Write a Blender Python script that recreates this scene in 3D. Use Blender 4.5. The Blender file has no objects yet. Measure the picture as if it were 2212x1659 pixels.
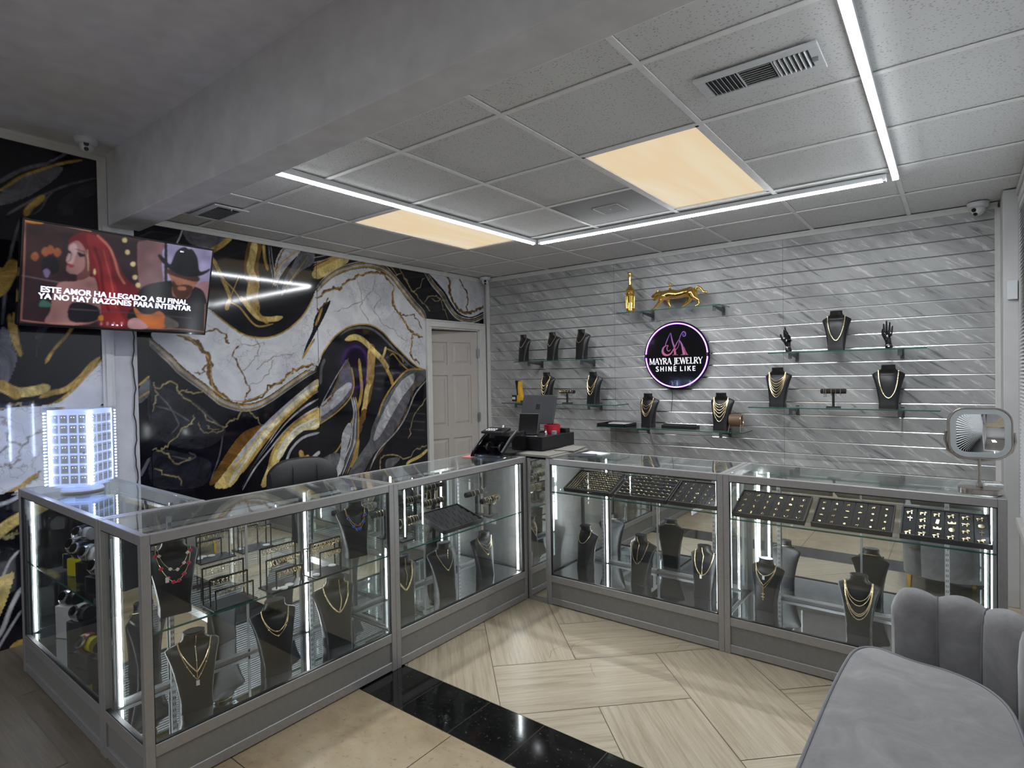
import bpy, bmesh, math, random
import numpy as np
from mathutils import Vector, Matrix

PI = math.pi
R_ = math.radians
rnd = random.Random(7)
sc = bpy.context.scene
col = sc.collection

# ------------------------------------------------------------------ camera
CAM = Vector((4.192, -4.940, 1.4747))
yaw, pitch, roll, fpx = 0.65664, -0.015847, -0.017541, 1250.52
cyw, syw = math.cos(yaw), math.sin(yaw)
Fv = Vector((-syw * math.cos(pitch), cyw * math.cos(pitch), math.sin(pitch)))
Rv = Vector((cyw, syw, 0))
Uv = Rv.cross(Fv)
R2 = Rv * math.cos(roll) + Uv * math.sin(roll)
U2 = -Rv * math.sin(roll) + Uv * math.cos(roll)
cam = bpy.data.cameras.new('camera')
cam.sensor_fit = 'HORIZONTAL'
cam.sensor_width = 36.0
cam.lens = fpx / 2212 * 36.0
cam.clip_start = 0.02
camo = bpy.data.objects.new('camera', cam)
col.objects.link(camo)
camo.matrix_world = Matrix(((R2.x, U2.x, -Fv.x, CAM.x), (R2.y, U2.y, -Fv.y, CAM.y), (R2.z, U2.z, -Fv.z, CAM.z), (0, 0, 0, 1)))
sc.camera = camo

# ------------------------------------------------------------------ world, exposure
w = bpy.data.worlds.new('world')
sc.world = w
w.use_nodes = True
w.node_tree.nodes['Background'].inputs[0].default_value = (0.55, 0.62, 0.75, 1)
w.node_tree.nodes['Background'].inputs[1].default_value = 0.3
sc.view_settings.view_transform = 'Standard'
sc.view_settings.look = 'None'
sc.view_settings.gamma = 1
sc.view_settings.use_curve_mapping = False
sc.view_settings.exposure = 0.0
sc.cycles.max_bounces = 14
sc.cycles.glossy_bounces = 8
sc.cycles.diffuse_bounces = 5
sc.cycles.transmission_bounces = 8
sc.cycles.transparent_max_bounces = 28
sc.cycles.caustics_reflective = False
sc.cycles.caustics_refractive = False
sc.cycles.sample_clamp_indirect = 6.0
sc.cycles.use_denoising = True

# light strengths (W/m2-like emission values)
TUBE = 150.0
CASE_LED = 62.0
TOWER_LED = 5.0
PANEL = 0.95
NEON = 5.0
TVE = .85

# ------------------------------------------------------------------ material helpers
class NT:
    def __init__(s, name):
        s.m = bpy.data.materials.new(name); s.m.use_nodes = True
        s.t = s.m.node_tree; s.N = s.t.nodes; s.L = s.t.links
        s.bsdf = s.N['Principled BSDF']; s.out = s.N['Material Output']
    def n(s, typ, **kw):
        nd = s.N.new(typ)
        for k, v in kw.items():
            if k.startswith('i_'):
                key = k[2:]
                key = int(key) if key.isdigit() else key.replace('_', ' ')
                nd.inputs[key].default_value = v
            else: setattr(nd, k, v)
        return nd
    def l(s, a, b): s.L.new(a, b); return b
    def coord(s, kind='Object', scale=(1, 1, 1), rot=(0, 0, 0), loc=(0, 0, 0)):
        tc = s.n('ShaderNodeTexCoord'); mp = s.n('ShaderNodeMapping')
        mp.inputs['Scale'].default_value = scale; mp.inputs['Rotation'].default_value = rot; mp.inputs['Location'].default_value = loc
        s.l(tc.outputs[kind], mp.inputs['Vector']); return mp.outputs['Vector']
    def coordr(s, kind='Object', rot=(0, 0, 0), scale=(1, 1, 1), loc=(0, 0, 0)):
        # rotate first, then stretch: streaks along a tilted direction
        v = s.coord(kind, (1, 1, 1), rot, loc); mp = s.n('ShaderNodeMapping'); mp.inputs['Scale'].default_value = scale
        s.l(v, mp.inputs['Vector']); return mp.outputs['Vector']
    def noise(s, vec, scale, detail=3, rough=.5, dist=0):
        nd = s.n('ShaderNodeTexNoise'); nd.inputs['Scale'].default_value = scale; nd.inputs['Detail'].default_value = detail
        nd.inputs['Roughness'].default_value = rough; nd.inputs['Distortion'].default_value = dist
        s.l(vec, nd.inputs['Vector']); return nd.outputs['Fac']
    def ramp(s, fac, stops, interp='LINEAR'):
        nd = s.n('ShaderNodeValToRGB'); nd.color_ramp.interpolation = interp
        e = nd.color_ramp.elements
        while len(e) < len(stops): e.new(0.5)
        for k, (p, c) in enumerate(stops):
            e[k].position = p
            e[k].color = (c, c, c, 1) if isinstance(c, (int, float)) else (*c, 1)
        s.l(fac, nd.inputs['Fac']); return nd.outputs['Color']
    def mix(s, fac, a, b, mode='MIX'):
        nd = s.n('ShaderNodeMix', data_type='RGBA', blend_type=mode)
        for v, i in ((fac, 0), (a, 6), (b, 7)):
            if hasattr(v, 'links'): s.l(v, nd.inputs[i])
            else: nd.inputs[i].default_value = v if i == 0 else (*v, 1)
        return nd.outputs[2]
    def math(s, op, a, b=0.0):
        nd = s.n('ShaderNodeMath', operation=op)
        for v, i in ((a, 0), (b, 1)):
            if hasattr(v, 'links'): s.l(v, nd.inputs[i])
            else: nd.inputs[i].default_value = v
        return nd.outputs[0]
    def bump(s, h, strength=.3, dist=.002):
        nd = s.n('ShaderNodeBump'); nd.inputs['Strength'].default_value = strength; nd.inputs['Distance'].default_value = dist
        s.l(h, nd.inputs['Height']); s.l(nd.outputs['Normal'], s.bsdf.inputs['Normal'])
    def set(s, color=None, rough=None, metal=None, spec=None, coat=None, emis=None, estr=None, sheen=None):
        b = s.bsdf.inputs
        for key, v in (('Base Color', color), ('Roughness', rough), ('Metallic', metal), ('Specular IOR Level', spec), ('Coat Weight', coat), ('Emission Color', emis), ('Emission Strength', estr), ('Sheen Weight', sheen)):
            if v is None: continue
            if hasattr(v, 'links'): s.l(v, b[key])
            elif isinstance(v, (tuple, list)): b[key].default_value = (*v, 1)
            else: b[key].default_value = v
        return s.m

def plain(name, color, rough=.5, metal=0, var=.08, vs=18, bump=0, spec=.5, coat=None, sheen=None):
    t = NT(name); v = t.coord('Object')
    f = t.noise(v, vs, 3)
    a = tuple(max(0, c * (1 - var)) for c in color); b = tuple(min(1, c * (1 + var)) for c in color)
    c = t.ramp(f, [(.3, a), (.7, b)])
    if bump: t.bump(t.noise(v, vs * 12, 2), bump, .001)
    return t.set(c, rough, metal, spec, coat, sheen=sheen)

def emit(name, color, strength):
    t = NT(name)
    return t.set((0.8, 0.8, 0.8), .5, 0, emis=color, estr=strength)

M = {}
M['wall_paint'] = plain('wall_paint', (.56, .56, .57), .7, bump=.15, vs=9)
M['beam_paint'] = plain('beam_paint', (.66, .66, .68), .75, bump=.15, vs=9)
M['texture_paint'] = plain('texture_paint', (.50, .50, .50), .7, bump=.9, vs=5)
M['trim_white'] = plain('trim_white', (.62, .62, .60), .45, var=.04)
M['door_paint'] = plain('door_paint', (.50, .46, .43), .5, var=.03)
M['alu'] = plain('alu', (.34, .332, .33), .42, .45, var=.05, vs=40)
M['alu_side'] = plain('alu_dark', (.30, .29, .28), .45, .3, var=.04, vs=30)
M['kick'] = plain('kick_panel', (.215, .21, .20), .5, .1, var=.05, vs=60)
M['lip'] = plain('bright_lip', (.88, .89, .90), .24, 1, var=.02)
M['alu_bright'] = plain('alu_bright', (.72, .74, .76), .25, .7, var=.04, vs=30)
M['gasket'] = plain('gasket', (.012, .013, .016), .5)
M['black_plastic'] = plain('black_plastic', (.012, .012, .014), .35, var=.2)
M['black_gloss'] = plain('black_gloss', (.006, .006, .007), .08, var=.1, coat=.6)
M['black_leather'] = plain('black_leather', (.011, .011, .012), .5, var=.2, vs=60, bump=.25)
M['bust_leather'] = plain('bust_leatherette', (.011, .011, .013), .36, var=.15, vs=120, bump=.2)
M['foam'] = plain('black_velvet', (.008, .008, .010), .85, var=.2, vs=90, sheen=.12)
M['grey_plastic'] = plain('grey_plastic', (.06, .062, .068), .4)
M['white_plastic'] = plain('white_plastic', (.62, .64, .66), .4, var=.03)
M['card'] = plain('white_card', (.72, .72, .72), .6, var=.03)
M['paper'] = plain('paper', (.20, .19, .17), .8, var=.1)
M['pink_paper'] = plain('pink_paper', (.75, .22, .22), .7, var=.05)
M['red_plastic'] = plain('red_plastic', (.45, .02, .04), .35)
M['red_enamel'] = plain('red_enamel', (.62, .02, .09), .25, var=.03)
M['blue_enamel'] = plain('blue_enamel', (.03, .10, .65), .25, var=.03)
M['rust_enamel'] = plain('rust_enamel', (.35, .07, .03), .25, var=.03)
M['gold'] = plain('gold', (.86, .71, .42), .24, 1, var=.12, vs=60)
M['gold_mirror'] = plain('polished_gold', (.85, .60, .16), .12, 1, var=.05)
M['silver'] = plain('silver', (.75, .76, .78), .2, 1)
M['nickel'] = plain('brushed_nickel', (.42, .38, .345), .28, 1, var=.1, vs=50)
M['steel'] = plain('steel', (.45, .45, .46), .3, 1)
M['yellow_plastic'] = plain('yellow_plastic', (.75, .42, .03), .4)
M['yellow_box'] = plain('yellow_box', (.62, .55, .02), .5)
M['navy'] = plain('navy', (.01, .012, .04), .4)
M['wood_brown'] = plain('brown_leather', (.16, .09, .05), .5, var=.2)
M['velvet'] = None
M['lens'] = plain('lens_black', (.004, .004, .005), .06)
M['cable'] = plain('cable_black', (.01, .01, .012), .5)

def glass(name, tint=(.86, .93, .91), base=.035, edge=.75, bl=.25):
    t = NT(name); t.N.remove(t.bsdf)
    tr = t.n('ShaderNodeBsdfTransparent'); tr.inputs[0].default_value = (*tint, 1)
    gl = t.n('ShaderNodeBsdfGlossy'); gl.inputs['Roughness'].default_value = .01; gl.inputs['Color'].default_value = (.95, 1, .98, 1)
    fr = t.n('ShaderNodeFresnel'); ge = t.n('ShaderNodeNewGeometry')
    t.l(t.math('ADD', t.math('MULTIPLY', ge.outputs['Backfacing'], 1 / 1.45 - 1.45), 1.45), fr.inputs['IOR'])
    mx = t.n('ShaderNodeMixShader')
    t.l(t.math('MULTIPLY', fr.outputs[0], 1.0), mx.inputs[0]); t.l(tr.outputs[0], mx.inputs[1]); t.l(gl.outputs[0], mx.inputs[2])
    t.l(mx.outputs[0], t.out.inputs['Surface'])
    return t.m
M['glass'] = glass('clear_glass', (.985, .992, .990))
M['acrylic'] = glass('clear_acrylic', (.95, .97, 1.0))
M['glass_edge'] = plain('glass_green_edge', (.02, .10, .08), .15, 0, var=.1)

def mirror(name, c=(.86, .88, .885), rough=.012):
    t = NT(name)
    f = t.noise(t.coord('Object'), 6, 3)
    return t.set(t.ramp(f, [(.2, tuple(k * .95 for k in c)), (.8, c)]), rough, 1)
M['mirror'] = mirror('mirror')
M['deck_mirror'] = mirror('deck_mirror', (.80, .83, .85), .02)

M['tube'] = emit('tube_light', (.93, .97, 1.0), TUBE)
M['tube_side'] = emit('tube_side_glow', (.92, .96, 1.0), 9.0)
M['case_led'] = emit('case_led', (.90, .97, 1.0), CASE_LED)
M['neon'] = emit('purple_neon', (.42, .10, 1.0), NEON)
M['neon_core'] = emit('neon_core', (.75, .35, 1.0), NEON * .8)
M['ring_lamp'] = plain('ring_diffuser', (.40, .43, .43), .5, var=.02)
M['tower_core'] = emit('tower_core_glow', (.38, .50, 1.0), .75)  # core made to glow, added to brighten the tower and its cards
M['fill_panel'] = emit('fill_panel', (.90, .94, 1.0), 17.0)  # emission of the added fill panels in the front room
M['tower_led'] = emit('tower_led', (.45, .58, 1.0), TOWER_LED * 34)
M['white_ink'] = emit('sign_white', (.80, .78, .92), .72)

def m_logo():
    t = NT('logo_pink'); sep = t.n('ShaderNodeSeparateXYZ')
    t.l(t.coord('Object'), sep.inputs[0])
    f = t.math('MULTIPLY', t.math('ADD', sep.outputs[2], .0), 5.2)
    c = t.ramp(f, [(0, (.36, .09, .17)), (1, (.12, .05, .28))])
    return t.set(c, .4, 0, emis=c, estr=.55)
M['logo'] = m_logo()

def m_tile():
    t = NT('ceiling_tile'); v = t.coord('Object')
    vo = t.n('ShaderNodeTexVoronoi'); vo.inputs['Scale'].default_value = 70; vo.inputs['Randomness'].default_value = 1
    dv = t.coord('Object', (1, 1.5, 1)); t.l(dv, vo.inputs['Vector'])
    big = t.noise(v, 26, 3)
    dots = t.ramp(t.math('SUBTRACT', vo.outputs['Distance'], t.math('MULTIPLY', big, .35)), [(.0, .55), (.10, 1.0)])
    f2 = t.noise(v, 1.3, 2)
    base = t.ramp(f2, [(.2, (.62, .625, .63)), (.8, (.68, .685, .68))])
    c = t.mix(1, base, dots, 'MULTIPLY')
    t.bump(dots, .35, .003)
    return t.set(c, .8)
M['tile'] = m_tile()
M['tbar'] = plain('t_bar', (.80, .80, .80), .45, .1, var=.05)

def m_perf():
    t = NT('perforated_metal')
    vo = t.n('ShaderNodeTexVoronoi'); vo.inputs['Scale'].default_value = 130; vo.inputs['Randomness'].default_value = 0
    t.l(t.coord('Object', rot=(0, 0, .785)), vo.inputs['Vector'])
    c = t.ramp(vo.outputs['Distance'], [(.36, (.03, .03, .032)), (.44, (.28, .28, .28))])
    return t.set(c, .5, .2)
M['perf'] = m_perf()

def m_panel():
    t = NT('prismatic_panel')
    v = t.coord('Object')
    s1 = t.coord('Object', (1, .16, 1))
    f = t.noise(s1, 3.6, 2, .5, .6)
    c = t.ramp(f, [(.25, (.86, .76, .56)), (.5, (.85, .66, .42)), (.75, (.88, .80, .62))])
    vo = t.n('ShaderNodeTexVoronoi'); vo.inputs['Scale'].default_value = 110; vo.inputs['Randomness'].default_value = 0
    t.l(t.coord('Object', rot=(0, 0, .785)), vo.inputs['Vector'])
    g = t.ramp(vo.outputs['Distance'], [(.1, .88), (.6, 1.0)])
    c2 = t.mix(1, c, g, 'MULTIPLY')
    return t.set((.06, .06, .05), .4, 0, emis=c2, estr=PANEL, spec=0)
M['panel'] = m_panel()

def m_slat():
    t = NT('grey_marble_slat')
    an = R_(40)
    a = t.noise(t.coordr('Object', (0, -an, 0), (.9, 1, 3.2)), 2.5, 6, .56, .8)
    b = t.noise(t.coordr('Object', (0, -an + .06, 0), (.9, 1, 8.0), (3, 0, 1)), 3.4, 6, .62, .35)
    c = t.noise(t.coordr('Object', (0, -an, 0), (.8, 1, 2)), 1.3, 4)
    base = t.ramp(a, [(.26, (.26, .265, .27)), (.44, (.36, .365, .365)), (.56, (.42, .425, .42)), (.72, (.50, .505, .50))])
    dark = t.ramp(b, [(.34, (.50, .51, .53)), (.42, (1, 1, 1))])
    lite = t.ramp(b, [(.575, (0, 0, 0)), (.62, (.26, .26, .26)), (.65, (.02, .02, .02))])
    c1 = t.mix(1, base, dark, 'MULTIPLY'); c2 = t.mix(1, c1, lite, 'ADD')
    c3 = t.mix(1, c2, t.ramp(c, [(.3, .80), (.7, 1.06)]), 'MULTIPLY')
    return t.set(c3, .32, 0, spec=.4)
M['slat'] = m_slat()

def m_plank(name, cols, scale=7, r0=.33):
    t = NT(name)
    f = t.noise(t.coord('UV', (.16, 3.6, 1)), scale, 6, .62, .15)
    f2 = t.noise(t.coord('UV', (.5, 9, 1)), 9, 5, .65, .1)
    c = t.ramp(f, [(.30, cols[0]), (.44, cols[1]), (.56, cols[2]), (.72, cols[1])])
    c2 = t.mix(.38, c, t.ramp(f2, [(.36, cols[0]), (.60, cols[2])]), 'MIX')
    pits = t.ramp(t.noise(t.coord('UV', (1, 5, 1)), 45, 3), [(.27, .55), (.34, 1)])
    c3 = t.mix(.7, c2, pits, 'MULTIPLY')
    return t.set(c3, t.ramp(f, [(.3, r0), (.7, r0 + .12)]), 0, spec=.45)
M['plank'] = m_plank('travertine_plank', ((.28, .222, .145), (.39, .328, .228), (.485, .42, .312)))
M['plank_dark'] = m_plank('wood_look_plank', ((.085, .066, .048), (.13, .105, .08), (.17, .14, .105)), 5, .45)

def m_trav():
    t = NT('beige_travertine'); v = t.coord('Object')
    f = t.noise(v, 3.5, 8, .65, .4); g = t.noise(v, 42, 4, .7)
    c = t.ramp(f, [(.3, (.30, .225, .135)), (.5, (.41, .32, .20)), (.7, (.49, .40, .27))])
    p = t.ramp(g, [(.30, (.62, .55, .45)), (.42, (1, 1, 1))])
    return t.set(t.mix(.9, c, p, 'MULTIPLY'), .35, 0)
M['trav'] = m_trav()

def m_granite():
    t = NT('black_granite'); v = t.coord('Object')
    g = t.noise(v, 60, 4, .7); h = t.noise(v, 14, 3)
    c = t.ramp(g, [(.56, (.004, .004, .004)), (.66, (.035, .034, .03)), (.74, (.12, .12, .11))])
    return t.set(c, .09, 0, spec=.5)
M['granite'] = m_granite()
M['grout'] = plain('grout', (.10, .08, .06), .8)
M['grout_light'] = plain('grout_light', (.16, .13, .10), .8)

def m_velvet():
    t = NT('grey_velvet'); v = t.coord('Object', (1, 1, 1))
    f = t.noise(t.coord('Object'), 6, 6, .7, .9); g = t.noise(v, 160, 2)
    c = t.ramp(f, [(.3, (.15, .146, .15)), (.5, (.205, .20, .205)), (.70, (.27, .265, .27))])
    t.bump(g, .15, .001)
    return t.set(c, .75, 0, spec=.2, sheen=.5)
M['velvet'] = m_velvet()
M['piping'] = plain('piping', (.17, .17, .19), .6)

def m_mural():
    t = NT('mural_panel')
    at = t.n('ShaderNodeVertexColor'); at.layer_name = 'Col'
    v = t.coord('Object')
    # fine grey hairlines inside the white marble only (alpha marks the white)
    dn = t.noise(v, 4, 4)
    vo = t.n('ShaderNodeTexVoronoi', feature='DISTANCE_TO_EDGE'); vo.inputs['Scale'].default_value = 5.5
    nv = t.n('ShaderNodeTexNoise'); nv.inputs['Scale'].default_value = 5; nv.inputs['Detail'].default_value = 5
    t.l(v, nv.inputs['Vector'])
    ad = t.n('ShaderNodeVectorMath', operation='ADD'); t.l(v, ad.inputs[0])
    sc_ = t.n('ShaderNodeVectorMath', operation='SCALE'); sc_.inputs['Scale'].default_value = .75
    t.l(nv.outputs['Color'], sc_.inputs[0]); t.l(sc_.outputs[0], ad.inputs[1]); t.l(ad.outputs[0], vo.inputs['Vector'])
    line = t.ramp(vo.outputs['Distance'], [(.0, (.62, .60, .56)), (.012, (.82, .81, .79)), (.04, (1, 1, 1))])
    line = t.mix(t.ramp(t.noise(v, 2.3, 3), [(.42, 0), (.55, 1)]), (1, 1, 1), line)
    cloud = t.ramp(t.noise(v, 3.2, 6, .6, .7), [(.3, (.66, .67, .70)), (.6, (1, 1, 1))])
    wm = t.mix(1, line, cloud, 'MULTIPLY')
    c = t.mix(1, at.outputs['Color'], t.mix(at.outputs['Alpha'], (1, 1, 1), wm), 'MULTIPLY')
    sp = t.ramp(t.noise(v, 55, 4, .75), [(.34, .72), (.52, 1.03)])
    flow = t.ramp(t.noise(v, 5, 6, .65, 2.0), [(.3, .40), (.5, .9), (.7, 1.6)])
    sep = t.n('ShaderNodeSeparateColor'); t.l(at.outputs['Color'], sep.inputs[0])
    gm = t.math('MULTIPLY', t.math('SUBTRACT', sep.outputs[0], sep.outputs[2]), 3.0)
    gm2 = t.n('ShaderNodeClamp'); t.l(gm, gm2.inputs[0])
    c = t.mix(1, c, t.mix(gm2.outputs[0], (1, 1, 1), sp), 'MULTIPLY')
    c = t.mix(1, c, t.mix(at.outputs['Alpha'], flow, (1, 1, 1)), 'MULTIPLY')
    return t.set(c, .07, 0, spec=.55)
M['mural'] = m_mural()

def m_screen():
    t = NT('tv_picture')
    at = t.n('ShaderNodeVertexColor'); at.layer_name = 'Col'
    return t.set((.01, .01, .01), .12, 0, emis=at.outputs['Color'], estr=TVE)
M['screen'] = m_screen()
M['tv_text'] = emit('tv_text', (.74, .72, .92), .9)
M['square_mark'] = plain('square_mark', (.10, .10, .11), .3)

# ------------------------------------------------------------------ mesh helpers
class MB:
    def __init__(s): s.v = []; s.f = []; s.mi = []; s.mats = []; s.sm = []; s.cur = 0; s.uv = {}
    def mat(s, m):
        if m not in s.mats: s.mats.append(m)
        s.cur = s.mats.index(m); return s
    def add(s, vs, fs, smooth=False):
        o = len(s.v); s.v += [tuple(p) for p in vs]
        for f in fs: s.f.append([o + i for i in f]); s.mi.append(s.cur); s.sm.append(smooth)
        return s
    def box(s, x0, x1, y0, y1, z0, z1, mtx=None):
        vs = [Vector((x, y, z)) for z in (z0, z1) for y in (y0, y1) for x in (x0, x1)]
        if mtx: vs = [mtx @ p for p in vs]
        return s.add(vs, [(0, 2, 3, 1), (4, 5, 7, 6), (0, 1, 5, 4), (2, 6, 7, 3), (0, 4, 6, 2), (1, 3, 7, 5)])
    def rbox(s, x0, x1, y0, y1, z0, z1, r=.01, n=4, mtx=None):
        # rounded in plan (xy), straight in z with a small lip
        pts = rrect(x0, x1, y0, y1, r, n)
        return s.prism(pts, z0, z1, mtx)
    def prism(s, pts, z0, z1, mtx=None, smooth=False):
        n = len(pts)
        vs = [Vector((p[0], p[1], z0)) for p in pts] + [Vector((p[0], p[1], z1)) for p in pts]
        if mtx: vs = [mtx @ p for p in vs]
        return s.add(vs, [tuple(range(n - 1, -1, -1)), tuple(range(n, 2 * n))] + [(i, (i + 1) % n, n + (i + 1) % n, n + i) for i in range(n)], smooth)
    def loft(s, secs, cap=True, smooth=True, closed=False):
        n = len(secs[0]); o = []
        for q in secs: o += list(q)
        fs = []
        m = len(secs)
        for k in range(m - (0 if closed else 1)):
            k2 = (k + 1) % m
            for i in range(n): fs.append((k * n + i, k * n + (i + 1) % n, k2 * n + (i + 1) % n, k2 * n + i))
        if cap and not closed: fs += [tuple(range(n - 1, -1, -1)), tuple(range((m - 1) * n, m * n))]
        return s.add(o, fs, smooth)
    def tube(s, pts, r, n=8, closed=False, smooth=True):
        pts = [Vector(p) for p in pts]; m = len(pts); secs = []; up = None
        for k, p in enumerate(pts):
            a = pts[k - 1] if (k or closed) else p; b = pts[(k + 1) % m] if (k < m - 1 or closed) else p
            d = (b - a)
            if d.length < 1e-9: d = Vector((0, 0, 1))
            d.normalize()
            if up is None: up = Vector((0, 0, 1)) if abs(d.z) < .9 else Vector((1, 0, 0))
            u = d.cross(up)
            if u.length < 1e-6: u = d.cross(Vector((0, 1, 0)))
            u.normalize(); up = u.cross(d).normalized()
            rr = r[k] if isinstance(r, (list, tuple)) else r
            secs.append([p + u * (rr * math.cos(2 * PI * i / n)) + up * (rr * math.sin(2 * PI * i / n)) for i in range(n)])
        return s.loft(secs, not closed, smooth, closed)
    def cyl(s, p0, p1, r, n=16, smooth=True): return s.tube([p0, p1], r, n, smooth=smooth)
    def lathe(s, prof, n=24, c=(0, 0, 0), mtx=None):
        secs = []
        for r, z in prof:
            q = [Vector((c[0] + r * math.cos(2 * PI * i / n), c[1] + r * math.sin(2 * PI * i / n), c[2] + z)) for i in range(n)]
            if mtx: q = [mtx @ p for p in q]
            secs.append(q)
        return s.loft(secs)
    def ball(s, c, r, n=12, m=8):
        if isinstance(r, (int, float)): r = (r, r, r)
        secs = []
        for k in range(1, m):
            t = PI * k / m
            secs.append([(c[0] + r[0] * math.sin(t) * math.cos(2 * PI * i / n), c[1] + r[1] * math.sin(t) * math.sin(2 * PI * i / n), c[2] - r[2] * math.cos(t)) for i in range(n)])
        return s.loft(secs)
    def torus(s, c, R, r, ax='z', n=20, m=6, a0=0, a1=2 * PI):
        full = abs(a1 - a0 - 2 * PI) < 1e-6
        k = n if full else n + 1
        pts = []
        for i in range(k):
            a = a0 + (a1 - a0) * i / n; u, v = R * math.cos(a), R * math.sin(a)
            p = {'z': (u, v, 0), 'x': (0, u, v), 'y': (u, 0, v)}[ax]
            pts.append((c[0] + p[0], c[1] + p[1], c[2] + p[2]))
        return s.tube(pts, r, m, full)
    def build(s, name, m=None, parent=None, bevel=0, bs=2, loc=None):
        me = bpy.data.meshes.new(name); me.from_pydata(s.v, [], s.f)
        for mm in ([m] if m else s.mats): me.materials.append(M[mm] if isinstance(mm, str) else mm)
        if not m and len(s.mats) > 1: me.polygons.foreach_set('material_index', s.mi)
        me.polygons.foreach_set('use_smooth', s.sm)
        me.validate(); me.update()
        bm = bmesh.new(); bm.from_mesh(me); bmesh.ops.recalc_face_normals(bm, faces=bm.faces); bm.to_mesh(me); bm.free()
        if any(s.sm): me.set_sharp_from_angle(angle=R_(38))
        o = bpy.data.objects.new(name, me); col.objects.link(o)
        if parent is not None: o.parent = parent
        if loc is not None: o.location = loc
        if bevel:
            b = o.modifiers.new('bevel', 'BEVEL'); b.width = bevel; b.segments = bs; b.limit_method = 'ANGLE'; b.angle_limit = R_(40)
        return o

def rrect(x0, x1, y0, y1, r, n=4):
    pts = []
    for cx, cy, a in ((x1 - r, y1 - r, 0), (x0 + r, y1 - r, 90), (x0 + r, y0 + r, 180), (x1 - r, y0 + r, 270)):
        for k in range(n + 1):
            t = R_(a + 90 * k / n); pts.append((cx + r * math.cos(t), cy + r * math.sin(t)))
    return pts

def thing(name, label, cat, loc=(0, 0, 0), rotz=0, group=None):
    o = bpy.data.objects.new(name, None); col.objects.link(o); o.empty_display_size = .05
    o.location = loc; o.rotation_euler = (0, 0, rotz); o['label'] = label; o['category'] = cat
    if group: o['group'] = group
    return o

def tag(o, label, cat, group=None):
    o['label'] = label; o['category'] = cat
    if group: o['group'] = group
    return o

def struct(name, mb, m=None, parent=None, bevel=0):
    o = mb.build(name, m, parent, bevel)
    if parent is None: o['kind'] = 'structure'
    return o

def dup(root, loc=None, rot=None, label=None, group=None):
    r = root.copy(); col.objects.link(r)
    if loc is not None: r.location = loc
    if rot is not None: r.rotation_euler = rot
    if label: r['label'] = label
    if group: r['group'] = group
    for ch in list(root.children):
        c = ch.copy(); col.objects.link(c); c.parent = r
        for g in list(ch.children):
            d = g.copy(); col.objects.link(d); d.parent = c
    return r

def crom(pts, closed=False, k=5):
    out = []; n = len(pts); P = [np.array(p, float) for p in pts]
    rng = range(n) if closed else range(n - 1)
    for i in rng:
        p0 = P[i - 1] if (i or closed) else P[0]; p1 = P[i]; p2 = P[(i + 1) % n]; p3 = P[(i + 2) % n] if (closed or i + 2 < n) else P[n - 1]
        for j in range(k):
            t = j / k
            out.append(.5 * (2 * p1 + (p2 - p0) * t + (2 * p0 - 5 * p1 + 4 * p2 - p3) * t * t + (3 * p1 - p0 - 3 * p2 + p3) * t ** 3))
    if not closed: out.append(P[-1])
    return out

def raster(ops, pal, x0, x1, y0, y1, step, bg, taper=True):
    nx = int(round((x1 - x0) / step)) + 1; ny = int(round((y1 - y0) / step)) + 1
    X = np.linspace(x0, x1, nx); Y = np.linspace(y0, y1, ny)
    img = np.zeros((ny, nx, 4), np.float32); img[:, :] = bg
    for kind, c, wd, pts in ops:
        if taper and kind == 'S': wd *= {'t': .6, 'v': .7, 'B': .85}.get(c, 1)
        q = np.array(crom(pts, kind == 'P', 5 if kind == 'S' else 4))
        if kind == 'S' and taper and c in 'tBv' and wd < .06:
            q = np.array(crom(pts, False, 12)); rs = np.random.RandomState(len(pts) * 7 + int(abs(pts[0][0]) * 900) % 97)
            for oc, am in ((1, .011), (3, .006)):
                kk = rs.randn(len(q) // (6 // oc) + 3, 2) * am; tt = np.arange(len(q)) / (6 // oc); ii = tt.astype(int); ff = (tt - ii)[:, None]
                q = q + kk[ii] * (1 - ff) + kk[ii + 1] * ff
            wmod = .45 + .85 * rs.rand(len(q))
        else: wmod = np.ones(len(q))
        pad = wd + step
        i0 = max(0, int((q[:, 0].min() - pad - x0) / step)); i1 = min(nx, int((q[:, 0].max() + pad - x0) / step) + 2)
        j0 = max(0, int((q[:, 1].min() - pad - y0) / step)); j1 = min(ny, int((q[:, 1].max() + pad - y0) / step) + 2)
        if i0 >= i1 or j0 >= j1: continue
        gx, gy = np.meshgrid(X[i0:i1], Y[j0:j1]); sub = img[j0:j1, i0:i1]
        if kind == 'P':
            ins = np.zeros(gx.shape, bool); n = len(q)
            for a in range(n):
                xa, ya = q[a]; xb, yb = q[(a + 1) % n]
                if ya == yb: continue
                cond = ((ya > gy) != (yb > gy)) & (gx < (xb - xa) * (gy - ya) / (yb - ya) + xa)
                ins ^= cond
            al = ins.astype(np.float32)
        else:
            al = np.zeros(gx.shape, np.float32); n = len(q)
            for a in range(n - 1):
                xa, ya = q[a]; xb, yb = q[a + 1]; dx, dy = xb - xa, yb - ya; L = dx * dx + dy * dy + 1e-12
                t = np.clip(((gx - xa) * dx + (gy - ya) * dy) / L, 0, 1)
                d = np.hypot(gx - xa - t * dx, gy - ya - t * dy)
                s = (a + t) / (n - 1); ww = wd * .5 * wmod[a]
                if taper: ww = ww * np.clip(np.minimum(s, 1 - s) * 6 + .35, 0, 1)
                al = np.maximum(al, np.clip((ww - d) / step + .5, 0, 1))
        cc = np.array(pal[c], np.float32)
        sub[:] = sub * (1 - al[..., None]) + cc * al[..., None]
    return X, Y, img

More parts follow.
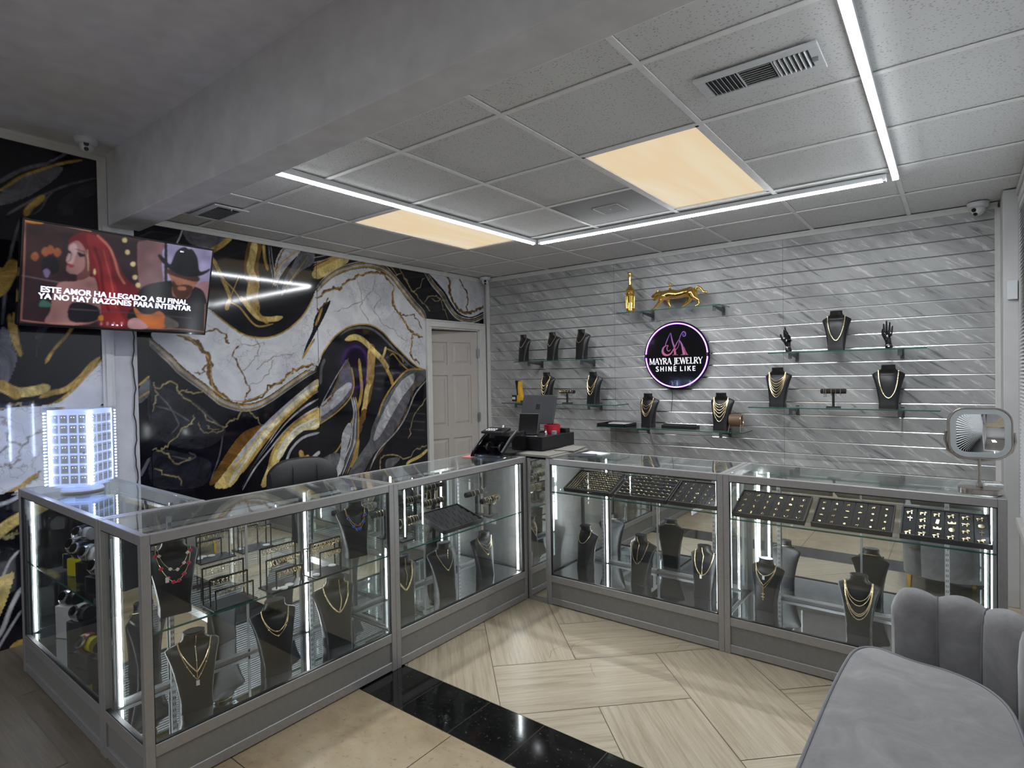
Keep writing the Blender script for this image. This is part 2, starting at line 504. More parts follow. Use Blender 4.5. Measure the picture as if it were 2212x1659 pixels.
def paint_mesh(name, X, Y, img, fn, mat, parent=None, hole=None):
    nx, ny = len(X), len(Y)
    gx, gy = np.meshgrid(X, Y)
    co = np.zeros((ny * nx, 3), np.float32)
    a, b, c = fn(gx.ravel(), gy.ravel()); co[:, 0] = a; co[:, 1] = b; co[:, 2] = c
    idx = np.arange(nx * ny).reshape(ny, nx)
    q = np.stack([idx[:-1, :-1], idx[:-1, 1:], idx[1:, 1:], idx[1:, :-1]], -1).reshape(-1, 4)
    if hole:
        xc = gx.ravel()[q].mean(1); yc = gy.ravel()[q].mean(1)
        q = q[~((xc > hole[0]) & (xc < hole[1]) & (yc > hole[2]) & (yc < hole[3]))]
    me = bpy.data.meshes.new(name)
    me.vertices.add(nx * ny); me.vertices.foreach_set('co', co.ravel())
    me.loops.add(q.size); me.loops.foreach_set('vertex_index', q.ravel().astype(np.int32))
    me.polygons.add(len(q)); me.polygons.foreach_set('loop_start', np.arange(0, q.size, 4, dtype=np.int32))
    me.update(calc_edges=True)
    ca = me.color_attributes.new('Col', 'FLOAT_COLOR', 'POINT'); ca.data.foreach_set('color', img.reshape(-1).astype(np.float32))
    me.materials.append(M[mat])
    o = bpy.data.objects.new(name, me); col.objects.link(o)
    if parent: o.parent = parent
    return o
MUR=[('P','g',0,[(-3.152,2.515),(-2.978,2.53),(-2.824,2.519),(-2.862,2.461),(-2.958,2.397),(-3.027,2.404),(-3.116,2.424)]),('S','G',0.035,[(-2.818,2.523),(-2.886,2.451),(-2.97,2.39),(-3.028,2.363)]),('S','w',0.008,[(-3.155,2.514),(-3.175,2.454),(-3.197,2.405)]),('P','w',0,[(-2.4,2.506),(-2.261,2.502),(-2.36,2.387),(-2.435,2.285),(-2.486,2.188),(-2.494,2.252),(-2.481,2.37),(-2.451,2.452)]),('P','g',0,[(-2.262,2.492),(-2.143,2.511),(-2.149,2.417),(-2.273,2.332),(-2.365,2.201),(-2.439,2.128),(-2.407,2.262),(-2.346,2.362)]),('S','B',0.012,[(-2.386,2.504),(-2.46,2.373),(-2.484,2.279)]),('S','G',0.01,[(-2.269,2.507),(-2.432,2.377),(-2.507,2.186)]),('S','G',0.007,[(-2.194,2.472),(-2.319,2.3),(-2.394,2.198)]),('S','G',0.022,[(-2.574,2.503),(-2.567,2.396),(-2.545,2.31)]),('S','w',0.005,[(-2.513,2.494),(-2.502,2.367),(-2.465,2.177)]),('S','w',0.004,[(-2.533,2.497),(-2.523,2.364),(-2.495,2.213)]),('S','G',0.028,[(-2.96,2.344),(-2.904,2.226),(-2.858,2.123),(-2.841,2.064)]),('S','G',0.03,[(-2.841,2.064),(-2.861,2.014),(-2.869,1.989)]),('S','B',0.13,[(-2.633,2.522),(-2.665,2.394),(-2.675,2.305),(-2.661,2.194)]),('S','Y',0.055,[(-2.64,2.521),(-2.665,2.394),(-2.684,2.304),(-2.654,2.207),(-2.659,2.006)]),('S','G',0.09,[(-2.654,2.207),(-2.673,2.105),(-2.657,1.993)]),('S','Y',0.04,[(-2.76,2.084),(-2.723,2.038),(-2.648,1.956),(-2.595,1.934),(-2.513,1.937),(-2.436,1.958)]),('S','G',0.03,[(-2.646,2.007),(-2.621,1.958),(-2.555,1.905)]),('S','G',0.012,[(-2.848,2.039),(-2.775,2.009),(-2.65,1.88),(-2.514,1.901)]),('S','G',0.01,[(-2.916,2.225),(-2.821,2.139),(-2.748,2.048)]),('S','G',0.007,[(-2.769,2.243),(-2.822,2.115),(-2.874,1.989)]),('S','Y',0.085,[(-2.144,2.321),(-2.039,2.376),(-1.922,2.449),(-1.8,2.527)]),('S','G',0.03,[(-2.139,2.377),(-2.005,2.451),(-1.878,2.524)]),('S','w',0.006,[(-2.14,2.466),(-2.019,2.505),(-1.92,2.534)]),('S','w',0.006,[(-2.141,2.425),(-2.02,2.47),(-1.903,2.53)]),('S','G',0.006,[(-2.142,2.404),(-2.004,2.479),(-1.886,2.528)]),('P','W',0,[(-3.367,1.787),(-3.257,1.913),(-3.127,1.98),(-2.998,1.979),(-2.935,1.93),(-2.852,1.869),(-2.755,1.81),(-2.652,1.788),(-2.544,1.795),(-2.432,1.838),(-2.329,1.909),(-2.252,1.984),(-2.197,2.063),(-2.148,2.156),(-2.124,2.158),(-2.136,1.592),(-2.233,1.544),(-2.34,1.482),(-2.443,1.418),(-2.556,1.35),(-2.664,1.304),(-2.768,1.296),(-2.842,1.314),(-2.914,1.348),(-2.972,1.396),(-3.029,1.447),(-3.106,1.507),(-3.191,1.582),(-3.243,1.644),(-3.314,1.709)]),('P','W',0,[(-2.149,2.122),(-2.124,2.179),(-2.042,2.264),(-1.924,2.346),(-1.786,2.407),(-1.641,2.447),(-1.529,2.456),(-1.414,2.434),(-1.316,2.386),(-1.216,2.295),(-1.092,2.179),(-0.962,2.075),(-0.874,1.981),(-0.875,1.539),(-0.954,1.551),(-1.064,1.6),(-1.19,1.692),(-1.312,1.787),(-1.429,1.885),(-1.543,1.94),(-1.673,1.948),(-1.799,1.921),(-1.903,1.865),(-1.989,1.791),(-2.073,1.687),(-2.139,1.592)]),('S','G',0.012,[(-3.383,1.752),(-3.317,1.694),(-3.247,1.628),(-3.196,1.566),(-3.109,1.493),(-3.032,1.433),(-2.975,1.379),(-2.917,1.334),(-2.842,1.3),(-2.768,1.284),(-2.665,1.291),(-2.556,1.337),(-2.443,1.405),(-2.34,1.467),(-2.234,1.531),(-2.14,1.577)]),('S','G',0.012,[(-2.124,2.172),(-2.045,2.26),(-1.924,2.356),(-1.785,2.417),(-1.641,2.459),(-1.529,2.468),(-1.408,2.447),(-1.308,2.395),(-1.204,2.303),(-1.08,2.187),(-0.95,2.083),(-0.874,1.998)]),('S','w',0.016,[(-3.383,1.74),(-3.32,1.682),(-3.252,1.616),(-3.201,1.554),(-3.113,1.48),(-3.036,1.42),(-2.977,1.366),(-2.92,1.321),(-2.843,1.286),(-2.768,1.27),(-2.665,1.277),(-2.557,1.323),(-2.443,1.39),(-2.341,1.452),(-2.234,1.516),(-2.14,1.562)]),('S','w',0.016,[(-2.124,2.189),(-2.048,2.275),(-1.924,2.372),(-1.785,2.433),(-1.641,2.475),(-1.528,2.485),(-1.401,2.465),(-1.299,2.407),(-1.19,2.313),(-1.065,2.197),(-0.935,2.093),(-0.874,1.998)]),('S','G',0.008,[(-3.383,1.728),(-3.324,1.669),(-3.257,1.603),(-3.206,1.541),(-3.117,1.468),(-3.04,1.407),(-2.98,1.353),(-2.922,1.307),(-2.843,1.273),(-2.769,1.256),(-2.665,1.263),(-2.557,1.309),(-2.444,1.376),(-2.341,1.438),(-2.234,1.501),(-2.14,1.546)]),('S','G',0.008,[(-2.123,2.206),(-2.051,2.29),(-1.923,2.387),(-1.785,2.449),(-1.64,2.492),(-1.528,2.501),(-1.394,2.483),(-1.29,2.418),(-1.176,2.324),(-1.05,2.207),(-0.92,2.103),(-0.874,1.998)]),('S','w',0.007,[(-3.384,1.716),(-3.328,1.657),(-3.262,1.591),(-3.211,1.529),(-3.121,1.455),(-3.044,1.395),(-2.983,1.34),(-2.925,1.294),(-2.843,1.26),(-2.769,1.243),(-2.666,1.249),(-2.557,1.295),(-2.444,1.361),(-2.341,1.423),(-2.235,1.486),(-2.141,1.531)]),('S','w',0.007,[(-2.123,2.222),(-2.054,2.305),(-1.923,2.403),(-1.784,2.465),(-1.64,2.508),(-1.528,2.518),(-1.387,2.501),(-1.28,2.43),(-1.162,2.334),(-1.036,2.218),(-0.904,2.114),(-0.874,1.998)]),('S','G',0.012,[(-2.998,1.979),(-2.935,1.93),(-2.852,1.869),(-2.755,1.81),(-2.652,1.788),(-2.544,1.795),(-2.432,1.838),(-2.329,1.909),(-2.252,1.984),(-2.197,2.063),(-2.148,2.156)]),('S','G',0.012,[(-0.875,1.539),(-0.954,1.551),(-1.064,1.6),(-1.19,1.692),(-1.312,1.787),(-1.429,1.885),(-1.543,1.94),(-1.673,1.948),(-1.799,1.921),(-1.903,1.865),(-1.989,1.791),(-2.073,1.687),(-2.136,1.592)]),('S','g',0.02,[(-0.898,1.514),(-1.065,1.564),(-1.212,1.66),(-1.352,1.775),(-1.468,1.863),(-1.563,1.909),(-1.674,1.918),(-1.799,1.897),(-1.895,1.844)]),('P','K',0,[(-1.988,2.127),(-2.049,1.998),(-2.132,1.861),(-2.213,1.728),(-2.269,1.632),(-2.228,1.752),(-2.171,1.859),(-2.142,1.978),(-2.071,2.069)]),('S','G',0.02,[(-2.071,2.066),(-2.105,1.98),(-2.139,1.909)]),('S','G',0.018,[(-2.149,1.799),(-2.214,1.714),(-2.269,1.632)]),('P','W',0,[(-0.836,2.539),(-0.721,2.432),(-0.603,2.342),(-0.506,2.229),(-0.393,2.141),(-0.22,2.112),(-0.052,2.167),(0.06,2.241),(0.075,2.552),(-0.42,2.541)]),('S','w',0.01,[(-0.863,2.523),(-0.754,2.41),(-0.627,2.319),(-0.537,2.204),(-0.413,2.114),(-0.221,2.094),(-0.038,2.147),(0.059,2.207)]),('S','G',0.008,[(-0.885,2.52),(-0.774,2.402),(-0.645,2.307),(-0.552,2.191),(-0.422,2.097),(-0.221,2.072),(-0.039,2.125),(0.058,2.184)]),('S','w',0.014,[(-0.907,2.518),(-0.794,2.393),(-0.663,2.294),(-0.567,2.177),(-0.432,2.079),(-0.222,2.051),(-0.039,2.103),(0.058,2.162)]),('S','B',0.035,[(-0.622,2.538),(-0.537,2.47),(-0.523,2.332),(-0.455,2.216),(-0.379,2.148),(-0.219,2.149),(-0.05,2.213),(0.061,2.269)]),('S','B',0.02,[(-0.42,2.537),(-0.319,2.425),(-0.27,2.268),(-0.246,2.152)]),('S','B',0.03,[(-3.197,1.787),(-3.133,1.767),(-3.084,1.722),(-3.023,1.659),(-2.993,1.589),(-2.99,1.506),(-2.983,1.434),(-2.937,1.373),(-2.842,1.323)]),('S','G',0.01,[(-3.197,1.787),(-3.133,1.767),(-3.084,1.722),(-3.023,1.659),(-2.993,1.589),(-2.99,1.506),(-2.983,1.434),(-2.937,1.373),(-2.842,1.323)]),('S','B',0.015,[(-3.084,1.722),(-3.011,1.683),(-2.995,1.624),(-3.026,1.553),(-3.106,1.524)]),('S','B',0.0225,[(-2.842,1.323),(-2.742,1.316),(-2.61,1.361),(-2.527,1.416),(-2.412,1.485),(-2.308,1.558),(-2.147,1.599)]),('S','G',0.0075,[(-2.842,1.323),(-2.742,1.316),(-2.61,1.361),(-2.527,1.416),(-2.412,1.485),(-2.308,1.558),(-2.147,1.599)]),('S','B',0.015,[(-2.742,1.316),(-2.713,1.427),(-2.775,1.522),(-2.815,1.651),(-2.782,1.713)]),('S','v',0.009000000000000001,[(-2.782,1.713),(-2.667,1.728),(-2.573,1.757)]),('S','v',0.009000000000000001,[(-2.775,1.522),(-2.682,1.628),(-2.627,1.717),(-2.652,1.786)]),('S','v',0.0075,[(-2.713,1.427),(-2.579,1.513),(-2.521,1.629)]),('S','B',0.015,[(-3.008,1.819),(-2.937,1.834),(-2.88,1.758),(-2.862,1.747)]),('S','B',0.0225,[(-2.125,2.124),(-2.044,2.187),(-1.978,2.215),(-1.893,2.253),(-1.77,2.332),(-1.661,2.389),(-1.492,2.426),(-1.375,2.402),(-1.297,2.318)]),('S','G',0.0075,[(-2.125,2.124),(-2.044,2.187),(-1.978,2.215),(-1.893,2.253),(-1.77,2.332),(-1.661,2.389),(-1.492,2.426),(-1.375,2.402),(-1.297,2.318)]),('S','B',0.026250000000000002,[(-1.297,2.318),(-1.291,2.177),(-1.222,2.056),(-1.14,1.982),(-1.056,1.898),(-0.923,1.879)]),('S','G',0.00875,[(-1.297,2.318),(-1.291,2.177),(-1.222,2.056),(-1.14,1.982),(-1.056,1.898),(-0.923,1.879)]),('S','B',0.018750000000000003,[(-1.056,1.898),(-1.092,1.758),(-1.063,1.645),(-0.998,1.58)]),('S','G',0.00625,[(-1.056,1.898),(-1.092,1.758),(-1.063,1.645),(-0.998,1.58)]),('S','v',0.01125,[(-1.717,2.331),(-1.666,2.203),(-1.687,2.083),(-1.58,1.956)]),('S','v',0.009000000000000001,[(-1.492,2.403),(-1.534,2.292),(-1.648,2.175),(-1.829,2.072),(-1.966,2.032)]),('S','v',0.01125,[(-1.548,2.094),(-1.426,1.98),(-1.308,1.925),(-1.166,1.804)]),('S','v',0.009000000000000001,[(-1.534,2.277),(-1.459,2.193),(-1.539,2.08)]),('S','B',0.015,[(-1.222,2.056),(-1.052,2.052),(-0.921,1.945)]),('S','B',0.015,[(-2.127,2.048),(-2.062,2.095),(-2.013,2.141)]),('S','v',0.009000000000000001,[(-2.658,1.552),(-2.576,1.629),(-2.451,1.656),(-2.305,1.685)]),('S','t',0.014,[(-1.565,2.522),(-1.471,2.49),(-1.53,2.413)]),('S','t',0.014,[(-1.25,2.544),(-1.17,2.443),(-1.045,2.297),(-0.907,2.443)]),('S','t',0.014,[(-1.17,2.443),(-1.087,2.341),(-0.914,2.211),(-0.824,2.118)]),('S','t',0.014,[(-0.914,2.211),(-0.749,2.293),(-0.632,2.167),(-0.561,2.051)]),('S','t',0.014,[(-1.371,2.55),(-1.293,2.475),(-1.212,2.438)]),('S','t',0.014,[(-0.821,2.252),(-0.605,2.238),(-0.432,2.112)]),('P','g',0,[(-1.85,1.629),(-1.794,1.55),(-1.776,1.432),(-1.805,1.331),(-1.92,1.221),(-2.022,1.156),(-2.121,1.093),(-2.126,1.176),(-2.068,1.271),(-1.966,1.408)]),('P','w',0,[(-2.1,1.258),(-1.95,1.365),(-1.829,1.434),(-1.795,1.389),(-1.919,1.263),(-2.07,1.173),(-2.122,1.162)]),('S','B',0.016,[(-2.12,1.232),(-2.001,1.338),(-1.913,1.493),(-1.841,1.637)]),('S','G',0.012,[(-2.121,1.093),(-1.938,1.193),(-1.811,1.302),(-1.768,1.418),(-1.79,1.564)]),('S','B',0.1,[(-1.557,1.761),(-1.579,1.64),(-1.589,1.489),(-1.611,1.369),(-1.655,1.221)]),('S','Y',0.05,[(-1.576,1.768),(-1.589,1.639),(-1.57,1.489),(-1.624,1.369),(-1.655,1.221),(-1.685,1.148)]),('S','G',0.08,[(-1.559,1.7),(-1.582,1.549),(-1.598,1.429)]),('S','B',0.06,[(-1.675,1.192),(-1.718,1.046),(-1.755,0.902),(-1.774,0.845)]),('S','G',0.05,[(-1.745,0.93),(-1.756,0.858),(-1.776,0.757),(-1.813,0.703)]),('S','Y',0.05,[(-1.845,1.803),(-1.748,1.829),(-1.658,1.803),(-1.549,1.716),(-1.474,1.656),(-1.378,1.564)]),('S','G',0.035,[(-1.474,1.656),(-1.398,1.549),(-1.35,1.47),(-1.33,1.4)]),('S','Y',0.025,[(-1.403,1.75),(-1.424,1.688),(-1.455,1.641)]),('S','G',0.012,[(-1.355,1.673),(-1.314,1.69),(-1.234,1.612),(-1.109,1.532),(-0.955,1.539)]),('S','G',0.012,[(-1.403,1.742),(-1.232,1.675),(-1.192,1.612)]),('S','G',0.03,[(-1.708,1.638),(-1.694,1.49),(-1.688,1.356),(-1.729,1.195)]),('S','w',0.014,[(-1.801,1.302),(-1.774,1.183),(-1.795,1.053),(-1.817,0.908),(-1.89,0.771),(-1.952,0.651)]),('S','g',0.014,[(-1.789,1.301),(-1.762,1.182),(-1.778,1.051),(-1.797,0.906),(-1.866,0.768),(-1.929,0.647)]),('S','w',0.014,[(-1.778,1.301),(-1.751,1.182),(-1.763,1.05),(-1.78,0.904),(-1.845,0.766),(-1.908,0.644)]),('S','g',0.014,[(-1.766,1.3),(-1.738,1.181),(-1.745,1.049),(-1.76,0.902),(-1.82,0.763),(-1.884,0.641)]),('S','G',0.014,[(-1.755,1.3),(-1.728,1.18),(-1.73,1.047),(-1.743,0.901),(-1.799,0.76),(-1.864,0.637)]),('P','g',0,[(-0.898,1.534),(-1.043,1.551),(-1.195,1.492),(-1.323,1.376),(-1.436,1.255),(-1.517,1.137),(-1.587,1.005),(-1.618,0.903),(-1.759,0.755),(-1.85,0.621),(-1.708,0.615),(-1.574,0.777),(-1.416,0.882),(-1.271,1.026),(-1.162,1.178),(-1.071,1.336),(-0.924,1.431)]),('P','w',0,[(-1.066,1.507),(-1.239,1.421),(-1.366,1.268),(-1.489,1.089),(-1.57,0.913),(-1.493,0.936),(-1.329,1.141),(-1.201,1.292),(-1.069,1.417)]),('S','G',0.018,[(-0.932,1.539),(-1.13,1.54),(-1.301,1.422),(-1.446,1.256),(-1.507,1.121)]),('S','B',0.014,[(-0.935,1.423),(-1.07,1.385),(-1.095,1.24),(-1.25,1.024),(-1.436,0.869),(-1.69,0.597)]),('S','w',0.012,[(-0.901,1.431),(-1.05,1.303),(-1.163,1.114),(-1.293,0.965),(-1.516,0.801),(-1.615,0.646)]),('S','t',0.014,[(-0.905,1.281),(-0.988,1.152),(-1.124,0.966),(-1.17,0.873)]),('S','t',0.018,[(-0.895,0.796),(-1.065,0.749),(-1.217,0.702),(-1.419,0.758),(-1.5,0.676),(-1.541,0.59)]),('S','Y',0.03,[(-0.897,0.746),(-1.0,0.692),(-1.133,0.659),(-1.176,0.633)]),('P','g',0,[(-1.421,0.712),(-1.258,0.707),(-1.342,0.639),(-1.424,0.604)]),('S','G',0.012,[(-2.12,0.794),(-1.964,0.852),(-1.84,1.027),(-1.784,1.125)]),('P','w',0,[(-1.901,0.989),(-1.829,1.084),(-1.805,1.01),(-1.862,0.84),(-1.9,0.701),(-1.953,0.636),(-2.019,0.639),(-1.931,0.805)]),('P','g',0,[(-2.104,0.799),(-1.964,0.838),(-1.932,0.777),(-2.019,0.646),(-2.124,0.676)]),('S','g',0.025,[(-2.058,1.634),(-2.093,1.55),(-2.104,1.425)]),('S','w',0.006,[(-1.868,1.593),(-1.964,1.465),(-2.1,1.258)]),('P','Y',0,[(-2.133,1.468),(-2.135,1.385),(-2.239,1.313),(-2.391,1.2),(-2.536,1.074),(-2.647,0.956),(-2.78,0.797),(-2.87,0.698),(-2.989,0.718),(-2.878,0.848),(-2.75,0.993),(-2.616,1.119),(-2.447,1.25),(-2.298,1.363)]),('P','B',0,[(-2.616,1.119),(-2.75,0.993),(-2.878,0.848),(-2.977,0.742),(-3.023,0.749),(-2.925,0.903),(-2.799,1.06),(-2.695,1.113)]),('S','w',0.03,[(-2.13,1.454),(-2.299,1.343),(-2.447,1.237),(-2.61,1.106),(-2.737,0.979),(-2.854,0.845)]),('P','Y',0,[(-2.126,1.232),(-2.131,1.066),(-2.277,1.051),(-2.397,0.969),(-2.471,0.871),(-2.501,0.81),(-2.543,0.777),(-2.601,0.658),(-2.641,0.676),(-2.583,0.808),(-2.539,0.931),(-2.452,1.04),(-2.319,1.149)]),('S','c',0.05,[(-2.13,1.094),(-2.276,1.078),(-2.411,0.983),(-2.5,0.849)]),('S','w',0.01,[(-2.129,1.364),(-2.27,1.294),(-2.421,1.169),(-2.565,0.999),(-2.689,0.835),(-2.783,0.684)]),('S','K',0.02,[(-2.13,1.333),(-2.271,1.264),(-2.421,1.146),(-2.565,0.982),(-2.69,0.827),(-2.783,0.678)]),('S','w',0.016,[(-2.131,1.303),(-2.272,1.235),(-2.422,1.123),(-2.566,0.965),(-2.69,0.818),(-2.783,0.673)]),('S','K',0.03,[(-2.132,1.272),(-2.273,1.205),(-2.422,1.1),(-2.566,0.948),(-2.69,0.81),(-2.784,0.667)]),('S','w',0.012,[(-2.133,1.239),(-2.273,1.172),(-2.423,1.074),(-2.567,0.929),(-2.69,0.801),(-2.784,0.661)]),('S','w',0.02,[(-2.129,1.024),(-2.278,0.997),(-2.384,0.914),(-2.43,0.82)]),('S','w',0.03,[(-2.127,0.864),(-2.191,0.823),(-2.238,0.775)]),('S','G',0.04,[(-2.303,0.891),(-2.289,0.849),(-2.267,0.819),(-2.236,0.843)]),('P','q',0,[(-3.376,1.444),(-3.11,1.333),(-2.977,1.196),(-2.896,1.105),(-3.005,1.008),(-3.205,1.018),(-3.378,1.147)]),('P','q',0,[(-3.371,1.014),(-3.153,0.966),(-3.008,0.889),(-3.069,0.734),(-3.377,0.784)]),('S','t',0.013999999999999999,[(-3.38,1.477),(-3.341,1.423),(-3.253,1.464),(-3.207,1.394),(-3.111,1.321),(-3.012,1.189),(-2.919,1.143),(-2.845,1.186),(-2.769,1.24),(-2.693,1.211),(-2.616,1.129)]),('S','t',0.013999999999999999,[(-3.207,1.394),(-3.142,1.394),(-3.03,1.409),(-2.984,1.387),(-2.939,1.289)]),('S','t',0.010499999999999999,[(-3.341,1.423),(-3.358,1.345),(-3.379,1.291)]),('S','t',0.012599999999999998,[(-2.805,1.313),(-2.769,1.24)]),('S','t',0.010499999999999999,[(-3.371,1.02),(-3.31,1.019),(-3.225,1.111),(-3.136,1.172),(-3.09,1.239)]),('S','t',0.012599999999999998,[(-3.31,1.019),(-3.24,0.929),(-3.164,0.933),(-3.131,0.952)]),('S','t',0.010499999999999999,[(-3.364,0.892),(-3.263,0.846),(-3.19,0.776)]),('S','t',0.0084,[(-3.081,1.168),(-3.048,1.13),(-2.955,1.134)]),('S','t',0.0098,[(-2.919,1.143),(-2.991,1.102),(-3.036,1.165)]),('S','g',0.008,[(-3.337,1.388),(-3.272,1.307),(-3.222,1.202),(-3.218,1.168),(-3.267,1.115)]),('S','g',0.008,[(-3.111,1.316),(-3.034,1.235),(-2.931,1.144)]),('S','g',0.008,[(-2.921,1.071),(-2.948,0.93),(-3.011,0.771)]),('S','g',0.008,[(-3.26,0.968),(-3.154,0.932),(-3.109,0.949),(-3.152,0.978)]),('S','g',0.008,[(-3.354,1.311),(-3.252,1.272),(-3.147,1.196)]),('P','g',0,[(-3.45,1.426),(-3.386,1.5),(-3.388,1.394),(-3.452,1.331)]),('S','G',0.012,[(-3.449,1.45),(-3.385,1.509)]),('S','G',0.012,[(-3.451,1.367),(-3.388,1.409)]),('S','g',0.02,[(-3.458,0.858),(-3.399,0.97)]),('P','g',0,[(-4.108,2.521),(-4.038,2.611),(-3.967,2.675),(-3.879,2.731),(-3.819,2.747),(-3.851,2.68),(-3.941,2.578),(-4.027,2.508),(-4.109,2.462)]),('P','g',0,[(-3.791,2.874),(-3.757,2.877),(-3.802,2.826),(-3.863,2.772),(-3.937,2.722),(-3.884,2.77),(-3.829,2.818)]),('S','G',0.014,[(-4.118,2.532),(-4.066,2.586),(-4.01,2.646),(-3.938,2.697),(-3.864,2.746),(-3.803,2.781),(-3.724,2.818)]),('S','g',0.02,[(-4.117,2.58),(-4.037,2.66),(-3.966,2.711),(-3.878,2.757)]),('S','g',0.012,[(-4.084,2.412),(-4.0,2.493),(-3.912,2.566),(-3.79,2.655),(-3.656,2.727)]),('S','G',0.03,[(-4.001,2.429),(-3.977,2.48),(-3.954,2.506),(-3.913,2.559)]),('P','q',0,[(-3.856,2.459),(-3.839,2.539),(-3.792,2.606),(-3.662,2.713),(-3.654,2.639),(-3.746,2.56),(-3.779,2.475)]),('S','g',0.007,[(-3.973,2.435),(-3.929,2.48),(-3.898,2.552),(-3.868,2.592)]),('S','g',0.012,[(-4.021,2.412),(-4.066,2.222),(-4.096,2.012),(-4.115,1.805)]),('S','G',0.05,[(-4.175,2.117),(-4.099,2.089),(-4.061,2.145),(-4.059,2.094)]),('S','G',0.06,[(-4.179,1.953),(-4.12,1.997),(-4.089,2.064),(-4.068,2.119)]),('S','G',0.02,[(-4.084,1.859),(-4.077,1.756),(-4.049,1.653)]),('P','g',0,[(-4.126,1.768),(-4.086,1.764),(-4.08,1.705),(-4.057,1.633),(-4.069,1.558),(-4.104,1.477),(-4.132,1.497)]),('S','G',0.02,[(-4.064,1.871),(-4.057,1.746),(-4.049,1.684),(-4.04,1.63)]),('P','q',0,[(-3.967,1.766),(-3.913,1.866),(-3.874,1.869),(-3.94,1.735),(-3.959,1.67),(-3.973,1.609)]),('S','G',0.016,[(-3.765,1.859),(-3.823,1.756),(-3.892,1.662),(-3.928,1.59)]),('S','Y',0.055,[(-4.147,1.478),(-4.11,1.45),(-4.062,1.426),(-4.013,1.426),(-3.962,1.436),(-3.921,1.451)]),('S','G',0.05,[(-4.133,1.478),(-4.086,1.433),(-4.063,1.407)]),('S','t',0.01,[(-4.137,1.327),(-4.101,1.34),(-4.076,1.364),(-4.039,1.359),(-4.002,1.367)]),('S','G',0.03,[(-3.956,1.394),(-3.911,1.415),(-3.858,1.426),(-3.817,1.448),(-3.76,1.503),(-3.716,1.564),(-3.662,1.626)]),('P','W',0,[(-3.642,1.592),(-3.687,1.557),(-3.728,1.523),(-3.76,1.48),(-3.817,1.415),(-3.886,1.361),(-3.965,1.323),(-4.066,1.276),(-4.186,1.223),(-4.277,1.171),(-4.292,0.547),(-4.154,0.604),(-4.03,0.733),(-3.901,0.74),(-3.763,0.815),(-3.641,1.037),(-3.634,1.349)]),('S','G',0.016,[(-3.648,1.612),(-3.728,1.523),(-3.766,1.473),(-3.82,1.411),(-3.886,1.358),(-3.965,1.322),(-4.066,1.274),(-4.186,1.223)]),('P','K',0,[(-3.649,1.343),(-3.688,1.297),(-3.65,1.295)]),('P','W',0,[(-4.174,1.278),(-3.982,1.34),(-3.652,1.295),(-3.669,0.589),(-3.973,0.889),(-4.072,0.875),(-4.148,0.849),(-4.185,0.831)]),('S','v',0.014,[(-4.137,1.305),(-4.116,1.264),(-4.102,1.224),(-4.106,1.19),(-4.081,1.133),(-4.015,1.156),(-3.978,1.203)]),('S','v',0.014,[(-4.081,1.133),(-4.142,1.091)]),('S','v',0.012,[(-4.07,1.122),(-4.076,1.034),(-4.106,1.028),(-4.144,1.019)]),('S','v',0.02,[(-4.056,0.897),(-4.021,0.911),(-3.976,0.95)]),('S','G',0.02,[(-4.148,0.846),(-4.106,0.871),(-4.06,0.893),(-4.032,0.918),(-3.98,0.956)]),('P','K',0,[(-4.185,0.822),(-4.072,0.86),(-4.066,0.625),(-4.19,0.625)]),('S','w',0.03,[(-4.167,0.814),(-4.119,0.824),(-4.073,0.85)]),('S','w',0.012,[(-4.168,0.77),(-4.112,0.793),(-4.074,0.801)]),('P','K',0,[(-4.225,0.822),(-4.075,0.846),(-3.465,0.814),(-3.492,-0.305),(-4.245,-0.003)]),('S','w',0.02,[(-4.188,0.803),(-4.119,0.815),(-4.058,0.843)]),('S','Y',0.06,[(-4.192,0.626),(-4.133,0.676),(-4.072,0.715),(-3.901,0.789)]),('S','t',0.02,[(-4.172,0.647),(-4.114,0.625),(-4.083,0.652)]),('S','w',0.012,[(-4.2,0.285),(-4.159,0.374),(-4.118,0.479),(-4.076,0.533)]),('P','Y',0,[(-4.217,0.391),(-4.149,0.41),(-4.099,0.414),(-4.122,0.311),(-4.164,0.196),(-4.223,0.115)]),('S','w',0.02,[(-4.225,0.039),(-4.166,0.094),(-4.114,0.231),(-4.071,0.322)]),('S','w',0.012,[(-4.188,-0.001),(-4.127,0.105),(-4.074,0.191)]),('P','G',0,[(-4.129,0.002),(-4.078,0.035),(-4.048,-0.003),(-4.07,-0.073),(-4.131,-0.075)]),('S','c',0.035,[(-2.141,1.413),(-2.269,1.335),(-2.419,1.222),(-2.563,1.089),(-2.686,0.961),(-2.805,0.826),(-2.882,0.715)]),('S','G',0.022,[(-2.135,1.378),(-2.24,1.306),(-2.391,1.194),(-2.536,1.067),(-2.647,0.95),(-2.78,0.791)]),('S','G',0.02,[(-2.13,1.218),(-2.319,1.138),(-2.45,1.033),(-2.532,0.924),(-2.577,0.807)]),('S','W',0.012,[(-2.132,1.149),(-2.305,1.094),(-2.425,1.004),(-2.506,0.889)])]
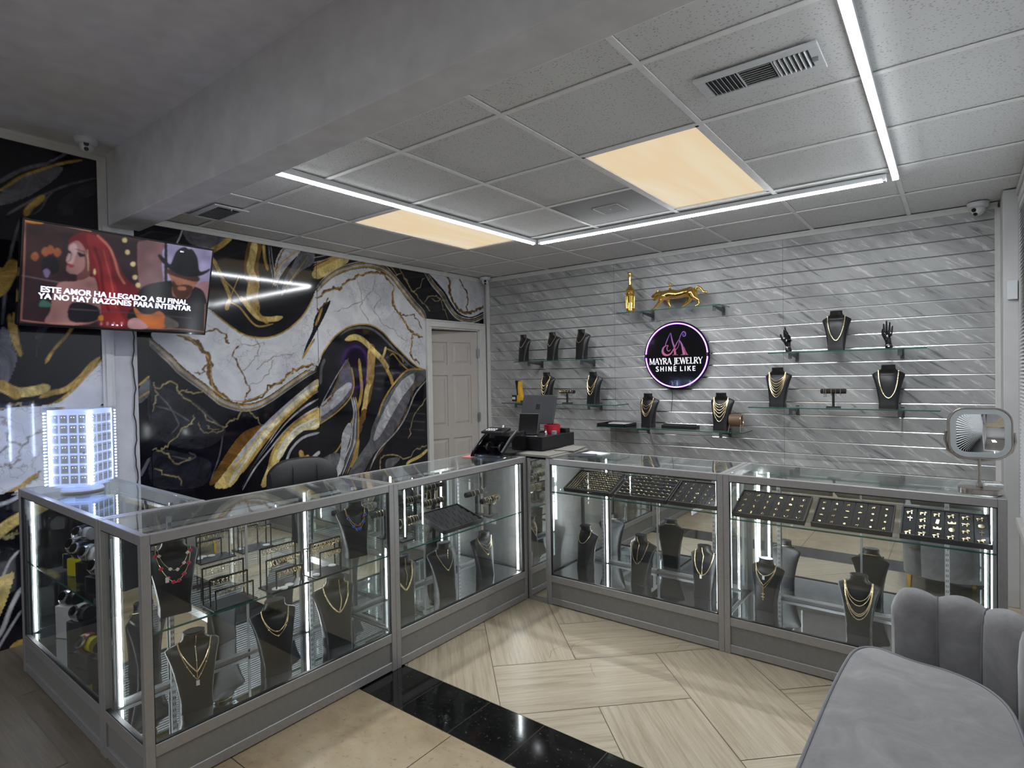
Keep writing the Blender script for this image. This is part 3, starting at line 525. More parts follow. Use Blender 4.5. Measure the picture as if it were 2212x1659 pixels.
TVP=[('P','mauve',0,[(0.538,0.016),(0.69,0.015),(0.715,-0.285),(0.684,-0.289),(0.605,-0.272),(0.562,-0.303)]),('P','lav',0,[(0.687,0.002),(0.959,-0.003),(0.978,-0.328),(0.885,-0.319),(0.713,-0.303)]),('P','dark',0,[(0.675,0.008),(0.689,0.009),(0.715,-0.294),(0.699,-0.296)]),('P','pink',0,[(0.893,-0.228),(0.972,-0.218),(0.975,-0.337),(0.883,-0.301)]),('P','brown',0,[(0.012,-0.006),(0.538,0.016),(0.541,-0.025),(0.332,-0.031),(0.013,-0.048)]),('P','amber',0,[(0.017,-0.003),(0.08,0.001),(0.081,-0.017),(0.018,-0.022)]),('S','pinkl',0.008,[(0.081,-0.0),(0.298,-0.011)]),('P','br2',0,[(0.025,-0.046),(0.154,-0.042),(0.178,-0.264),(0.023,-0.278)]),('P','bok2',0,[(0.042,-0.195),(0.059,-0.166),(0.077,-0.189),(0.061,-0.217)]),('P','bok2',0,[(0.085,-0.162),(0.101,-0.133),(0.12,-0.156),(0.104,-0.185)]),('P','bok2',0,[(0.105,-0.148),(0.122,-0.119),(0.141,-0.142),(0.124,-0.17)]),('P','bok2',0,[(0.136,-0.157),(0.152,-0.128),(0.172,-0.151),(0.155,-0.18)]),('P','dark',0,[(0.09,-0.209),(0.118,-0.175),(0.155,-0.192),(0.165,-0.258),(0.099,-0.275)]),('P','lavd',0,[(0.098,-0.26),(0.113,-0.247),(0.128,-0.263),(0.118,-0.295),(0.106,-0.289)]),('S','gr',0.006,[(-0.005,-0.297),(0.187,-0.316)]),('P','bok',0,[(0.452,-0.034),(0.456,-0.023),(0.464,-0.018),(0.472,-0.02),(0.477,-0.03),(0.474,-0.041),(0.466,-0.046),(0.457,-0.044)]),('P','bok',0,[(0.471,-0.1),(0.474,-0.089),(0.482,-0.084),(0.491,-0.086),(0.496,-0.096),(0.493,-0.107),(0.484,-0.112),(0.476,-0.11)]),('P','bok',0,[(0.504,-0.164),(0.508,-0.153),(0.516,-0.147),(0.525,-0.15),(0.53,-0.16),(0.526,-0.171),(0.518,-0.177),(0.509,-0.174)]),('P','bok',0,[(0.52,-0.24),(0.523,-0.229),(0.532,-0.223),(0.541,-0.226),(0.546,-0.236),(0.542,-0.248),(0.534,-0.253),(0.525,-0.25)]),('P','bok',0,[(0.54,-0.285),(0.543,-0.273),(0.552,-0.268),(0.561,-0.271),(0.566,-0.281),(0.563,-0.293),(0.554,-0.298),(0.545,-0.295)]),('P','red',0,[(0.2,-0.09),(0.211,-0.062),(0.247,-0.032),(0.298,-0.021),(0.345,-0.029),(0.388,-0.068),(0.42,-0.126),(0.444,-0.171),(0.469,-0.224),(0.516,-0.275),(0.571,-0.319),(0.536,-0.348),(0.569,-0.395),(0.52,-0.442),(0.527,-0.543),(0.378,-0.553),(0.358,-0.456),(0.344,-0.337),(0.303,-0.208),(0.271,-0.119),(0.243,-0.078),(0.213,-0.11)]),('P','red2',0,[(0.279,-0.034),(0.332,-0.039),(0.376,-0.086),(0.401,-0.161),(0.414,-0.248),(0.447,-0.325),(0.469,-0.446),(0.504,-0.528),(0.391,-0.544),(0.369,-0.415),(0.355,-0.295),(0.328,-0.18),(0.297,-0.107)]),('S','hl',0.012,[(0.332,-0.031),(0.389,-0.084),(0.421,-0.15),(0.447,-0.227),(0.48,-0.28)]),('S','hl2',0.006,[(0.363,-0.104),(0.39,-0.195),(0.416,-0.288),(0.447,-0.432)]),('S','redd',0.014,[(0.323,-0.103),(0.356,-0.2),(0.378,-0.333),(0.413,-0.451)]),('P','skin',0,[(0.207,-0.1),(0.243,-0.075),(0.278,-0.118),(0.302,-0.192),(0.306,-0.262),(0.341,-0.289),(0.361,-0.513),(0.13,-0.546),(0.139,-0.475),(0.144,-0.398),(0.157,-0.343),(0.18,-0.31),(0.249,-0.297),(0.248,-0.262),(0.215,-0.259),(0.198,-0.242),(0.2,-0.207),(0.195,-0.178),(0.203,-0.146),(0.201,-0.116)]),('P','skinl',0,[(0.207,-0.108),(0.231,-0.092),(0.243,-0.124),(0.235,-0.164),(0.225,-0.204),(0.199,-0.2),(0.197,-0.177),(0.204,-0.15)]),('P','skind',0,[(0.271,-0.119),(0.299,-0.193),(0.306,-0.262),(0.255,-0.292),(0.25,-0.262),(0.278,-0.227),(0.281,-0.18)]),('P','dark',0,[(0.244,-0.138),(0.273,-0.144),(0.277,-0.156),(0.254,-0.161)]),('P','dark',0,[(0.203,-0.135),(0.214,-0.141),(0.213,-0.152),(0.205,-0.149)]),('S','dark',0.004,[(0.236,-0.122),(0.272,-0.131)]),('P','lip',0,[(0.203,-0.205),(0.225,-0.21),(0.235,-0.214),(0.223,-0.227),(0.205,-0.22)]),('S','skind',0.004,[(0.217,-0.148),(0.214,-0.182),(0.202,-0.196)]),('P','dark',0,[(0.233,-0.42),(0.356,-0.432),(0.354,-0.513),(0.229,-0.523)]),('P','bok',0,[(0.328,-0.216),(0.336,-0.234),(0.331,-0.251),(0.323,-0.236)]),('S','bok',0.0025,[(0.289,-0.116),(0.299,-0.232)]),('P','dark',0,[(0.563,-0.311),(0.605,-0.272),(0.68,-0.246),(0.744,-0.238),(0.752,-0.333),(0.827,-0.334),(0.844,-0.252),(0.879,-0.252),(0.945,-0.304),(0.972,-0.543),(0.54,-0.508),(0.539,-0.398)]),('P','skinm',0,[(0.709,-0.156),(0.889,-0.184),(0.889,-0.228),(0.87,-0.258),(0.835,-0.333),(0.751,-0.325),(0.74,-0.247)]),('P','beard',0,[(0.741,-0.23),(0.77,-0.257),(0.81,-0.247),(0.862,-0.254),(0.857,-0.295),(0.827,-0.334),(0.785,-0.339),(0.75,-0.307)]),('P','skinm',0,[(0.775,-0.265),(0.816,-0.26),(0.822,-0.281),(0.781,-0.286)]),('P','shade',0,[(0.713,-0.164),(0.885,-0.184),(0.876,-0.221),(0.724,-0.197)]),('P','hat',0,[(0.644,-0.09),(0.659,-0.083),(0.689,-0.108),(0.719,-0.133),(0.734,-0.084),(0.751,-0.042),(0.789,-0.014),(0.815,-0.023),(0.84,-0.023),(0.874,-0.07),(0.894,-0.147),(0.929,-0.142),(0.958,-0.124),(0.951,-0.144),(0.898,-0.182),(0.806,-0.195),(0.738,-0.174),(0.688,-0.142),(0.658,-0.113)]),('P','orange',0,[(0.54,-0.415),(0.588,-0.453),(0.642,-0.449),(0.679,-0.428),(0.718,-0.46),(0.724,-0.526),(0.625,-0.533),(0.56,-0.473)]),('P','gr2',0,[(0.718,-0.46),(0.79,-0.49),(0.793,-0.522),(0.724,-0.526)]),('P','pink2',0,[(0.517,-0.501),(0.56,-0.481),(0.608,-0.512),(0.622,-0.541),(0.528,-0.547)]),('P','amber',0,[(0.363,-0.488),(0.383,-0.479),(0.389,-0.507),(0.37,-0.512)]),('P','pink2',0,[(0.375,-0.52),(0.383,-0.52),(0.384,-0.536),(0.376,-0.537)]),('P','pink2',0,[(0.406,-0.518),(0.414,-0.517),(0.415,-0.534),(0.407,-0.534)]),('P','pink2',0,[(0.438,-0.516),(0.446,-0.515),(0.447,-0.532),(0.439,-0.532)]),('P','pink2',0,[(0.478,-0.513),(0.487,-0.512),(0.488,-0.529),(0.479,-0.529)]),('S','pinkl',0.003,[(0.012,-0.006),(0.017,-0.264),(0.016,-0.531)]),('S','pinkl',0.004,[(0.016,-0.535),(0.123,-0.542),(0.302,-0.534)]),('S','pinkl',0.004,[(0.626,-0.541),(0.819,-0.533),(0.968,-0.543)]),('S','pinkl',0.004,[(0.95,-0.358),(0.964,-0.543)]),('S','gr',0.003,[(0.225,-0.456),(0.536,-0.453),(0.872,-0.457)]),('P','teal',0,[(0.091,-0.434),(0.105,-0.417),(0.137,-0.433),(0.137,-0.452),(0.092,-0.455)])]
# ================================================================== STRUCTURE
Hc = 2.5416; HF = 2.885; XW = 4.485; YB0, YB1 = -3.60, -3.42; ZB = 2.444

# --- floor: herringbone planks, granite band, square travertine
def clip(poly, ax, val, keep_greater):
    out = []
    for i in range(len(poly)):
        a, b = poly[i - 1], poly[i]
        ia = (a[ax] > val) == keep_greater; ib = (b[ax] > val) == keep_greater
        if ia != ib:
            t = (val - a[ax]) / (b[ax] - a[ax]); out.append(tuple(a[k] + t * (b[k] - a[k]) for k in range(len(a))))
        if ib: out.append(b)
    return out
def floor_mesh():
    vs, fs, uvs, mi = [], [], [], []
    def put(poly, m):
        if len(poly) < 3: return
        o = len(vs); vs.extend([(p[0], p[1], 0) for p in poly]); fs.append(tuple(range(o, o + len(poly)))); uvs.append([(p[2], p[3]) for p in poly]); mi.append(m)
    g = .0018; wd = .4295; P0, Q0 = -.277, 3.557; s2 = math.sqrt(.5)
    def plank(p0, p1, q0, q1, horiz):
        ou, ov = rnd.random() * 20, rnd.random() * 20
        poly = []
        for p, q in ((p0 + g, q0 + g), (p1 - g, q0 + g), (p1 - g, q1 - g), (p0 + g, q1 - g)):
            uv = (p, q) if horiz else (q, p)
            poly.append(((p + q) * s2, (p - q) * s2, uv[0] + ou, uv[1] + ov))
        poly = clip(poly, 1, -2.962, True); poly = clip(poly, 0, 0.0, True) if poly else poly
        if poly: poly = clip(poly, 1, 0.0, False)
        if poly: poly = clip(poly, 0, XW, False)
        put(poly, 0)
    for i in range(-12, 14):
        for j in range(-14, 12):
            k = (i + j) % 4
            p, q = P0 + i * wd, Q0 + j * wd
            if k == 0: plank(p, p + 2 * wd, q, q + wd, True)
            elif k == 2: plank(p, p + wd, q, q + 2 * wd, False)
    # band
    x = 2.218 - .2955 * 8
    while x < XW:
        a, b = max(x, 0), min(x + .2955, XW)
        if b > a: put([(a + g, -3.24, a, 0), (b - g, -3.24, b, 0), (b - g, -2.965, b, 1), (a + g, -2.965, a, 1)], 1)
        x += .2955
    # near side: squares on the right, dark planks on the left
    for i in range(5):
        for j in range(9):
            x0 = 1.93 + i * .61; x1 = min(x0 + .61, XW); y1 = -3.243 - j * .61; y0 = y1 - .61
            if x1 > x0: put([(x0 + g, y0 + g, x0, y0), (x1 - g, y0 + g, x1, y0), (x1 - g, y1 - g, x1, y1), (x0 + g, y1 - g, x0, y1)], 2)
    j = 0; y1 = -3.243
    while y1 > -8.4:
        y0 = y1 - .2; off = (j * .43) % 1.2; x0 = -off
        while x0 < 1.93:
            a, b = max(0, x0), min(1.93, x0 + 1.2); ou = rnd.random() * 20
            if b > a: put([(a + g, y0 + g, a + ou, y0), (b - g, y0 + g, b + ou, y0), (b - g, y1 - g, b + ou, y1), (a + g, y1 - g, a + ou, y1)], 3)
            x0 += 1.2
        y1 = y0; j += 1
    me = bpy.data.meshes.new('floor'); me.from_pydata(vs, [], fs)
    for m in ('plank', 'granite', 'trav', 'plank_dark', 'grout_light'): me.materials.append(M[m])
    ul = me.uv_layers.new(name='UVMap'); k = 0
    for f, u in zip(me.polygons, uvs):
        for a in u: ul.data[k].uv = a; k += 1
    me.polygons.foreach_set('material_index', mi); me.update()
    # hairline cracks in two planks
    for pl in (((2.62, -2.10), (2.55, -2.20), (2.53, -2.29), (2.58, -2.36), (2.63, -2.40), (2.70, -2.40), (2.74, -2.45), (2.79, -2.50)), ((2.53, -2.29), (2.47, -2.37), (2.50, -2.47)), ((2.95, -2.05), (2.99, -2.00), (3.0, -1.93))):
        bv = [];
        for k, (a, b) in enumerate(crom(pl, False, 4)): bv.append((a + rnd.uniform(-.004, .004), b + rnd.uniform(-.004, .004)))
        me2 = bmesh.new(); me2.from_mesh(me); prev = None
        for a, b in bv:
            q = (me2.verts.new((a - .0009, b, .0003)), me2.verts.new((a + .0009, b + .0006, .0003)))
            if prev: f = me2.faces.new((prev[0], prev[1], q[1], q[0])); f.material_index = 4
            prev = q
        me2.to_mesh(me); me2.free()
    # grout bed just under the tiles, same object
    bm = bmesh.new(); bm.from_mesh(me)
    q = [bm.verts.new(c) for c in ((0, -8.4, -.0025), (XW, -8.4, -.0025), (XW, 0, -.0025), (0, 0, -.0025))]
    f = bm.faces.new(q); f.material_index = 4
    q2 = [bm.verts.new(c) for c in ((0, -8.4, -.06), (XW, -8.4, -.06), (XW, 0, -.06), (0, 0, -.06))]
    f = bm.faces.new(q2[::-1]); f.material_index = 4
    for a in range(4):
        f = bm.faces.new((q[a], q2[a], q2[(a + 1) % 4], q[(a + 1) % 4])); f.material_index = 4
    bm.normal_update(); bm.to_mesh(me); bm.free()
    o = bpy.data.objects.new('floor', me); col.objects.link(o); o['kind'] = 'structure'
floor_mesh()

# --- tiled ceiling: one mesh of tiles, T-bars
GX = [2.7065 + .6096 * k for k in range(-5, 4)]
GY = [-1.2274 + .6096 * k for k in range(-4, 2)]
def in_light(cx, cy):
    return (2.7065 < cx < 3.3161 and -2.4466 < cy < -1.2274) or (.8777 < cx < 1.4873 and -2.4466 < cy < -1.2274)
def in_diff(cx, cy): return 2.0969 < cx < 2.7065 and -1.837 < cy < -1.2274
m = MB().mat('tile')
xs = [0.0] + [g for g in GX if 0 < g < XW] + [XW]; ys = [YB1] + [g for g in GY if YB1 < g < 0] + [0.0]
for i in range(len(xs) - 1):
    for j in range(len(ys) - 1):
        cx, cy = (xs[i] + xs[i + 1]) / 2, (ys[j] + ys[j + 1]) / 2
        if in_light(cx, cy) or in_diff(cx, cy): continue
        a, b, c, d = xs[i], xs[i + 1], ys[j], ys[j + 1]
        e = .005
        z0, z1 = Hc + e + .003, Hc + .016
        # slightly sagging tile
        n = 6; vs = []; fs = []
        sag = .003 * min(1, (b - a) / .6) * min(1, (d - c) / .6) + rnd.uniform(-.003, .0005)
        for q in range(n + 1):
            for p in range(n + 1):
                u, v = p / n, q / n
                vs.append((a + (b - a) * u, c + (d - c) * v, z0 - sag * 16 * u * (1 - u) * v * (1 - v)))
        for q in range(n):
            for p in range(n): k = q * (n + 1) + p; fs.append((k, k + n + 1, k + n + 2, k + 1))
        m.add(vs, fs, True)
m.mat('tbar')
for g in GX:
    if 0 < g < XW: m.box(g - .012, g + .012, YB1, 0, Hc, Hc + .0045)
for g in GY:
    if YB1 < g < 0:
        cuts = [(0, XW)] if abs(g + 1.837) > .01 else [(0, .8777), (1.4873, 2.7065), (3.3161, XW)]
        for a, b in cuts: m.box(a, b, g - .012, g + .012, Hc + .0002, Hc + .0047)
m.mat('tbar').box(-.1, XW + .1, YB1, .1, Hc + .12, Hc + .2)
struct('ceiling', m)
# near ceiling, beam
struct('ceiling_front', MB().mat('beam_paint').box(-.1, XW + .1, -8.5, YB0, HF, HF + .1), 'beam_paint')
m = MB().mat('beam_paint'); m.box(0, XW, YB0, YB1, ZB, HF + .1)
struct('wall_beam', m, 'beam_paint', bevel=.006)

# --- slat wall
m = MB()
X0s, X1s = .088, 4.40; pitchz = .1011; ztop = 2.4364
zs = [ztop - pitchz * k for k in range(0, 25) if ztop - pitchz * k > .02]
edges = [Hc] + zs + [0.0]
for k in range(len(edges) - 1):
    t, b = edges[k], edges[k + 1]
    zt = t - (.0035 if k else 0); zb = b + (.0040 if k < len(edges) - 2 else 0)
    m.mat('slat').box(X0s, X1s, 0, .019, zb, zt)
m.mat('gasket').box(X0s, X1s, .014, .03, 0, Hc)
m.mat('lip')
for z in zs:
    m.prism([(-.0008, -.0048), (.0010, .0008), (.004, .0008), (.004, -.0048)], X0s, X1s, Matrix(((0, 0, 1, 0), (1, 0, 0, 0), (0, 1, 0, z), (0, 0, 0, 1))))
m.mat('wall_paint').box(-.1, XW + .1, .03, .15, -.06, HF + .1)
for x in (1.62, 3.10):
    m.mat('gasket').box(x - .0008, x + .0008, -.0004, .001, 0, Hc)
struct('wall_back', m)

# --- marble mural wall (x = 0)
pal = {'K': (.006, .006, .010, 0), 'q': (.022, .022, .030, 0), 'g': (.11, .11, .125, 0), 'w': (.40, .40, .43, 0), 'W': (.66, .67, .70, 1),
       'G': (.42, .27, .075, 0), 'Y': (.62, .47, .17, 0), 'B': (.15, .075, .02, 0), 'v': (.28, .25, .21, .4), 't': (.36, .29, .15, 0), 'c': (.72, .66, .46, 0)}
X, Y, img = raster(MUR, pal, -3.454, 0.0, 0.0, Hc, .0055, (.007, .007, .011, 0))
o = paint_mesh('wall_left', X, Y, img, lambda a, b: (np.zeros_like(a), a, b), 'mural', None, (-.835, -.085, -1, 1.98)); o['kind'] = 'structure'
X, Y, img = raster(MUR, pal, -5.3, -3.647, 0.0, HF, .007, (.007, .007, .011, 0))
o = paint_mesh('wall_left_front', X, Y, img, lambda a, b: (np.zeros_like(a), a, b), 'mural'); o['kind'] = 'structure'
m = MB().mat('wall_paint').box(-.12, -.002, -8.5, -.835, -.06, HF + .1).box(-.12, -.002, -.085, .03, -.06, HF + .1).box(-.12, -.002, -.835, -.085, 1.98, HF + .1)
m.box(-1.4, -1.3, -1.6, .03, -.06, 2.4).box(-1.3, -.12, -1.6, -1.5, -.06, 2.4).box(-1.3, -.12, -.04, .03, -.06, 2.4).box(-1.4, -.12, -1.6, .03, 2.3, 2.4).box(-1.4, 0, -1.6, .03, -.06, -.001)
m.box(-.05, 0, -3.647, -3.454, 0, HF)
m.mat('gasket').box(-.05, 0, -8.5, -5.3, 0, HF)
struct('wall_left_core', m)
# trims
def trim(k, mb): struct('trim_%d' % k, mb, 'trim_white')
trim(1, MB().mat('trim_white').box(0, .012, -3.649, -3.586, 0, HF - .0502).box(0, .02, -3.632, -3.604, 0, HF - .0504))
trim(2, MB().mat('trim_white').box(0, .012, YB1, -.0125, Hc - .04, Hc - .0002).box(0, .018, YB1, -.0185, Hc - .014, Hc - .0001))
trim(3, MB().mat('trim_white').box(.0, 4.40, -.012, 0, Hc - .04, Hc).box(0, 4.40, -.018, 0, Hc - .014, Hc))
trim(4, MB().mat('trim_white').box(0, .012, -8.4, YB0, HF - .05, HF).box(0, .02, -8.4, YB0, HF - .02, HF))
trim(5, MB().mat('trim_white').box(.052, .088, -.012, .0, 0, Hc - .04))
trim(6, MB().mat('trim_white').box(4.385, 4.40, -.014, 0, 0, Hc - .04).box(4.394, 4.412, -.03, 0, 0, Hc - .04))
m = MB().mat('black_gloss')
for y in (-2.119, -3.384): m.box(0, .0015, y - .0015, y + .0015, 0, Hc - .04)
struct('trim_7', m, 'black_gloss')
# strip of white wall beside the door up to the corner
m = MB().mat('wall_paint').box(0, .006, -.05, 0, 2.05, Hc)

# --- door
dr = thing('door_1', '', '', (0, 0, 0)); del dr['label']; del dr['category']; dr['kind'] = 'structure'
m = MB().mat('trim_white')
m.box(0, .022, -.885, -.83, 0, 1.975).box(0, .022, -.09, -.022, 0, 1.975).box(0, .022, -.885, -.022, 1.975, 2.030)
m.box(0, .03, -.90, -.885, 0, 2.030).box(0, .03, -.90, .0, 2.03, 2.045).box(0, .03, -.022, -.0, 0, 2.030)
m.build('door_frame', None, dr, bevel=.003)
# dark room seen round the ajar leaf, jambs
m = MB().mat('trim_white').box(-.12, .002, -.840, -.822, 0, 1.975).box(-.12, .002, -.098, -.080, 0, 1.975).box(-.12, .002, -.835, -.085, 1.960, 1.978); m.build('jamb', None, dr)
def door_leaf():
    # local: x along the leaf from the hinge, y = thickness (front at 0, towards the shop)
    mm = MB().mat('door_paint'); W, H, T = .70, 1.94, .035
    cs = [0, .085, .325, .385, .625, W]; zs_ = [0, .18, .80, .93, 1.47, 1.58, 1.82, H]
    def cell(i, j): return i in (1, 3) and j in (1, 3, 5)
    for i in range(5):
        for j in range(7):
            x0, x1, z0, z1 = cs[i], cs[i + 1], zs_[j], zs_[j + 1]
            if not cell(i, j): mm.box(x0, x1, 0, T, z0, z1)
            else:
                mm.box(x0, x1, .012, T - .012, z0, z1)
                e = .022; f = .045
                a = [(x0 + e, .012, z0 + e), (x1 - e, .012, z0 + e), (x1 - e, .012, z1 - e), (x0 + e, .012, z1 - e)]
                b = [(x0 + f, .003, z0 + f), (x1 - f, .003, z0 + f), (x1 - f, .003, z1 - f), (x0 + f, .003, z1 - f)]
                mm.add(a + b, [(0, 1, 5, 4), (1, 2, 6, 5), (2, 3, 7, 6), (3, 0, 4, 7), (4, 5, 6, 7)])
    return mm
lf = door_leaf().build('door_leaf', None, dr)
th_ = R_(14); d_ = Vector((-math.sin(th_), -math.cos(th_), 0)); nb = Vector((-math.cos(th_), math.sin(th_), 0))
lf.matrix_local = Matrix(((d_.x, nb.x, 0, -.010), (d_.y, nb.y, 0, -.112), (0, 0, 1, .012), (0, 0, 0, 1)))
for z in (1.72, 1.02, .3):
    m = MB().mat('steel').box(.002, .006, -.128, -.088, z - .045, z + .045).tube([(.006, -.105, z - .05), (.006, -.105, z + .05)], .007, 8)
    m.build('hinge', None, dr)
m = MB().mat('steel').lathe([(.0, 0), (.026, 0), (.026, .006), (.01, .012), (.01, .03), (.026, .04), (.022, .06), (0, .065)], 16, mtx=Matrix.Translation((-.158, -.745, .98)) @ Matrix.Rotation(R_(90), 4, 'Y'))
m.build('door_knob', None, dr)

# --- pier and right wall, blinds
m = MB().mat('texture_paint').box(4.412, XW, -.31, 0, 0, Hc)
struct('wall_pier', m, 'texture_paint', bevel=.004)
m = MB().mat('texture_paint').box(XW, XW + .12, -.335, .03, -.06, HF + .1).box(XW, XW + .12, -3.3, -.335, -.06, .55).box(XW, XW + .12, -3.3, -.335, 2.46, HF + .1).box(XW, XW + .12, -8.5, -3.3, -.06, HF + .1)
m.mat('trim_white').box(XW - .012, XW, -3.6, -.31, Hc - .045, Hc)
struct('wall_right', m)
wn = thing('window_1', '', ''); del wn['label']; del wn['category']; wn['kind'] = 'structure'
MB().mat('trim_white').box(XW - .002, XW + .05, -.350, -.330, .56, 2.44).box(XW - .006, XW + .05, -3.32, -3.28, .56, 2.44).box(XW - .006, XW + .05, -3.32, -.33, 2.44, 2.48).box(XW - .02, XW + .05, -3.32, -.33, .52, .56).build('window_frame', None, wn)
MB().mat('black_gloss').box(XW + .05, XW + .06, -3.3, -.335, .55, 2.46).build('window_pane', None, wn)
m = MB().mat('white_plastic')
z = .60
rot = Matrix.Rotation(R_(-52), 4, 'Y')
while z < 2.42:
    mt = Matrix.Translation((XW + .004, 0, z)) @ rot
    m.box(-.0125, .0125, -3.26, -.362, -.0004, .0004, mt); z += .0215
m.build('blind_slats', None, wn)
MB().mat('white_plastic').box(XW + .0, XW + .04, -3.27, -.358, 2.40, 2.438).build('blind_headrail', None, wn)
# junction box on the pier
tag(MB().mat('white_plastic').box(4.43, 4.478, -.335, -.3102, 1.876, 1.99).build('wall_sensor', None, bevel=.004), 'small white plastic box mounted high on the textured pier by the window', 'sensor')
# walls behind the photographer
struct('wall_front', MB().mat('wall_paint').box(-.1, XW + .1, -8.5, -8.4, -.06, HF + .1), 'wall_paint')

# ================================================================== CEILING FIXTURES
def tube_light(p0, p1, label):
    p0 = Vector(p0); p1 = Vector(p1); L = (p1 - p0).length; a = math.atan2(p1.y - p0.y, p1.x - p0.x)
    t = thing('led_tube_light', label, 'light', p0, a, 'white tube lights on the ceiling')
    # flat emitting strip shaped to spare the ceiling; weak glow added on the flanks
    m = MB().mat('tube'); vs = []; n = 4
    for k in range(n + 1):
        u = -1 + 2 * k / n; yy = .0115 * u; zz = -.0385 + .0030 * u * u
        vs += [(.02, yy, zz), (L - .02, yy, zz)]
    m.add(vs, [(2 * k, 2 * k + 1, 2 * k + 3, 2 * k + 2) for k in range(n)])
    m.build('tube', None, t)
    m = MB().mat('tube_side'); vs = []
    sec = [(-.0118, -.0357), (-.0140, -.0300), (-.0135, -.0240), (.0135, -.0240), (.0140, -.0300), (.0118, -.0357)]
    for yy, zz in sec: vs += [(.02, yy, zz), (L - .02, yy, zz)]
    m.add(vs, [(0, 1, 3, 2), (2, 3, 5, 4), (6, 7, 9, 8), (8, 9, 11, 10)]); m.build('tube_flank', None, t)
    MB().mat('white_plastic').box(.0, L, -.0165, .0165, -.024, .0).build('housing', None, t)
    for x in (.0, L - .02): MB().mat('white_plastic').box(x, x + .02, -.0175, .0175, -.0385, -.001).build('end_cap', None, t, bevel=.004)
    return t
tube_light((1.475, -3.41, Hc), (1.53, -1.155, Hc), 'long white tube light on the left, running from the beam to the ceiling corner')
tube_light((1.56, -1.14, Hc), (3.885, -1.132, Hc), 'long white tube light running parallel to the grey slatted wall')
tube_light((3.945, -3.41, Hc), (3.925, -1.105, Hc), 'long white tube light on the right beside the long air vent')
def light_panel(x, y, wx, wy, label):
    t = thing('ceiling_light_panel', label, 'light', (x, y, Hc), 0, 'warm light panels in the ceiling')
    m = MB().mat('tbar'); e = .028
    m.box(-wx / 2, wx / 2, -wy / 2, -wy / 2 + e, .0005, .02).box(-wx / 2, wx / 2, wy / 2 - e, wy / 2, .0005, .02).box(-wx / 2, -wx / 2 + e, -wy / 2, wy / 2, .0005, .02).box(wx / 2 - e, wx / 2, -wy / 2, wy / 2, .0005, .02)
    m.build('frame', None, t)
    MB().mat('panel').box(-wx / 2 + e, wx / 2 - e, -wy / 2 + e, wy / 2 - e, .008, .012).build('diffuser', None, t)
light_panel(3.0113, -1.837, .61, 1.219, 'warm yellow ceiling light panel on the right, beside the perforated vent')
light_panel(1.1825, -1.837, .61, 1.219, 'warm yellow ceiling light panel on the left, partly behind the tube light')
for x in (1.2, 3.3):  # two fill lights added out of view to brighten the near side
    t = thing('ceiling_light_panel', 'added white fill light panel on the front room ceiling, ' + ('left' if x < 2 else 'right') + ' one', 'light', (x, -6.6, HF), 0, 'added white fill panels behind the photographer')
    MB().mat('tbar').box(-.31, .31, -.61, -.58, -.02, 0).box(-.31, .31, .58, .61, -.02, 0).box(-.31, -.28, -.61, .61, -.02, 0).box(.28, .31, -.61, .61, -.02, 0).build('frame', None, t)
    MB().mat('fill_panel').box(-.28, .28, -.58, .58, -.012, -.004).build('diffuser', None, t)
# perforated diffuser
t = thing('air_diffuser', 'perforated metal square air diffuser beside the warm light panel', 'vent', (2.4017, -1.532, Hc))
MB().mat('perf').box(-.293, .293, -.293, .293, .002, .010).build('perforated_plate', None, t)
MB().mat('tbar').box(-.305, .305, -.305, -.29, .001, .012).box(-.305, .305, .29, .305, .001, .012).box(-.305, -.29, -.305, .305, .001, .012).box(.29, .305, -.305, .305, .001, .012).build('frame', None, t)
MB().mat('perf').box(-.085, .085, -.085, .085, .001, .003).mat('tbar').box(-.088, .088, -.088, -.084, .0, .004).box(-.088, .088, .084, .088, .0, .004).box(-.088, -.084, -.088, .088, .0, .004).box(.084, .088, -.088, .088, .0, .004).tube([(0, 0, -.001), (0, 0, .001)], .005, 10).build('centre_plate', None, t)
# long register
def register(x, y, wx, wy, banks, label):
    t = thing('air_register', label, 'vent', (x, y, Hc - .004), 0)
    m = MB().mat('white_plastic'); hx, hy = wx / 2, wy / 2; e = .022
    m.box(-hx, hx, -hy, -hy + e * 1.6, -.006, .003).box(-hx, hx, hy - e * 1.6, hy, -.006, .003).box(-hx, -hx + e * 1.5, -hy + e * 1.6, hy - e * 1.6, -.006, .003).box(hx - e * 1.5, hx, -hy + e * 1.6, hy - e * 1.6, -.006, .003)
    for b in banks[:-1]: m.box(b[1], b[1] + .005, -hy + e * 1.6, hy - e * 1.6, -.006, .003)
    m.build('frame', None, t, bevel=.002)
    MB().mat('gasket').box(-hx + .03, hx - .03, -hy + .03, hy - .03, -.0005, .001).build('duct', None, t)
    for k, (a, b, kind) in enumerate(banks):
        m = MB().mat('white_plastic')
        if kind == 'v':
            n = max(3, int((b - a) / (.0155 if len(banks) > 1 else .028)))
            for i in range(n):
                xx = a + (b - a) * (i + .5) / n
                wv, an = (.006, 62 if xx < 0 else -62) if len(banks) > 1 else (.0042, 22)
                m.box(-wv, wv, -hy + .036, hy - .036, -.0005, .0005, Matrix.Translation((xx, 0, -.003)) @ Matrix.Rotation(R_(an), 4, 'Y'))
        else:
            n = 8
            for i in range(n):
                yy = -hy + .035 + (2 * hy - .07) * (i + .5) / n
                m.box(a + .004, b - .004, -.006, .006, -.0005, .0005, Matrix.Translation((0, yy, -.003)) @ Matrix.Rotation(R_(48), 4, 'X'))
        m.build('louvres', None, t)
    MB().mat('steel').box(hx - .03, hx - .012, -.004, .004, -.018, -.006).build('damper_lever', None, t)
    return t
register(3.63, -2.735, .41, .20, [(-.17, -.06, 'v'), (-.055, .055, 'h'), (.06, .17, 'v')], 'long white air register with three louvre banks near the right tube light')
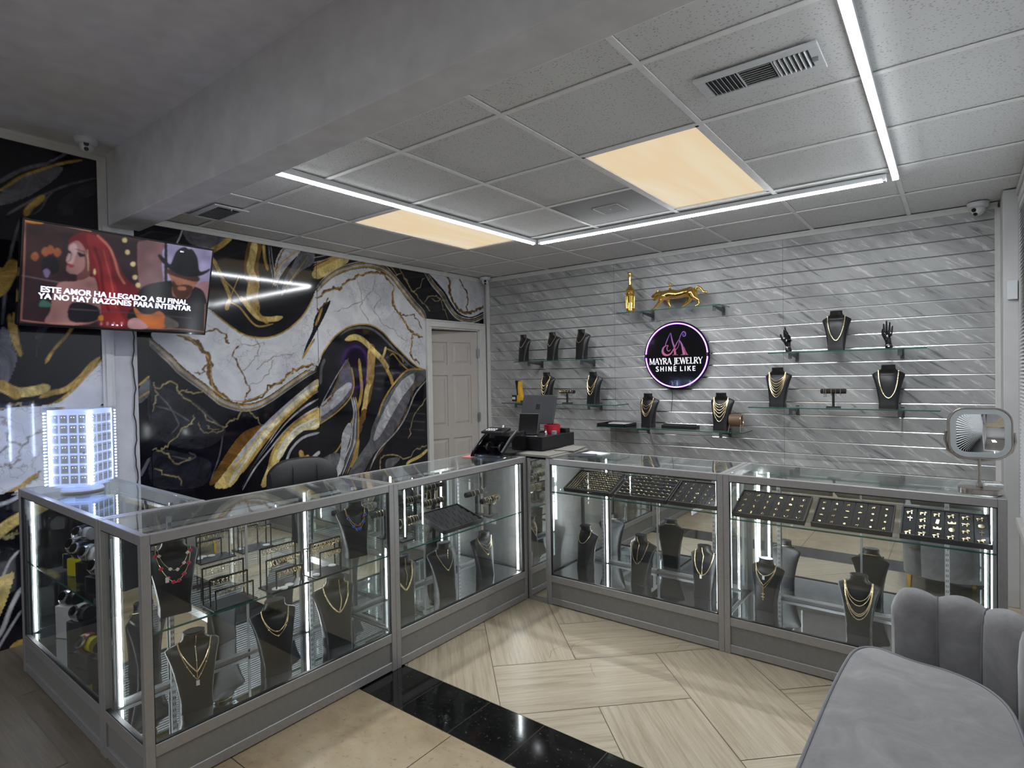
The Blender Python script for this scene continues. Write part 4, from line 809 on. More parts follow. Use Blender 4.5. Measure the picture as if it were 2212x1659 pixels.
register(.46, -3.135, .37, .215, [(-.145, .12, 'v')], 'white louvred air register in the ceiling corner beside the beam')

# dome cameras
def dome(loc, face, label):
    t = thing('security_camera', label, 'camera', loc, 0, 'white dome security cameras')
    MB().mat('white_plastic').lathe([(0, 0), (.058, 0), (.060, -.006), (.052, -.030), (.040, -.036), (0, -.036)], 24).build('mount', None, t)
    MB().mat('white_plastic').ball((0, 0, -.045), .038, 20, 12).build('eyeball', None, t)
    d = Vector(face).normalized(); up = Vector((0, 0, 1)); r = d.cross(up).normalized(); u = r.cross(d)
    for k, s in ((.014, .0135), (-.013, .012)):
        c = Vector((0, 0, -.045)) + d * .0345 + u * k
        MB().mat('lens').tube([c - d * .004, c + d * .003], s, 16).build('lens', None, t)
    return t
d0 = CAM - Vector((.2, -3.76, 2.84))
dome((.195, -3.756, HF), d0 + Vector((0, 0, .2)), 'white dome camera at the top left above the television')
dome((.11, -.09, Hc), (.8, -1, -.6), 'small white dome camera in the far corner above the door')
dome((4.30, -.075, Hc), (-.75, -1, -.75), 'white dome camera at the top right end of the slatted wall')
# ================================================================== DISPLAY CASES
CH = .9376
def case(label, loc, rotz, W, D, shelf_z, leds, stds, group='grey aluminium glass display cases', left_end=True, right_end=True):
    t = thing('display_case', label, 'display case', loc, rotz, group)
    P = .030; ZG = .190; ZT = .900
    m = MB().mat('alu')
    for x in (0, W - P):
        m.box(x, x + P, 0, P, 0, CH)
        m.box(x, x + P, D - P, D, 0, CH)
    for y0 in (0.0012,):
        m.box(P, W - P, y0, y0 + .026, ZT, CH - .0012).box(P, W - P, y0, y0 + .026, .146, ZG).box(P, W - P, y0, y0 + .026, .006, .047)
    for x0 in (.0012, W - .0272):
        m.box(x0, x0 + .026, P, D - P, ZT, CH - .0012).box(x0, x0 + .026, P, D - P, .146, ZG).box(x0, x0 + .026, P, D - P, .006, .047)
    # rear rails
    m.box(P, W - P, D - .027, D - .0012, CH - .062, CH - .0012).box(P, W - P, D - .040, D - .0012, .146, ZG + .012).box(P, W - P, D - .027, D - .0012, .006, .047)
    m.build('frame', None, t, bevel=.0018, bs=1)
    m = MB().mat('kick').box(P, W - P, .010, .014, .047, .146).box(.010, .014, P, D - P, .047, .146).box(W - .014, W - .010, P, D - P, .047, .146)
    m.box(P, W - P, D - .014, D - .010, .047, .146)
    m.build('base_panel', None, t)
    m = MB().mat('gasket')
    m.box(P - .0005, P + .0035, .004, .02, ZG, ZT).box(W - P - .0035, W - P + .0005, .004, .02, ZG, ZT).box(P, W - P, .004, .02, ZT - .004, ZT + .0005).box(P, W - P, .004, .02, ZG - .0005, ZG + .0045)
    for x0 in (.004, W - .02): m.box(x0, x0 + .016, P, D - P, ZG - .0005, ZG + .0045).box(x0, x0 + .016, P, D - P, ZT - .004, ZT)
    m.box(.012, W - .012, .012, D - .012, .0, .006)
    m.build('gasket', None, t)
    MB().mat('glass').box(P, W - P, .009, .013, ZG, ZT).build('front_glass', None, t)
    for x0 in (.009, W - .013):
        MB().mat('glass').box(x0, x0 + .004, P, D - P, ZG, ZT).build('end_glass', None, t)
    MB().mat('glass').box(.026, W - .026, .026, D - .026, CH - .006, CH - .0008).build('top_glass', None, t)
    # inner mirrored deck, sliding mirror doors
    MB().mat('deck_mirror').box(.024, W - .024, .024, D - .042, ZG - .008, ZG + .0015).build('mirror_deck', None, t)
    for k, (a, b, y) in enumerate(((.030, W * .51, D - .040), (W * .49, W - .030, D - .034))):
        dd = MB().mat('mirror').box(a, b, y, y + .004, ZG + .012, CH - .062).build('mirror_door', None, t)
        m = MB().mat('alu_bright')
        xe = b - .010 if k == 0 else a
        m.box(xe, xe + .010, y - .003, y, ZG + .012, CH - .062).box(a, b, y - .003, y, ZG + .012, ZG + .026).box(a, b, y - .003, y, CH - .078, CH - .062)
        m.build('door_frame', None, dd)
    # shelf and slotted standards
    m = MB().mat('glass').box(.032, W - .032, .022, D - .075, shelf_z - .008, shelf_z)
    m.build('glass_shelf', None, t)
    MB().mat('glass_edge').box(.032, W - .032, .0205, .0222, shelf_z - .0075, shelf_z - .0005).build('shelf_edge', None, t)
    for sx in stds:
        m = MB().mat('alu_bright').box(sx - .009, sx + .009, D - .058, D - .046, ZG + .002, CH - .03)
        st = m.build('shelf_standard', None, t)
        m = MB().mat('gasket'); z = ZG + .02
        while z < CH - .06:
            m.box(sx - .005, sx - .002, D - .0588, D - .057, z, z + .012).box(sx + .002, sx + .005, D - .0588, D - .057, z, z + .012); z += .0254
        m.build('slots', None, st)
        MB().mat('alu_bright').prism([(.05, -.03), (D - .058, -.03), (D - .058, -.0), (.05, -.0)], -.001, .001, Matrix(((0, 0, 1, sx), (1, 0, 0, 0), (0, 1, 0, shelf_z - .009), (0, 0, 0, 1)))).build('shelf_bracket', None, t)
    for (x, y, dx, dy) in leds:
        ch = MB().mat('alu_bright').box(x - .007, x + .007, y - .007, y + .007, ZG + .004, ZT + .004).build('led_strip', None, t)
        MB().mat('case_led').box(x + dx * .0072 - .0035, x + dx * .0072 + .0035, y + dy * .0072 - .0035, y + dy * .0072 + .0035, ZG + .01, ZT - .004).build('led_emitter', None, ch)
    return t
WA = 1.130; WL1 = 1.1362; WL2 = 1.1249; WR1 = 1.118; WR2 = 1.1315
dL = .4275; dR = .4688; dA = .4144
case('grey display case with watches, carrying the glowing earring tower', (.385, -4.150, 0), 0, WA, dA, .566, [(.040, .040, 1, 1)], (.25, .90))
case('nearest grey display case with a red flower necklace and earring stands', (1.946, -4.150, 0), PI / 2, WL1, dL, .580, [(.040, dL - .060, 1, -1), (.868, dL - .054, 0, -1)], (.24, .896))
case('grey display case under the money counter, holding bracelet bars and an empty black tray', (1.946, -3.0138, 0), PI / 2, WL2, dL, .580, [(WL2 - .040, .040, -1, 1), (.29, dL - .054, 0, -1)], (.25, .865))
case('grey display case at the back corner with two ring trays', (2.098, -1.8865, 0), 0, WR1, dR, .724, [(WR1 - .040, .040, -1, 1), (.215, dR - .056, 0, -1)], (.18, .93))
case('grey display case on the right with three pendant trays, under the vanity mirror', (3.2165, -1.8865, 0), 0, WR2, dR, .706, [(WR2 - .040, .040, -1, 1), (.125, dR - .056, 0, -1), (.055, dR - .06, 1, 0)], (.175, .93))

# corner filler: mirror-faced panel with a board on top
t = thing('corner_counter', 'narrow mirror-faced corner unit joining the two rows of display cases', 'counter', (1.948, -1.885, 0))
MB().mat('mirror').box(.022, .146, .004, .008, .03, .925).build('mirror_panel', None, t)
MB().mat('alu').box(.0, .022, .0, .02, 0, .93).box(.022, .148, -.002, .012, 0, .028).box(.142, .149, .0, .012, .028, .925).build('frame', None, t, bevel=.001)
MB().mat('alu').box(-.40, .148, .02, .46, .0, .925).build('carcass', None, t)
MB().mat('paper').box(-.41, .20, -.003, .47, .9395, .9475).box(-.42, .17, -.0, .47, .9475, .9530).build('board', None, t)

# ================================================================== NECKLACE BUSTS
SEC = [(0, .190, .130, .045, 7, 0), (.09, .188, .128, .046, 7, 0), (.12, .186, .125, .048, 6, .0), (.30, .212, .112, .048, 4.2, .01), (.50, .248, .102, .046, 3.2, .03),
       (.66, .288, .086, .050, 2.8, .06), (.745, .318, .062, .060, 2.6, .08), (.785, .320, .045, .070, 2.5, .085), (.812, .290, .048, .075, 2.3, .075), (.838, .240, .056, .073, 2.1, .05), (.862, .192, .070, .068, 2, .025),
       (.892, .155, .085, .062, 2, .005), (.928, .138, .092, .058, 2, 0), (.985, .138, .096, .052, 2, 0), (1.0, .130, .090, .052, 2, 0)]
def sec_at(z):
    for a, b in zip(SEC, SEC[1:]):
        if a[0] <= z <= b[0]:
            t = (z - a[0]) / (b[0] - a[0]); return [a[k] + (b[k] - a[k]) * t for k in range(6)]
    return list(SEC[-1])
def bust_y(x, z):
    _, hw, hd, yc, n, wr = sec_at(max(0, min(1, z)))
    u = min(.999, abs(x) / hw)
    return yc - hd * (1 - u ** n) ** (1 / n) + wr * u * u
def sgp(v, e): return math.copysign(abs(v) ** e, v)
def bust(H, loc, rotz, label, group):
    t = thing('necklace_bust', label, 'necklace stand', loc, rotz, group)
    secs = []; N = 36
    zz = [0, .09, .12]
    z = .16
    while z < .69: zz.append(z); z += .06
    zz += [.72, .745, .768, .785, .799, .812, .825, .838, .850, .862, .877, .895, .928, .97, .985, 1.0]
    for z in zz:
        _, hw, hd, yc, n, wr = sec_at(z); q = []
        for i in range(N):
            a = 2 * PI * i / N
            x = hw * sgp(math.cos(a), 2 / n); y = hd * sgp(math.sin(a), 2 / n)
            q.append((x * H, (yc + y + wr * (x / hw) ** 2) * H, z * H))
        secs.append(q)
    MB().mat('bust_leather').loft(secs).build('body', None, t)
    # stitched cap on the neck
    MB().mat('bust_leather').torus((0, .055 * H, .985 * H), .126 * H, .006 * H, 'z', 24, 5).build('neck_seam', None, t)
    return t
def chain_pts(H, zb, wt=.165, zt=.877, p=2.0, n=26, lift=.008, back=True):
    pts = []
    if back:
        for a in (0, 30, 60, 90, 120, 150, 180):
            pts.append((.165 * math.cos(R_(a)) * H, (.065 + .105 * math.sin(R_(a))) * H, (.880 + .02 * math.sin(R_(a))) * H))
    for i in range(n + 1):
        s = -1 + 2 * i / n
        x = (wt + .040) * s * (1 + .45 * (1 - abs(s)) * (abs(s)) * 2.0)
        z = zb + (zt - zb) * abs(s) ** p
        x *= 1.0
        pts.append((x * H, bust_y(x, z) * H - lift, z * H))
    return pts
def necklace(H, loc, rotz, label, group, zb=.5, p=2.0, r=.0022, mat='gold', wt=.135, extra=None, cat='necklace', flat=False):
    t = thing('necklace', label, cat, loc, rotz, group)
    pts = chain_pts(H, zb, wt, p=p)
    m = MB().mat(mat); m.tube(pts, r, 6, closed=False)
    if r > .0016:  # beads of the chain
        q = pts[7:]
        for i in range(0, len(q) - 1):
            for k in (.25, .75):
                c = Vector(q[i]).lerp(Vector(q[i + 1]), k); m.ball(c, r * 1.22, 6, 4)
    m.build('chain', None, t)
    if extra: extra(t, pts, H)
    return t
def pt_on(pts, f):
    q = pts[7:]; k = f * (len(q) - 1); i = min(int(k), len(q) - 2); return Vector(q[i]).lerp(Vector(q[i + 1]), k - i)
def tag_card(t, p, w=.012, h=.02):
    MB().mat('card').box(-w / 2, w / 2, -.001, 0, -h, 0).build('price_tag', None, t, loc=(p.x, p.y - .006, p.z))
def clover(t, p, mat, s=.0085):
    m = MB().mat(mat)
    for a in range(4):
        c = Vector((math.cos(a * PI / 2) * s * .52, -.0, math.sin(a * PI / 2) * s * .52)); m.ball(c, (s * .55, .0022, s * .55), 8, 5)
    m.build('flower_charm', None, t, loc=(p.x, p.y - .003, p.z))
    m = MB().mat('gold')
    for a in range(4):
        c = Vector((math.cos(a * PI / 2) * s * .52, .0012, math.sin(a * PI / 2) * s * .52)); m.ball(c, (s * .66, .0016, s * .66), 8, 4)
    m.build('charm_setting', None, t, loc=(p.x, p.y - .003, p.z))
def drop(t, p, L, r=.0014, mat='gold'):
    MB().mat(mat).tube([(0, 0, 0), (.0005, 0, -L)], r, 6).build('pendant_drop', None, t, loc=(p.x, p.y - .004, p.z))

GB = 'black necklace busts inside the display cases'
def cb(H, loc, rotz, label): return bust(H, loc, rotz, label, GB)
RL = R_(78)
# --- nearest case of the left row (shelf z .580, deck z .1915)
zS, zD = .580, .192
# red / white flower necklaces
L = (1.80, -3.985, zS); H = .285
cb(H, L, RL, 'black bust with red and white flower necklaces in the nearest case')
def red_ex(t, pts, H):
    for f in (.05, .18, .32, .44, .58, .70, .83, .95): clover(t, pt_on(pts, f), 'red_enamel', .0072)
    tag_card(t, pt_on(pts, .30))
def white_ex(t, pts, H):
    for f in (.08, .36, .56, .74, .90): clover(t, pt_on(pts, f), 'card', .0065)
necklace(H, L, RL, 'gold chain with red flower charms and a white tag on the near bust', 'flower charm necklaces', .44, 1.7, .0013, wt=.17, extra=red_ex)
necklace(H, L, RL, 'shorter gold chain with white flower charms above the red flowers', 'flower charm necklaces', .60, 1.8, .0012, wt=.14, extra=white_ex)
L = (1.80, -3.135, zS); H = .275
cb(H, L, RL, 'black bust with blue and rust flower necklace at the far end of the nearest case')
def blue_ex(t, pts, H):
    for f in (.14, .32, .45, .58, .76, .88): clover(t, pt_on(pts, f), 'blue_enamel', .0075)
def rust_ex(t, pts, H):
    for f in (.12, .38, .60, .82): clover(t, pt_on(pts, f), 'rust_enamel', .0062)
necklace(H, L, RL, 'gold chain with blue flower charms on the far bust of the nearest case', 'flower charm necklaces', .50, 1.7, .0012, wt=.15, extra=blue_ex)
necklace(H, L, RL, 'gold chain with small rust flower charms above the blue flowers', 'flower charm necklaces', .57, 1.8, .0011, wt=.14, extra=rust_ex)
# deck busts
L = (1.82, -3.925, zD); H = .300
cb(H, L, RL, 'black bust with three layered gold chains and a hanging tag, nearest on the deck')
def st_ex(t, pts, H):
    for f in (.12, .26, .4, .6, .74, .88): MB().mat('silver').ball((0, 0, 0), .0035, 8, 5).build('bead', None, t, loc=pt_on(pts, f))
necklace(H, L, RL, 'longest gold chain with pale beads and a white tag on the nearest deck bust', 'chains of the nearest deck bust', .40, 1.25, .0013, wt=.15, extra=lambda t, p, H: (st_ex(t, p, H), tag_card(t, pt_on(p, .5))))
necklace(H, L, RL, 'thicker gold v shaped chain on the nearest deck bust', 'chains of the nearest deck bust', .50, 1.2, .0024, wt=.155)
tt = thing('necklace', 'straight gold lariat chain hanging down the middle of the nearest deck bust', 'necklace', L, RL, 'chains of the nearest deck bust')
q = [(.0, bust_y(0, z) * H - .007, z * H) for z in (.97, .88, .8, .72, .64, .56, .48, .42)]
MB().mat('gold').tube(q, .0014, 6).build('chain', None, tt)
for k in (2, 3, 4): MB().mat('silver').ball(q[k], .0035, 8, 5).build('bead', None, tt)
L = (1.82, -3.585, zD); H = .312
cb(H, L, RL, 'black bust with a beaded double gold chain on the deck below the earring stands')
def bead_ex(t, pts, H):
    for f in (.25, .5, .75): MB().mat('gold').ball((0, 0, 0), .0045, 8, 5).build('bead', None, t, loc=pt_on(pts, f))
necklace(H, L, RL, 'upper beaded gold chain on the middle deck bust', 'beaded double chains', .59, 1.9, .0022, wt=.145)
necklace(H, L, RL, 'lower beaded gold chain on the middle deck bust', 'beaded double chains', .53, 1.7, .0016, wt=.15, extra=bead_ex)
L = (1.82, -3.270, zD); H = .325
cb(H, L, RL, 'black bust with a thick rope chain and y drop, farthest on the nearest case deck')
def y_ex(t, pts, H):
    q = [(.0 + .02 * H * k, bust_y(0, z) * H - .006, z * H) for k, z in ((0, .98), (1, .88), (2.0, .78), (2.2, .68), (1.5, .6), (.3, .52))]
    MB().mat('gold').tube(q, .0026, 6).build('drop_chain', None, t)
necklace(H, L, RL, 'thick gold rope necklace with centre drop on the farthest deck bust', 'rope necklaces', .50, 1.6, .0034, wt=.15, extra=y_ex)

# --- second case of the left row
L = (1.82, -2.850, zD); H = .318
cb(H, L, RL, 'black bust with a wide flat gold necklace beside the aluminium post of the second case')
necklace(H, L, RL, 'wide flat gold necklace with centre drop', 'necklaces of the second case', .44, 1.5, .0042, wt=.15, extra=y_ex)
L = (1.82, -2.525, zD); H = .312
cb(H, L, RL, 'black bust with a slim gold chain below the empty black tray')
necklace(H, L, RL, 'slim gold chain with small ball end below the empty black tray', 'necklaces of the second case', .50, 1.4, .0018, wt=.145, extra=lambda t, p, H: (MB().mat('gold').ball((0, 0, 0), .0045, 8, 5).build('bead', None, t, loc=pt_on(p, .5)), drop(t, Vector((.012, bust_y(0, .86) * H, .86 * H)), .07)))
L = (1.80, -2.140, zD); H = .287
cb(H, L, RL, 'black bust with three layered gold chains near the mirror corner')
for zb, p, lb in ((.70, 2, 'top short gold chain'), (.60, 1.5, 'middle gold chain'), (.50, 1.35, 'lowest gold chain with a heart pendant')):
    ex = (lambda t, p, H: MB().mat('gold').ball((0, 0, 0), (.006, .003, .006), 8, 6).build('heart_pendant', None, t, loc=pt_on(p, .5))) if zb == .5 else None
    necklace(H, L, RL, lb + ' on the layered bust near the mirror corner', 'layered chains near the corner', zb, p, .0016, wt=.15, extra=ex)

# --- right row
H = .285; L = (2.238, -1.66, zD)
cb(H, L, R_(-18), 'black bust with a short gold chain at the left end of the corner case')
necklace(H, L, R_(-18), 'short gold chain at the left end of the corner case', 'necklaces of the right row', .60, 2.2, .0022, wt=.15)
H = .295; L = (2.650, -1.70, zD)
cb(H, L, R_(-12), 'black bust with a station chain and centre drop in the middle of the corner case')
def y2(t, pts, H):
    q = [(0, bust_y(0, z) * H - .006, z * H) for z in (.98, .9, .8, .7, .6, .5)]
    MB().mat('gold').tube(q, .0014, 6).build('drop_chain', None, t)
    for f in (.15, .3, .45, .6, .75, .9): MB().mat('gold').ball((0, 0, 0), .003, 8, 5).build('bead', None, t, loc=pt_on(pts, f))
necklace(H, L, R_(-12), 'fine gold station chain in the middle of the corner case', 'necklaces of the right row', .42, 1.9, .0011, wt=.15, extra=y2)
H = .292; L = (3.040, -1.69, zD)
cb(H, L, R_(-5), 'black bust with thick gold chain and tag, right end of the corner case')
def y3(t, pts, H):
    q = [(0, bust_y(0, z) * H - .006, z * H) for z in (.98, .9, .8, .7, .6, .52, .46)]
    MB().mat('gold').tube(q, .0024, 6).build('drop_chain', None, t); tag_card(t, pt_on(pts, .47))
necklace(H, L, R_(-5), 'thick gold chain with centre drop and white tag, right end of corner case', 'necklaces of the right row', .45, 2.1, .0028, wt=.15, extra=y3)
H = .275; L = (3.368, -1.68, zD)
cb(H, L, R_(-8), 'black bust with rosary chains and cross, at the left end of the right case')
def ros(t, pts, H):
    p = pt_on(pts, .5); drop(t, p, .045)
    m = MB().mat('gold').box(-.002, .002, -.001, .001, -.026, 0).box(-.009, .009, -.001, .001, -.011, -.007); m.build('cross', None, t, loc=(p.x, p.y - .005, p.z - .035))
necklace(H, L, R_(-8), 'short beaded gold rosary chain with white tag on the bust with the cross', 'rosary chains', .68, 2.0, .0022, wt=.15, extra=lambda t, p, H: tag_card(t, pt_on(p, .5)))
necklace(H, L, R_(-8), 'middle beaded gold rosary chain ending in a cross', 'rosary chains', .50, 1.3, .0018, wt=.155, extra=ros)
necklace(H, L, R_(-8), 'longest plain gold chain on the bust with the cross', 'rosary chains', .44, 1.3, .0012, wt=.16, extra=ros)
H = .285; L = (3.806, -1.72, zD)
cb(H, L, R_(3), 'black bust with five layered gold chains beside the grey armchair')
for k, (zb, p) in enumerate(((.58, 2.2), (.50, 2.1), (.36, 2.2), (.33, 2.2), (.27, 2.2))):
    necklace(H, L, R_(3), ['topmost', 'second', 'third', 'fourth', 'lowest'][k] + ' of the five gold chains on the bust beside the grey armchair', 'five layered gold chains', zb, p, .0019, wt=.155 + .004 * k)

# ================================================================== EARRING STANDS AND EARRINGS
def hoop(name, r, label, loc, rz, group, kind=0):
    m = MB().mat('gold')
    if kind == 0: m.torus((0, 0, -r), r, .0012, 'x', 18, 6)
    elif kind == 1: m.torus((0, 0, -r * .7), r * .7, .0016, 'x', 16, 6); m.ball((0, 0, -r * 1.6), .003, 8, 5)
    elif kind == 2: m.ball((0, 0, -.004), .004, 8, 6); m.torus((0, 0, -.014), .006, .001, 'x', 14, 5)
    elif kind == 3: m.box(-.001, .001, -.004, .004, -.010, -.002); m.torus((0, 0, -.017), .007, .0011, 'x', 14, 5); m.torus((0, 0, -.031), .007, .0011, 'x', 14, 5)
    o = m.build(name, None); o.location = loc; o.rotation_euler = (0, 0, rz)
    return tag(o, label, 'earring', group)
def ear_stand(loc, rotz, tiers, label, discs, rows, tagname):
    # local x = length of the bars, local -y = viewer
    t = thing('earring_stand', label, 'earring stand', loc, rotz, 'black frame earring stands')
    Wd, Dp = .175, .115
    MB().mat('black_plastic').box(-Wd / 2, Wd / 2, -Dp / 2, Dp / 2, .0, .006).build('tray_base', None, t, bevel=.001)
    m = MB().mat('black_plastic')
    for (y, h, w) in tiers:
        for sx in (-w / 2, w / 2): m.box(sx - .0022, sx + .0022, y - .0022, y + .0022, .006, h)
        m.box(-w / 2 - .0022, w / 2 + .0022, y - .003, y + .003, h - .005, h)
        n = 14
        for i in range(n): m.box(-w / 2 + w * (i + .3) / n, -w / 2 + w * (i + .7) / n, y - .0035, y + .0035, h - .0015, h + .0018)
    m.build('frame_bars', None, t)
    a = rotz; ca, sa = math.cos(a), math.sin(a)
    def wl(x, y, z): return (loc[0] + ca * x - sa * y, loc[1] + sa * x + ca * y, loc[2] + z)
    for k, (dx, dy) in enumerate(discs):
        o = MB().mat('card').lathe([(0, 0), (.017, 0), (.018, .004), (.015, .006), (0, .006)], 20).build('white_disc', None); o.location = wl(dx, dy, .0064)
        tag(o, 'small white round disc on the tray of the ' + tagname, 'disc', 'white discs on the ' + tagname)
    first = None
    for ri, ((y, h, w), (n, kind, r)) in enumerate(zip(tiers, rows)):
        lb = 'gold hoop or drop earring hanging on the %s bar of the %s' % (('rear tall', 'middle', 'front low')[ri], tagname)
        gp = 'earrings on the %s bar of the %s' % (('rear', 'middle', 'front')[ri], tagname); proto = None
        for i in range(n):
            x = -w / 2 + .012 + (w - .024) * i / max(1, n - 1)
            l = wl(x, y - .005, h - .006)
            rz = a + R_(rnd.uniform(-25, 35))
            if proto is None or i % 5 == 4:
                proto = hoop('earring', r * rnd.uniform(.9, 1.1), lb, l, rz, gp, kind if i % 5 != 4 else (kind + 1) % 3)
            else:
                o = proto.copy(); col.objects.link(o); o.location = l; o.rotation_euler = (0, 0, rz)
Z1 = zS + .0006
ear_stand((1.868, -3.810, Z1), PI / 2, [(.045, .150, .165), (.0, .112, .150), (-.045, .078, .150)], 'black earring stand with few pieces, beside the red flower bust', [], [(7, 2, .006), (8, 2, .006), (6, 0, .006)], 'left earring stand')
ear_stand((1.880, -3.578, Z1), PI / 2, [(.045, .170, .165), (.0, .130, .160), (-.042, .088, .120)], 'black earring stand with three white discs in the middle of the shelf', [(-.055, -.03), (-.03, -.045), (.005, -.03)], [(10, 0, .011), (12, 0, .011), (9, 0, .011)], 'middle earring stand')
ear_stand((1.880, -3.372, Z1), PI / 2, [(.045, .120, .165), (.0, .150, .160), (-.042, .112, .110)], 'black earring stand crowded with hoops beside the blue flower bust', [(-.06, -.02), (.06, .035)], [(9, 3, .008), (14, 0, .012), (9, 0, .011)], 'right earring stand')

# ================================================================== BRACELET BARS
def tbar(loc, rotz, h, w, label, r=.017):
    t = thing('bracelet_stand', label, 'bracelet stand', loc, rotz, 'black t shaped bracelet stands')
    MB().mat('foam').box(-.045, .045, -.03, .03, 0, .008).build('base', None, t, bevel=.002)
    MB().mat('foam').box(-.008, .008, -.006, .006, .008, h - r).build('post', None, t)
    MB().mat('foam').tube([(-w / 2, 0, h), (-w / 2 + .003, 0, h), (w / 2 - .003, 0, h), (w / 2, 0, h)], [r * .93, r, r, r * .93], 20).build('bar', None, t)
    return t
def bracelet(loc, rotz, h, x, label, group, r=.0205, mat='gold', th=.0016, charm=False):
    t = thing('bracelet', label, 'bracelet', loc, rotz, group)
    MB().mat(mat).tube([(x + rnd.uniform(-.001, .001), r * .96 * math.cos(a), h - .004 + r * 1.1 * math.sin(a)) for a in [2 * PI * k / 20 for k in range(20)]], th, 6, True).build('chain', None, t)
    if charm:
        m = MB().mat('silver' if charm == 2 else 'gold')
        for k in range(3): m.ball((x + .004 * k - .004, -.006 + .005 * k, h - .004 - r * 1.1 - .006), (.003, .003, .006), 6, 5)
        m.build('charm', None, t)
    return t
def bar_set(loc, rotz, h, w, label, xs, gname, lab, r=.0205, charms=()):
    tbar(loc, rotz, h, w, label)
    for i, x in enumerate(xs):
        bracelet(loc, rotz, h, x, lab, gname, r, 'gold', .0013 + .0005 * (i % 3), 2 if i in charms else False)
Z2 = zS + .0005
bar_set((1.80, -2.815, Z2), PI / 2, .105, .22, 'black bracelet bar beside the post, front row of the second case', (-.09, -.075, -.035, .0, .03, .05, .07, .085), 'bracelets on the bar beside the post', 'thin gold bracelet on the bar beside the post of the second case', charms=(1,))
bar_set((1.66, -2.83, Z2), PI / 2, .140, .19, 'black bracelet bar standing behind the front one near the post', (-.07, -.05, -.03, .02, .05, .07), 'bracelets on the rear bar near the post', 'thin gold bracelet on the rear bar near the post of the second case')
bar_set((1.83, -2.125, Z2), PI / 2, .105, .17, 'black bracelet bar right of the empty tray, lower of the pair', (-.06, -.045, -.03, -.01, .02, .035, .05, .065), 'bracelets right of the empty tray', 'gold bracelet with white charms right of the empty tray', charms=(0, 1, 5, 6))
bar_set((1.75, -2.165, Z2), PI / 2, .145, .20, 'black bracelet bar right of the empty tray, taller one behind', (-.06, -.03, .01, .05), 'bracelets on the taller bar', 'thin bracelet on the taller bar right of the empty tray')
bar_set((1.64, -2.44, Z2), PI / 2, .125, .19, 'black bracelet bar standing behind the empty tray', (-.07, -.05, -.03, .01, .04, .07), 'bracelets behind the empty tray', 'gold bracelet on the bar behind the empty tray', charms=(2,))

# ================================================================== TRAYS
def tray(loc, rotz, w, d, tilt, label, group, props=True):
    t = thing('jewellery_tray', label, 'tray', loc, 0, group)
    t.rotation_euler = Matrix(((1, 0, 0), (0, 1, 0), (0, 0, 1))).to_euler()
    t.rotation_mode = 'XYZ'
    mt = Matrix.Rotation(rotz, 4, 'Z') @ Matrix.Rotation(tilt, 4, 'X')
    t.rotation_euler = mt.to_euler()
    e = .006
    MB().mat('black_plastic').box(-w / 2, w / 2, 0, d, 0, .004).box(-w / 2, w / 2, 0, e, 0, .026).box(-w / 2, w / 2, d - e, d, 0, .026).box(-w / 2, -w / 2 + e, 0, d, 0, .026).box(w / 2 - e, w / 2, 0, d, 0, .026).build('tray_box', None, t, bevel=.001)
    if props:
        MB().mat('black_plastic').box(-w / 2 + .02, w / 2 - .02, d - .012, d - .004, -.004, 0).build('rear_lip', None, t)
    return t, Matrix.Translation(loc) @ mt
def cells(t, w, d, nx, ny):
    m = MB().mat('foam')
    cw, cd = (w - .014) / nx, (d - .014) / ny
    for i in range(nx):
        for j in range(ny):
            x0 = -w / 2 + .007 + i * cw; y0 = .007 + j * cd
            vs = [(x0 + .002, y0 + .001, .008), (x0 + cw - .002, y0 + .001, .008), (x0 + cw - .002, y0 + cd - .003, .021), (x0 + .002, y0 + cd - .003, .021),
                  (x0 + .002, y0 + .001, .004), (x0 + cw - .002, y0 + .001, .004), (x0 + cw - .002, y0 + cd - .003, .004), (x0 + .002, y0 + cd - .003, .004)]
            m.add(vs, [(0, 1, 2, 3), (4, 7, 6, 5), (0, 4, 5, 1), (1, 5, 6, 2), (2, 6, 7, 3), (3, 7, 4, 0)])
    m.build('pads', None, t)
    return cw, cd
def pend_mesh(k, s=1.0):
    m = MB().mat('gold'); q = .0085 * s
    if k == 0: m.box(-.0012, .0012, -q, q, 0, .0016).box(-q * .6, q * .6, q * .15, q * .45, 0, .0016)
    elif k == 1: m.lathe([(0, 0), (q * .8, 0), (q * .8, .0015), (q * .5, .0024), (0, .0024)], 14)
    elif k == 2: m.prism([(-q, -q * .5), (q, -q * .5), (q * 1.1, q * .5), (q * .5, 0), (0, q * .7), (-q * .5, 0), (-q * 1.1, q * .5)], 0, .002)
    elif k == 3: m.box(-q * .4, q * .4, -q * 1.1, q * .8, 0, .002)
    elif k == 4: m.torus((0, -.001, .001), q * .6, .0013, 'z', 14, 5); m.ball((0, q * .8, .001), .002, 6, 4)
    elif k == 5: m.ball((-q * .5, 0, .002), (q * .8, q * .35, .0025), 8, 5); m.ball((q * .4, q * .4, .002), (q * .45, q * .4, .0025), 8, 5); m.box(-q, -q * .7, -q * .8, 0, 0, .0015).box(q * .1, q * .35, -q * .8, 0, 0, .0015)
    elif k == 6: m.tube([(-q * 1.1, q * .7, .001), (-q * .4, -q * .5, .001), (0, -q * .7, .001), (q * .4, -q * .5, .001), (q * 1.1, q * .7, .001)], .0008, 5)
    elif k == 7: m.box(-q * .5, -q * .2, -q, q * .8, 0, .0018).tube([(-q * .35, q * .6, .001), (q * .3, q * .6, .001), (q * .45, q * .2, .001), (q * .2, -q * .1, .001), (-q * .35, -q * .1, .001)], .0011, 5)
    m.torus((0, q * 1.15, .0015), .0015, .0005, 'x', 8, 4)
    return m
PM = {}
